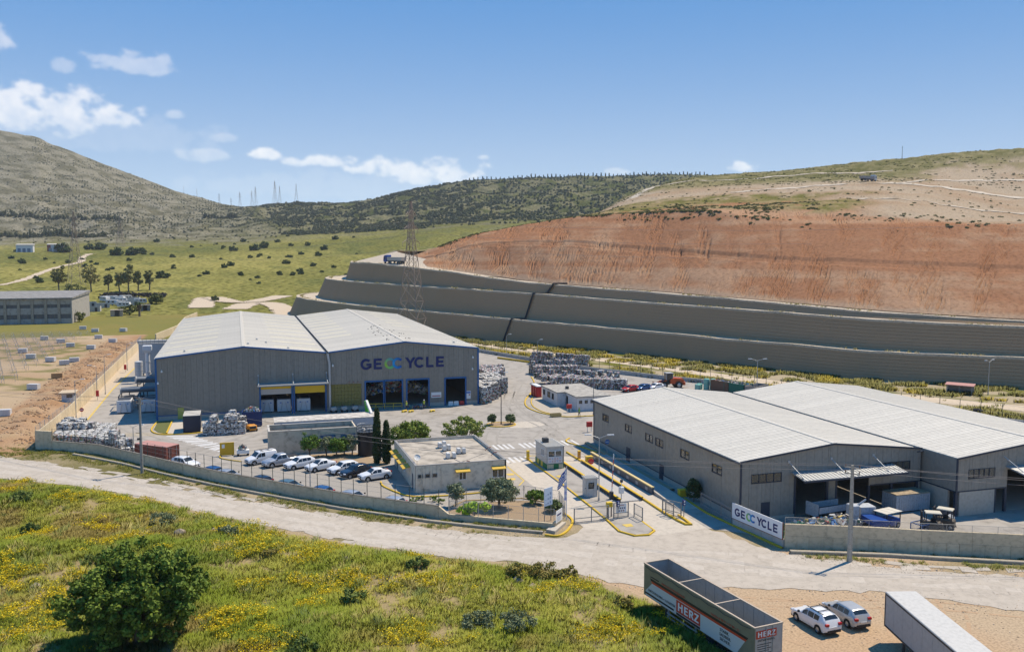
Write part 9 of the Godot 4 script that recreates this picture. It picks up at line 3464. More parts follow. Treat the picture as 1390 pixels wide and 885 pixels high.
	for i in 6:
		bn.col=Color(0.35,0.36,0.55) if i % 2 else Color(0.6,0.6,0.64)
		var y:=4.4-i*0.35
		bn.quad(V(-0.3,y-0.35,0.05),V(0.0,y-0.35,0.12),V(0.02,y,0.1),V(-0.28,y,0.03))
	part(f,"banner",bn,mat("logo"))
	var ib:=thing("information_board","tilted pale blue site plan board on posts in the garden corner","sign",V(32.5,0,-93.9),0.55)
	var im:=N()
	im.mm(V(0,1.9,-0.03),V(1.45,3.95,0.03))
	var io:=part(ib,"panel",im,mat("plan_blue",Color(0.52,0.60,0.70),0.5))
	for i in 9:
		var m:=N()
		var x:=0.15+(i % 3)*0.4
		var y:=2.1+(i/3)*0.5
		m.mm(V(x,y,0.03),V(x+0.28-0.06*(i % 2),y+0.05+0.12*(i % 3),0.036))
		part(io,"print",m,mat("plan_ink",Color(0.25,0.33,0.46),0.6))
	for x in [0.15,1.3]:
		var m:=N()
		m.tube(V(x,0,-0.08),V(x,3.9,-0.08),0.05,-1,6)
		part(ib,"post",m,galv)
	var sb:=thing("corner_sign","small white sign with dark lettering on the garden wall corner","sign",V(33.0,0,-91.6),0.82)
	var sm:=N()
	sm.mm(V(0,0.62,0.05),V(1.75,1.95,0.1))
	var so:=part(sb,"panel",sm,white)
	var sp:=N()
	sp.mm(V(0.3,1.35,0.1),V(1.45,1.55,0.106))
	part(so,"print",sp,mat("navy"))
	for i in 4:
		var m:=N()
		m.mm(V(0.3,0.78+i*0.13,0.1),V(1.2+0.08*(i % 3),0.83+i*0.13,0.106))
		part(so,"print",m,mat("plan_ink"))
	var w1:=thing("weighbridge","low weighbridge with yellow edge beams beside the gate island","weighbridge",V(44.0,0.0,-119.0))
	var d1:=N()
	d1.mm(V(0.2,0.0,0),V(2.9,0.12,20.0))
	part(w1,"deck",d1,mat("bridge_deck",Color(0.42,0.40,0.37),0.8,0.0,texs["roadtex"],8.0))
	for x in [0.0,2.95]:
		var m:=N()
		m.mm(V(x-0.12,0.0,0),V(x+0.12,0.42,20.0))
		part(w1,"side_beam",m,dark)
		var y:=N()
		y.mm(V(x-0.15,0.42,-0.1),V(x+0.15,0.52,20.1))
		part(w1,"yellow_rail",y,mat("kerb_yellow"))
	var w2:=thing("weighbridge","raised weighbridge with a dark blue side and yellow rail before the warehouse","weighbridge",V(49.3,0.0,-121.6))
	var d2:=N()
	d2.mm(V(0.3,0.0,0),V(2.6,0.4,20.5))
	part(w2,"deck",d2,mats["bridge_deck"])
	var s2:=N()
	s2.mm(V(0.0,0.0,0.0),V(0.28,0.85,20.5))
	part(w2,"side_beam",s2,mat("beam_blue",Color(0.075,0.095,0.12),0.5))
	var r2:=N()
	r2.mm(V(-0.05,0.85,-0.05),V(0.33,0.98,20.55))
	part(w2,"yellow_rail",r2,mat("rail_sand",Color(0.56,0.45,0.22),0.7))
	for i in 7:
		var m:=N()
		m.mm(V(-0.03,0.2,1.2+i*2.9),V(0.0,0.62,1.9+i*2.9))
		part(w2,"hatch",m,mat("hatch_grey",Color(0.3,0.31,0.32),0.5))
	var rp:=N()
	rp.hexa([V(0.3,0.0,27.5),V(2.6,0.0,27.5),V(2.6,0.0,20.52),V(0.3,0.0,20.52),V(0.3,0.02,27.5),V(2.6,0.02,27.5),V(2.6,0.4,20.52),V(0.3,0.4,20.52)])
	part(w2,"ramp",rp,mat("pale_concrete"))
	for e in [[40.1,-123.2,1.2,"yellow","square yellow bollard post at the tip of the gate island"],[47.4,-121.4,1.1,"orange","orange bollard post at the head of the second kerb"]]:
		var t:=thing("bollard",e[4],"bollard",V(e[0],0.14,e[1]))
		var m:=N()
		m.cbox(V(-0.2,0,-0.2),V(0.2,e[2],0.2),0.04)
		part(t,"post",m,yel if e[3]=="yellow" else mat("bollard_orange",Color(0.55,0.27,0.03),0.6))
		var c:=N()
		c.cbox(V(-0.23,e[2]+0.003,-0.23),V(0.23,e[2]+0.08,0.23),0.03)
		part(t,"cap",c,yel)
	for e in [[48.0,-119.0,1.0,"yellow hydrant cabinet with red hose beside the weighbridge lane"],[52.6,-99.3,0.9,"yellow grit box at the foot of the warehouse wall"]]:
		var t:=thing("yellow_box",e[3],"box",V(e[0],0.02,e[1]))
		var m:=N()
		m.cbox(V(-0.5,0,-0.35),V(0.5,e[2]*0.85,0.35),0.06)
		part(t,"body",m,yel)
		var l:=N()
		l.cbox(V(-0.54,e[2]*0.85+0.002,-0.39),V(0.54,e[2],0.39),0.04)
		part(t,"lid",l,yel)
	var rd:=thing("red_hose_reel","red hose reel lying on the kerb beside the yellow cabinet","hose",V(47.7,0.22,-117.5))
	var rm:=N()
	rm.x=Transform3D(Basis(Vector3.RIGHT,1.2),V(0,0.35,0))
	rm.lathe([U(0.0,-0.15),U(0.4,-0.15),U(0.3,-0.05),U(0.3,0.05),U(0.4,0.15),U(0,0.15)],14)
	part(rd,"drum",rm,mat("loo_red"))
	for e in [[56.2,-139.3,1.6,"red fire point board on white posts at the warehouse corner"],[59.3,-157.2,1.4,"red fire cabinet on a post before the white hut"]]:
		var t:=thing("fire_point",e[3],"fire point",V(e[0],0.02,e[1]))
		for x in [-0.35,0.35]:
			var m:=N()
			m.bar(V(x,0,0),V(x,e[2]*0.6,0),0.09)
			part(t,"post",m,white)
		var m:=N()
		m.cbox(V(-0.5,e[2]*0.55,-0.2),V(0.5,e[2]*1.1,0.2),0.05)
		part(t,"cabinet",m,mat("loo_red"))
	for e in [[-27.6,-198.0,"red fire extinguisher box fixed to the side wall"],[-26.9,-240.0,"red fire box on the lamp post by the filter house"]]:
		var t:=thing("fire_box",e[2],"fire box",V(e[0],0.0,e[1]))
		var p:=N()
		p.bar(Vector3.ZERO,V(0,0.8,0),0.08)
		part(t,"post",p,mat("galvanised"))
		var m:=N()
		m.cbox(V(-0.28,0.8,-0.2),V(0.28,2.0,0.2),0.05)
		part(t,"box",m,mat("loo_red"))
	for e in [[-27.0,-174.5,"round red no-entry sign beside the sandy strip",true],[52.3,-122.5,"small round blue sign on a post beside the warehouse door",false]]:
		var t:=thing("round_sign",e[2],"sign",V(e[0],0.0,e[1]))
		var p:=N()
		p.tube(Vector3.ZERO,V(0,2.2,0),0.035,-1,6)
		part(t,"post",p,mat("galvanised"))
		var m:=N()
		m.x=Transform3D(Basis(Vector3.RIGHT,PI/2),V(0,2.1,0.05))
		m.lathe([U(0.36,-0.01),U(0.36,0.01),U(0.0,0.012)],18)
		part(t,"disc",m,mat("loo_red") if e[3] else mat("print_blue"))
		var q:=N()
		q.mm(V(-0.25,2.04,0.062),V(0.25,2.16,0.068))
		part(t,"bar",q,white)
	var gb:=thing("grit_box","low tan crate standing on the kerb before the white hut","crate",V(55.4,0.0,-153.8))
	var gm:=N()
	gm.mm(V(-1.0,0.1,-0.4),V(1.0,0.18,0.4))
	for e in [[V(-1.0,0.18,0.34),V(1.0,0.65,0.4)],[V(-1.0,0.18,-0.4),V(1.0,0.65,-0.34)],[V(-1.0,0.18,-0.34),V(-0.94,0.65,0.34)],[V(0.94,0.18,-0.34),V(1.0,0.65,0.34)]]:
		gm.mm(e[0],e[1])
	part(gb,"tray",gm,mat("crate_tan",Color(0.40,0.30,0.12),0.7))
	var gk:=N()
	for x in [-0.8,0.8]:
		gk.box(V(x,0.05,0),V(0.15,0.1,0.8))
	part(gb,"runners",gk,dark)
func add_filter_plant() -> void:
	var pale:=mat("filter_grey",Color(0.50,0.51,0.52),0.5,0.0,texs["streak"],4.0)
	var dk:=mat("duct_grey",Color(0.17,0.19,0.215),0.45,0.3)
	var dark:=mat("dark_steel")
	var t:=thing("filter_house","tall pale grey filter house with roof railing and stacks beside the hall","filter plant",V(-22.2,0,-225))
	for i in 3:
		for j in 3:
			var m:=N()
			m.mm(V(i*2.35+0.01,1.6+j*2.3+0.01,-8.0),V(i*2.35+2.33,1.6+j*2.3+2.28,0.0))
			part(t,"casing_panel",m,pale)
	for x in [0.2,3.5,6.8]:
		for z in [-7.6,-0.3]:
			var m:=N()
			m.bar(V(x,0,z),V(x,1.6,z),0.25)
			part(t,"leg",m,dark)
	var rf:=N()
	rf.mm(V(-0.1,8.5,-8.1),V(7.1,8.62,0.15))
	part(t,"roof",rf,pale)
	var rl:=N()
	for y in [9.15,9.7]:
		rl.bar(V(-0.05,y,0.1),V(7.05,y,0.1),0.07)
		rl.bar(V(-0.05,y,-8),V(-0.05,y,0.1),0.07)
	for i in 9:
		rl.bar(V(i*0.88,8.6,0.1),V(i*0.88,9.7,0.1),0.06)
	part(t,"railing",rl,mat("post_grey"))
	var tb:=N()
	tb.tube(V(-0.3,8.95,-1.0),V(6.6,8.95,-1.0),0.4,-1,12)
	part(t,"header_duct",tb,mat("pale_duct",Color(0.42,0.42,0.41),0.5))
	var st:=thing("exhaust_stack","white square-headed exhaust stack before the filter house","stack",V(-20.0,0,-221.5))
	var s1:=N()
	s1.tube(Vector3.ZERO,V(0,7.2,0),0.52,0.52,14)
	part(st,"pipe",s1,mat("stack_white",Color(0.60,0.61,0.62),0.45))
	var s2:=N()
	s2.cbox(V(-1.0,7.4,-0.8),V(1.0,8.5,0.8),0.1)
	s2.hexa([V(-0.55,6.8,0.5),V(0.55,6.8,0.5),V(0.55,6.8,-0.5),V(-0.55,6.8,-0.5),V(-0.95,7.4,0.75),V(0.95,7.4,0.75),V(0.95,7.4,-0.75),V(-0.95,7.4,-0.75)])
	part(st,"head",s2,mats["stack_white"])
	for y in [2.2,4.6]:
		var m:=N()
		m.tube(V(0,y,0),V(0,y+0.18,0),0.6,-1,14)
		part(st,"flange",m,pale)
	var si:=thing("dust_silo","short pale cylindrical dust silo beside the white stack","silo",V(-21.3,0,-215))
	var sm:=N()
	sm.lathe([U(0.0,0.3),U(0.4,0.6),U(0.85,1.6),U(0.85,5.6),U(0,5.8)],18)
	part(si,"shell",sm,pale)
	for a in 3:
		var m:=N()
		m.tube(V(cos(a*2.1)*0.8,0,sin(a*2.1)*0.8),V(cos(a*2.1)*0.8,1.7,sin(a*2.1)*0.8),0.07,-1,6)
		part(si,"leg",m,dark)
	for y in [2.4,3.5,4.6]:
		var m:=N()
		m.tube(V(0,y,0),V(0,y+0.1,0),0.89,-1,18)
		part(si,"hoop",m,mat("pale_duct"))
	for e in [[V(-20.0,4.3,-195.0),V(-14.4,4.0,-196.5),0.62,"upper dark grey duct entering the side of the hall"],[V(-22.6,2.7,-192.0),V(-16.0,2.6,-193.0),0.55,"lower grey duct above the white press containers"]]:
		var d:=thing("air_duct",e[3],"duct",Vector3.ZERO,0.0,"ducts beside the hall")
		var m:=N()
		m.tube(e[0],e[1],e[2],e[2],16)
		part(d,"pipe",m,dk)
		var f:=N()
		var n: Vector3=(e[1]-e[0]).normalized()
		f.tube(e[0]-n*0.05,e[0]+n*0.15,e[2]+0.1,-1,16)
		part(d,"flange",f,mat("pale_duct"))
		for k in 2:
			var p: Vector3=e[0].lerp(e[1],0.25+k*0.5)
			var q:=N()
			q.bar(V(p.x,0,p.z),p-V(0,e[2]*0.9,0),0.18)
			part(d,"support",q,dark)
	var mc:=thing("press_drive","tangle of dark press machinery between the two white containers","machine",V(-18.6,0,-186))
	var r:=RandomNumberGenerator.new()
	r.seed=71
	for i in 16:
		var m:=N()
		var p:=V(r.randf_range(-3.2,3.4),r.randf_range(0.4,2.6),r.randf_range(-3.0,2.0))
		m.cbox(p-V(0.4,0.4,0.5),p+V(r.randf_range(0.2,0.8),r.randf_range(0.1,0.6),0.5),0.06)
		part(mc,"drive_unit",m,[dark,dk,mat("pump_grey",Color(0.33,0.35,0.34))][i % 3])
	var fr:=N()
	for x in [-3.4,0.0,3.4]:
		for z in [-3.0,2.0]:
			fr.bar(V(x,0,z),V(x,2.7,z),0.16)
		fr.bar(V(x,2.7,-3.0),V(x,2.7,2.0),0.14)
	fr.bar(V(-3.4,2.7,2.0),V(3.4,2.7,2.0),0.14)
	part(mc,"frame",fr,dark)
	var ks:=thing("field_kiosk","small white kiosk with a flat tan roof beyond the side wall","kiosk",V(-32.8,0,-197.5))
	var kb:=N()
	kb.mm(V(-1.1,-0.1,-1.5),V(1.1,1.9,1.5))
	part(ks,"cabin",kb,mat("hut_white"))
	var kr:=N()
	kr.cbox(V(-1.6,1.95,-2.0),V(1.5,2.15,2.0),0.05)
	part(ks,"roof",kr,mat("tan_roof",Color(0.48,0.38,0.26),0.8))
	var kw:=N()
	kw.mm(V(-0.2,1.1,1.5),V(0.9,1.75,1.52))
	part(ks,"window",kw,mat("car_glass"))
func add_field() -> void:
	var galv:=mat("frame_steel",Color(0.40,0.40,0.40),0.5,0.4)
	var pm:=N()
	pm.bar(V(0,-0.1,0),V(0,1.1,0),0.06)
	var pmesh:=pm.mesh()
	var r:=RandomNumberGenerator.new()
	r.seed=88
	for i in 36:
		var z:=-184.0-i*4.7
		var x1:=-46.0-absf(nz.get_noise_2d(i*40.0,1.0))*5.0
		var x0:=-62.0-i*1.15
		var t:=thing("mounting_frame","row of bare galvanised panel mounts standing in the dug field","mounting frame",V(x0,0,z),0.0,"mounting frame rows in the field")
		var k:=int((x1-x0)/3.0)
		for j in k:
			for q in 2:
				var o:=MeshInstance3D.new()
				o.name="post"
				o.mesh=pmesh
				o.set_surface_override_material(0,galv)
				t.add_child(o,true)
				o.position=V(j*3.0+r.randf()*0.2,0,-q*2.6)
				o.scale=V(1,0.75+q*0.45,1)
		for q in 2:
			var m:=N()
			m.bar(V(0,0.8+q*0.5,-q*2.6),V(k*3.0-3.0,0.8+q*0.5,-q*2.6),0.05)
			part(t,"rail",m,galv)
		if i % 2==1:
			for j in k:
				var m:=N()
				m.bar(V(j*3.0,0.8,0.2),V(j*3.0,1.3,-2.8),0.04)
				part(t,"rafter",m,galv)
	var first: Node3D
	var bl:=[[-62.0,-333.1],[-55.0,-321.3],[-49.9,-307.0],[-42.8,-298.2],[-45.2,-332.2],[-60.6,-294.0],[-55.3,-277.9],[-48.7,-268.7],[-44.0,-260.4],[-42.4,-265.8],[-42.9,-216.8],[-41.5,-183.9],[-55.8,-371.1],[-49.9,-358.8],[-40.2,-357.6],[-39.0,-317.7]]
	for i in bl.size():
		var p:=V(bl[i][0],0,bl[i][1])
		if i==0:
			first=thing("panel_pallet","pallet of stacked panels wrapped in white film in the dug field","pallet",p,0.1,"wrapped pallets in the field")
			for k in 4:
				var m:=N()
				m.mm(V(-1.2+k*0.6,0.15,-0.65),V(-0.62+k*0.6,1.3,0.65))
				part(first,"wrapped_stack",m,mat("film_white",Color(0.52,0.51,0.50),0.5))
			var b:=N()
			for x in [-1.0,0.0,1.0]:
				b.box(V(x,0.03,0),V(0.15,0.24,1.25))
			part(first,"pallet",b,mat("crate_tan",Color(0.4,0.3,0.12),0.7))
		else:
			var o:=copy(first)
			o.position=p
			o.rotation.y=r.randfn()*0.25
	var tb:=copy(first,"brown uncovered crate stack standing in the dug field")
	tb.position=V(-41.2,0,-233.9)
	tb.rotation.y=0.1
	for c in tb.get_children():
		if c is MeshInstance3D:
			c.set_surface_override_material(0,mat("crate_brown",Color(0.36,0.23,0.11),0.8))
	var cm:=N()
	cm.cbox(V(-0.5,-0.3,-0.45),V(0.5,0.35,0.45),0.2)
	var cw:=[]
	var cc:=PackedColorArray()
	for i in 3600:
		var z:=r.randf_range(-320.0,-156.0)
		var x:=-37.0-nz.get_noise_2d(z*1.5,3.0)*2.5+r.randfn()*2.3
		var y:=0.55*exp(-pow((x+37.0+nz.get_noise_2d(z*1.5,3.0)*2.5)/3.2,2.0))*smoothstep(-330.0,-290.0,z)*smoothstep(-150.0,-172.0,z)
		var s:=r.randf_range(0.15,0.6)*r.randf_range(0.4,1.0)
		if x>-30.6:
			continue
		cw.append(Transform3D(Basis.from_euler(V(r.randf()*6.0,r.randf()*6.0,r.randf()*6.0)).scaled(V(s,s*0.7,s)),V(x,y,z)))
		cc.append(Color(0.22,0.13,0.07).lerp(Color(0.46,0.31,0.19),r.randf()))
	tag(stuff("dirt_clods",cm.mesh(),mat("clod",Color(1,1,1),0.95,0.0,null,1.0,null,true),cw,cc),"rough brown clods along the dug earth bank by the wall","earth")
	var conc:=mat("factory_concrete",Color(0.38,0.36,0.325),0.9,0.0,texs["wallstain"],12.0)
	var t:=thing("concrete_factory","two-storey grey concrete factory with ribbed bays beyond the field","factory",V(-138.0,-0.2,-404.0))
	var H:=10.2
	var bays:=15
	for i in bays:
		var x:=i*4.9
		for e in [[0.0,2.2],[4.0,6.6],[8.0,H]]:
			var m:=N()
			m.mm(V(x+0.5,e[0],-0.5),V(x+4.4,e[1],-0.15))
			part(t,"wall_panel",m,conc)
		for y in [2.2,6.6]:
			for k in 3:
				var m:=N()
				m.mm(V(x+0.5+k*1.3,y,-0.45),V(x+1.75+k*1.3,y+(1.8 if y<3.0 else 1.4),-0.35))
				part(t,"window",m,mat("factory_glass",Color(0.09,0.10,0.11),0.3))
		var c:=N()
		c.mm(V(x-0.5,0,-0.6),V(x+0.5,H,0.25))
		part(t,"pilaster",c,mat("pilaster",Color(0.34,0.30,0.24),0.9,0.0,texs["wallstain"],6.0))
	var e2:=N()
	e2.mm(V(bays*4.9-0.5,0,-46),V(bays*4.9,H,0.2))
	part(t,"end_wall",e2,conc)
	var e3:=N()
	e3.mm(V(-0.5,0,-46),V(bays*4.9-0.5,H,-45.5))
	part(t,"rear_wall",e3,conc)
	var rf:=N()
	rf.hexa([V(-0.8,H,0.6),V(bays*4.9+0.4,H,0.6),V(bays*4.9+0.4,H,-46.5),V(-0.8,H,-46.5),V(-0.8,H+0.5,0.6),V(bays*4.9+0.4,H+0.5,0.6),V(bays*4.9+0.4,H+1.4,-46.5),V(-0.8,H+1.4,-46.5)])
	part(t,"roof",rf,mat("factory_roof",Color(0.27,0.26,0.245),0.9,0.0,texs["roofstain"],16.0))
	var van:=[[-67,-520,0],[-64,-523,0],[-60,-518,0],[-57,-523,0],[-71,-496,1],[-64,-489,1],[-61,-500,0],[-56,-496,0],[-51,-497,1],[-48,-503,0],[-73,-481,1],[-66,-474,1],[-54,-487,0],[-58,-509,0],[-52,-513,1]]
	var pr: Node3D
	var p2: Node3D
	for i in van.size():
		var v: Array=van[i]
		var y:=maxf(far_y(v[0],v[1]),-0.03)
		var o: Node3D
		if v[2]==0 and pr==null:
			pr=thing("scrap_caravan","white scrap caravan standing among others in the overgrown yard","caravan",Vector3.ZERO,0.0,"scrap caravans beyond the field")
			var m:=N()
			m.extr([U(-3.0,0.5),U(3.0,0.5),U(3.2,1.4),U(2.8,2.7),U(-2.8,2.8),U(-3.2,1.6)],2.3)
			part(pr,"shell",m,mat("caravan_white",Color(0.58,0.57,0.55),0.6)).position.z=-1.15
			for x in [-2.1,-0.2,1.4]:
				var w:=N()
				w.mm(V(x,1.5,1.14),V(x+1.0,2.2,1.18))
				part(pr,"window",w,mat("car_glass"))
			for s in [-1.0,1.0]:
				wheel(pr,V(0,0.35,s),0.35,0.2)
			o=pr
		elif v[2]==1 and p2==null:
			p2=thing("scrap_cabin","roofless grey cabin box left in the overgrown scrap yard","cabin",Vector3.ZERO,0.0,"scrap cabins beyond the field")
			for e in [[V(-3,-0.3,1.2),V(3,2.5,1.35)],[V(-3,-0.3,-1.35),V(3,2.5,-1.2)],[V(-3,-0.3,-1.2),V(-2.85,2.5,1.2)],[V(2.85,-0.3,-1.2),V(3,2.5,1.2)]]:
				var m:=N()
				m.mm(e[0],e[1])
				part(p2,"wall",m,mat("cabin_dull",Color(0.44,0.42,0.38),0.8))
			var d:=N()
			d.mm(V(0.6,-0.2,1.35),V(1.8,1.9,1.38))
			part(p2,"doorway",d,mat("dark_steel"))
			o=p2
		else:
			o=copy(pr if v[2]==0 else p2)
		o.position=V(v[0],y,v[1])
		o.rotation.y=r.randfn()*0.5
	var tym:=N()
	for i in 260:
		var x:=r.randf_range(-72.0,-38.0)
		var z:=-545.0+r.randfn()*6.0+(x+55.0)*0.3
		tym.x=Transform3D(Basis.from_euler(V(r.randfn()*0.4,r.randf()*3.0,r.randfn()*0.4)),V(x,3.6+r.randf()*1.6,z))
		tym.lathe([U(0.4,-0.2),U(0.75,-0.2),U(0.75,0.2),U(0.4,0.2)],8)
	tym.x=Transform3D.IDENTITY
	var ty:=part(self,"tyre_heap",tym,mat("tyre"))
	ty.set_meta("kind","stuff")
	tag(ty,"long low heap of black tyres before the eucalyptus trees","tyres")
	for e in [[-52.0,-440.0,"ruined roofless concrete shed at the edge of the dug field",Color(0.38,0.33,0.26)],[-43.0,-470.0,"low dark open shed beside the palm",Color(0.25,0.23,0.2)]]:
		var s:=thing("ruined_shed",e[2],"shed",V(e[0],maxf(far_y(e[0],e[1]),0.0)-0.1,e[1]),0.1)
		for q in [[V(-2.6,0,1.5),V(-0.8,2.8,1.8)],[V(1.2,0,1.5),V(2.6,2.8,1.8)],[V(-2.6,0,-1.8),V(2.6,2.8,-1.5)],[V(2.3,0,-1.5),V(2.6,2.8,1.5)],[V(-2.6,0,-1.5),V(-2.3,2.8,1.5)]]:
			var m:=N()
			m.mm(q[0],q[1])
			part(s,"wall",m,mat("shed_"+str(int(-e[0])),e[3],0.9))
		var l:=N()
		l.mm(V(-2.8,2.8,-2.0),V(2.8,3.0,2.0))
		part(s,"roof_slab",l,mat("shed_"+str(int(-e[0]))))
	for i in 2:
		var x: float=[-212.0,-184.0][i]
		var z: float=[-1058.0,-1067.0][i]
		var h:=thing("farm_building",["white flat farm building with blue doors in the meadow","white farm building with a red end wall beside the meadow bushes"][i],"building",V(x,far_y(x,z)-1.0,z))
		var b:=N()
		b.mm(V(-8,0,-8),V(8,8.5,0))
		part(h,"walls",b,mat("farm_white",Color(0.60,0.61,0.62),0.7))
		var q:=N()
		q.hexa([V(-8.5,8.5,0.5),V(8.5,8.5,0.5),V(8.5,8.5,-8.5),V(-8.5,8.5,-8.5),V(-8.5,8.8,0.5),V(8.5,8.8,0.5),V(8.5,9.8,-8.5),V(-8.5,9.8,-8.5)])
		part(h,"roof",q,mat("pale_roof",Color(0.55,0.51,0.45)))
		for k in 3:
			var d:=N()
			d.mm(V(-6.5+k*4.6,1.0,0.0),V(-3.5+k*4.6,5.0,0.1))
			part(h,"door",d,mat("frame_blue",Color(0.1,0.17,0.26)) if i==0 else mat("farm_grey",Color(0.3,0.3,0.3),0.7))
		if i==1:
			var e:=N()
			e.mm(V(-8.1,0,-7.9),V(-4.5,8.4,0.05))
			part(h,"red_wall",e,mat("dull_red"))
	for tr in [[-17.3,-473.7,-16.8,-505,-14,-525,-4.1,-501.1,5.2,-494.1,14.8,-503.7,25.4,-521.4],[-1.1,-462.5,6.9,-487.3,16.1,-484.5,21.7,-455.6,22.5,-419.8],[-144,-644,-139,-682,-138,-753,-133,-833,-132,-881,-138,-937,-135,-986]]:
		var q:=[]
		for i in range(0,tr.size(),2):
			q.append(V(tr[i],0,tr[i+1]))
		var mb:=N()
		var pts:=resample(q,140)
		for i in pts.size():
			pts[i].y=maxf(far_y(pts[i].x,pts[i].z),-0.03)+0.22
		for i in pts.size()-1:
			var d: Vector3=(pts[i+1]-pts[i])
			d.y=0
			d=d.normalized().cross(Vector3.UP)*((2.6 if tr[0]<-100.0 else 6.0)+2.0*nz.get_noise_2d(i*12.0,tr[0]))
			if (d*2.0).cross(pts[i+1]-pts[i]).y<0.0:
				d=-d
			mb.quad(pts[i]-d,pts[i]+d,pts[i+1]+d,pts[i+1]-d)
		setting("field_track",mb,mat("track",Color(0.5,0.41,0.3)))
	var sh:=thing("track_shed","small open shed with a red roof below the terraces","shed",V(146.5,0,-153.5),-0.9)
	for x in [-2.4,0.0,2.4]:
		for z in [-1.0,1.0]:
			var m:=N()
			m.bar(V(x,0,z),V(x,1.8,z),0.16)
			part(sh,"post",m,conc)
	var sr:=N()
	sr.hexa([V(-2.8,1.8,1.4),V(2.8,1.8,1.4),V(2.8,2.0,-1.4),V(-2.8,2.0,-1.4),V(-2.8,1.95,1.4),V(2.8,1.95,1.4),V(2.8,2.15,-1.4),V(-2.8,2.15,-1.4)])
	part(sh,"roof",sr,mat("faded_red"))
	var sw:=N()
	sw.mm(V(-2.6,0,-1.15),V(2.6,1.6,-1.05))
	part(sh,"back_wall",sw,conc)
	var tp: Node3D
	for i in 5:
		var p:=V(131.6+(i % 2)*1.0,0.15+(i/2)*0.32,-133.6-(i % 2)*0.5)
		if i==0:
			tp=thing("loose_tyre","old tyre in the small pile at the edge of the service track","tyre",p,0.0,"tyre pile on the service track")
			var m:=N()
			m.lathe([U(0.35,-0.15),U(0.65,-0.15),U(0.7,0.0),U(0.65,0.15),U(0.35,0.15),U(0.34,-0.15)],14)
			part(tp,"ring",m,mat("tyre"))
		else:
			copy(tp).position=p
	var tk:=fill_at(0.28,5.35)
	simple_lorry("dump_truck","pale dump truck working near the top of the landfill",tk,U(0.9,-0.3),mat("caravan_white",Color(0.58,0.57,0.55)),mat("load_grey",Color(0.3,0.28,0.26),0.7))
	var ms:=fill_at(0.24,6.9)
	var mt:=thing("antenna_mast","thin antenna mast on the top of the landfill ridge","mast",ms)
	var mm:=N()
	mm.tube(Vector3.ZERO,V(0,9,0),0.18,0.1,6)
	part(mt,"pole",mm,dark_m())
	var mc:=N()
	mc.bar(V(-0.6,8.0,0),V(0.6,8.0,0),0.12)
	part(mt,"cross_piece",mc,dark_m())
	var bx:=thing("concrete_hut","small pale box hut on the corner of the terrace road","hut",V(86.0,23.7,-360.0))
	var bm:=N()
	bm.cbox(V(-1.4,0,-1.4),V(1.4,2.6,1.4),0.08)
	part(bx,"walls",bm,mat("cabin_dull",Color(0.44,0.42,0.38)))
	var br:=N()
	br.mm(V(-1.6,2.6,-1.6),V(1.6,2.75,1.6))
	part(bx,"roof",br,mat("concrete"))
func dark_m() -> Material:
	return mat("dark_steel")
func fill_at(u: float,row: float) -> Vector3:  # a spot on the landfill surface
	var subs:=[34,40,12,14,14,12,14,6]
	var j:=0
	for k in int(row):
		j+=subs[k]
	j+=int((row-int(row))*subs[int(row)])
	return fill_pts[clampi(j,0,fill_nz-1)*fill_nx+int(u*(fill_nx-1))]
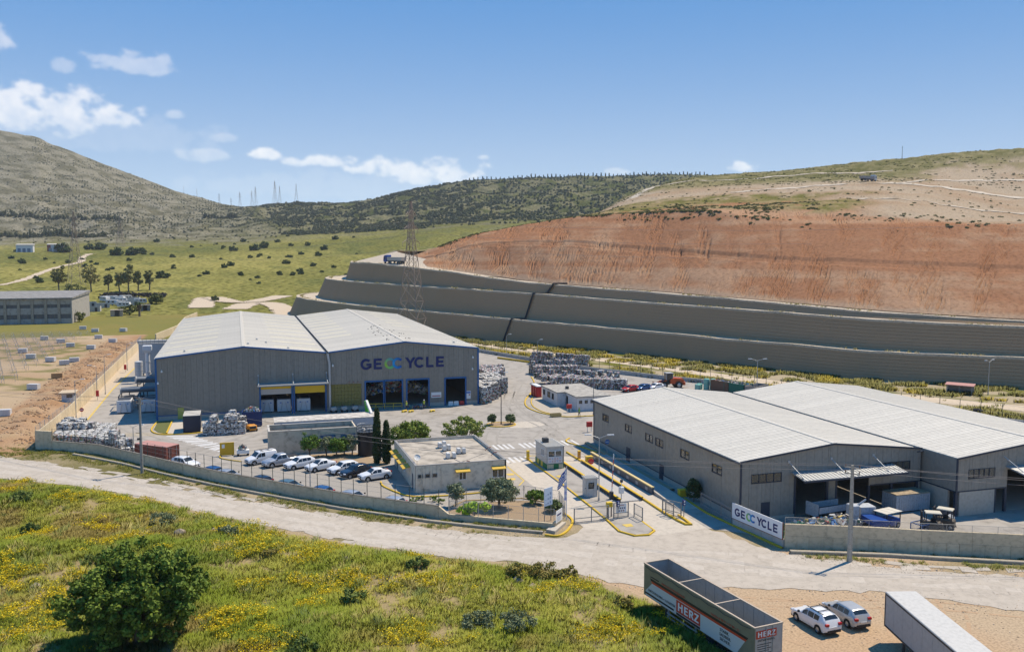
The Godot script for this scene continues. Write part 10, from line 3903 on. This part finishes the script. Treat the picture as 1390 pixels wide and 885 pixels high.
func body_mesh(bones: Array,cell: float,tint: Callable) -> ArrayMesh:
	var lo:=Vector3.ONE*1e9
	var hi:=-lo
	for b in bones:
		for p in [b[0],b[1]]:
			lo=lo.min(p-Vector3.ONE*0.2)
			hi=hi.max(p+Vector3.ONE*0.2)
	var n:=Vector3i((hi-lo)/cell)+Vector3i.ONE
	var f:=PackedFloat32Array()
	f.resize(n.x*n.y*n.z)
	f.fill(1.0)
	for b in bones:
		var ab: Vector3=b[1]-b[0]
		var rr:=maxf(b[2],b[3])+0.07
		var c0:=Vector3i((Vector3(b[0].min(b[1]))-Vector3.ONE*rr-lo)/cell).clamp(Vector3i.ZERO,n-Vector3i.ONE)
		var c1:=(Vector3i((Vector3(b[0].max(b[1]))+Vector3.ONE*rr-lo)/cell)+Vector3i.ONE).clamp(Vector3i.ZERO,n-Vector3i.ONE)
		for z in range(c0.z,c1.z+1):
			for y in range(c0.y,c1.y+1):
				for x in range(c0.x,c1.x+1):
					var p:=lo+V(x,y,z)*cell
					var t:=clampf((p-b[0]).dot(ab)/maxf(ab.length_squared(),1e-6),0.0,1.0)
					var q: float=(p-b[0]-ab*t).length()-lerpf(b[2],b[3],t)
					var k:=(z*n.y+y)*n.x+x
					var d:=f[k]
					var h:=maxf(0.03-absf(d-q),0.0)/0.03
					f[k]=minf(d,q)-h*h*0.03*0.25
	var id:={}
	var v:=PackedVector3Array()
	var c:=PackedColorArray()
	var nn:=PackedVector3Array()
	var idx:=PackedInt32Array()
	var at:=func(x: int,y: int,z: int) -> float: return f[(z*n.y+y)*n.x+x]
	for z in n.z-1:
		for y in n.y-1:
			for x in n.x-1:
				var sum:=Vector3.ZERO
				var k:=0
				for e in [[0,0,0,1,0,0],[0,1,0,1,1,0],[0,0,1,1,0,1],[0,1,1,1,1,1],[0,0,0,0,1,0],[1,0,0,1,1,0],[0,0,1,0,1,1],[1,0,1,1,1,1],[0,0,0,0,0,1],[1,0,0,1,0,1],[0,1,0,0,1,1],[1,1,0,1,1,1]]:
					var a: float=at.call(x+e[0],y+e[1],z+e[2])
					var b: float=at.call(x+e[3],y+e[4],z+e[5])
					if (a<0.0) != (b<0.0):
						var t:=a/(a-b)
						sum+=V(e[0],e[1],e[2]).lerp(V(e[3],e[4],e[5]),t)
						k+=1
				if k>0:
					var p:=lo+(V(x,y,z)+sum/k)*cell
					id[Vector3i(x,y,z)]=v.size()
					v.append(p)
					c.append(tint.call(p))
					nn.append(V(at.call(x+1,y,z)-at.call(x,y,z),at.call(x,y+1,z)-at.call(x,y,z),at.call(x,y,z+1)-at.call(x,y,z)).normalized())
	for z in range(1,n.z-1):
		for y in range(1,n.y-1):
			for x in range(1,n.x-1):
				var a: float=at.call(x,y,z)
				for e in 3:
					var o:=Vector3i(1 if e==0 else 0,1 if e==1 else 0,1 if e==2 else 0)
					var b: float=at.call(x+o.x,y+o.y,z+o.z)
					if (a<0.0)==(b<0.0):
						continue
					var u:=Vector3i(0,1,0) if e==0 else (Vector3i(0,0,1) if e==1 else Vector3i(1,0,0))
					var w:=Vector3i(0,0,1) if e==0 else (Vector3i(1,0,0) if e==1 else Vector3i(0,1,0))
					var p:=Vector3i(x,y,z)
					var q:=[id.get(p-u-w),id.get(p-w),id.get(p),id.get(p-u)]
					if q.has(null):
						continue
					if a<0.0:
						idx.append_array([q[0],q[2],q[1],q[0],q[3],q[2]])
					else:
						idx.append_array([q[0],q[1],q[2],q[0],q[2],q[3]])
	var arr:=[]
	arr.resize(Mesh.ARRAY_MAX)
	arr[Mesh.ARRAY_VERTEX]=v
	arr[Mesh.ARRAY_NORMAL]=nn
	arr[Mesh.ARRAY_COLOR]=c
	arr[Mesh.ARRAY_INDEX]=idx
	var m:=ArrayMesh.new()
	m.add_surface_from_arrays(Mesh.PRIMITIVE_TRIANGLES,arr)
	return m
func add_people() -> void:
	var data:=[[V(30.4,0,-168.3),0.3,"standing worker in a yellow vest beside the guard rail of the hall",0],[V(33.9,0,-168.8),-0.6,"worker in a yellow vest bending an arm before the middle bay",1],[V(59.3,0.02,-152.0),0.2,"worker in a green vest and yellow helmet walking before the white hut",2]]
	for d in data:
		var k: int=d[3]
		var st:=0.16 if k==2 else 0.04
		var t:=thing("person",d[2],"person",d[0],d[1],"workers in vests")
		var sh:=V(0.2,1.42,0)
		var B:=[[V(0,0.98,0),V(0,1.2,0),0.145,0.135],[V(0,1.2,0),V(0,1.4,0.0),0.14,0.13],[V(-0.15,1.4,0),V(0.15,1.4,0),0.085,0.085],[V(0,1.42,0),V(0,1.56,0.01),0.06,0.055],[V(0,1.62,0.015),V(0,1.7,0.01),0.09,0.095],
			[V(0,1.63,0.1),V(0,1.6,0.115),0.014,0.016],[V(-0.09,1.65,0),V(-0.1,1.62,0),0.02,0.016],[V(0.09,1.65,0),V(0.1,1.62,0),0.02,0.016]]
		for s in [-1.0,1.0]:
			var hip:=V(s*0.09,0.95,0)
			var kn:=V(s*0.1,0.5,0.03+s*st*0.6)
			var an:=V(s*0.1,0.09,s*st-0.02)
			B.append([hip,kn,0.09,0.062])
			B.append([kn,an,0.062,0.045])
			B.append([an,an+V(0,-0.045,0.16),0.042,0.035])
			var el:=V(s*0.27,1.16,-s*st*0.6-0.02)
			var wr:=V(s*0.28,0.92,-s*st+0.06)
			if k==1 and s>0.0:
				wr=V(0.2,1.2,0.26)
			B.append([V(s*0.19,1.41,0),el,0.058,0.046])
			B.append([el,wr,0.046,0.032])
			var hd:=(wr-el).normalized()
			var side:=V(0,0,1) if absf(hd.z)<0.7 else V(0,1,0)
			B.append([wr,wr+hd*0.07,0.032,0.034])
			for q in 4:
				var o:=side*(q-1.5)*0.021
				B.append([wr+hd*0.07+o,wr+hd*(0.15+0.01*(1 if q in [1,2] else -1))+o+V(-s*0.015,0,0),0.011,0.009])
			B.append([wr+hd*0.03+side*0.03,wr+hd*0.09+side*0.055,0.012,0.01])
		var skin_c:=Color(0.36,0.21,0.14)
		var trou:=Color(0.025,0.035,0.07) if k<2 else Color(0.03,0.03,0.035)
		var vest:=Color(0.45,0.55,0.03) if k<2 else Color(0.25,0.5,0.05)
		var tint:=func(p: Vector3) -> Color:
			if p.y>1.5: return skin_c
			if absf(p.x)>0.2 and p.y<0.95: return skin_c
			if p.y<0.1: return Color(0.03,0.025,0.02)
			if p.y<0.97: return trou
			if absf(p.x)>0.225: return Color(0.05,0.06,0.12)
			if absf(p.y-1.14)<0.03: return Color(0.55,0.56,0.55)
			return vest
		part(t,"body",body_mesh(B,0.022,tint),mat("logo"))
		var hl:=N()
		hl.lathe([U(0.145,1.7),U(0.112,1.72),U(0.108,1.78),U(0.07,1.83),U(0,1.845)],16,V(0,0,0.01))
		part(t,"helmet",hl,mat("helmet",Color(0.6,0.42,0.03),0.4) if k != 1 else mat("white_board"))
func _ready() -> void:
	rng.seed=12
	nz.seed=4
	nz.frequency=0.02
	nz.fractal_octaves=4
	nr.seed=9
	nr.frequency=0.02
	nr.fractal_type=FastNoiseLite.FRACTAL_RIDGED
	nr.fractal_octaves=3
	add_sky()
	add_terrain()
	add_halls()
	add_warehouses()
	add_paving()
	add_walls()
	add_name_board()
	add_office()
	add_low_building()
	add_gate_cabins()
	add_hut()
	add_cars()
	add_trailers()
	add_machines()
	add_trees()
	add_far_trees()
	add_ground_cover()
	add_poles()
	add_pylons()
	add_bales()
	add_containers()
	add_filter_plant()
	add_field()
	add_people()
	add_gate()
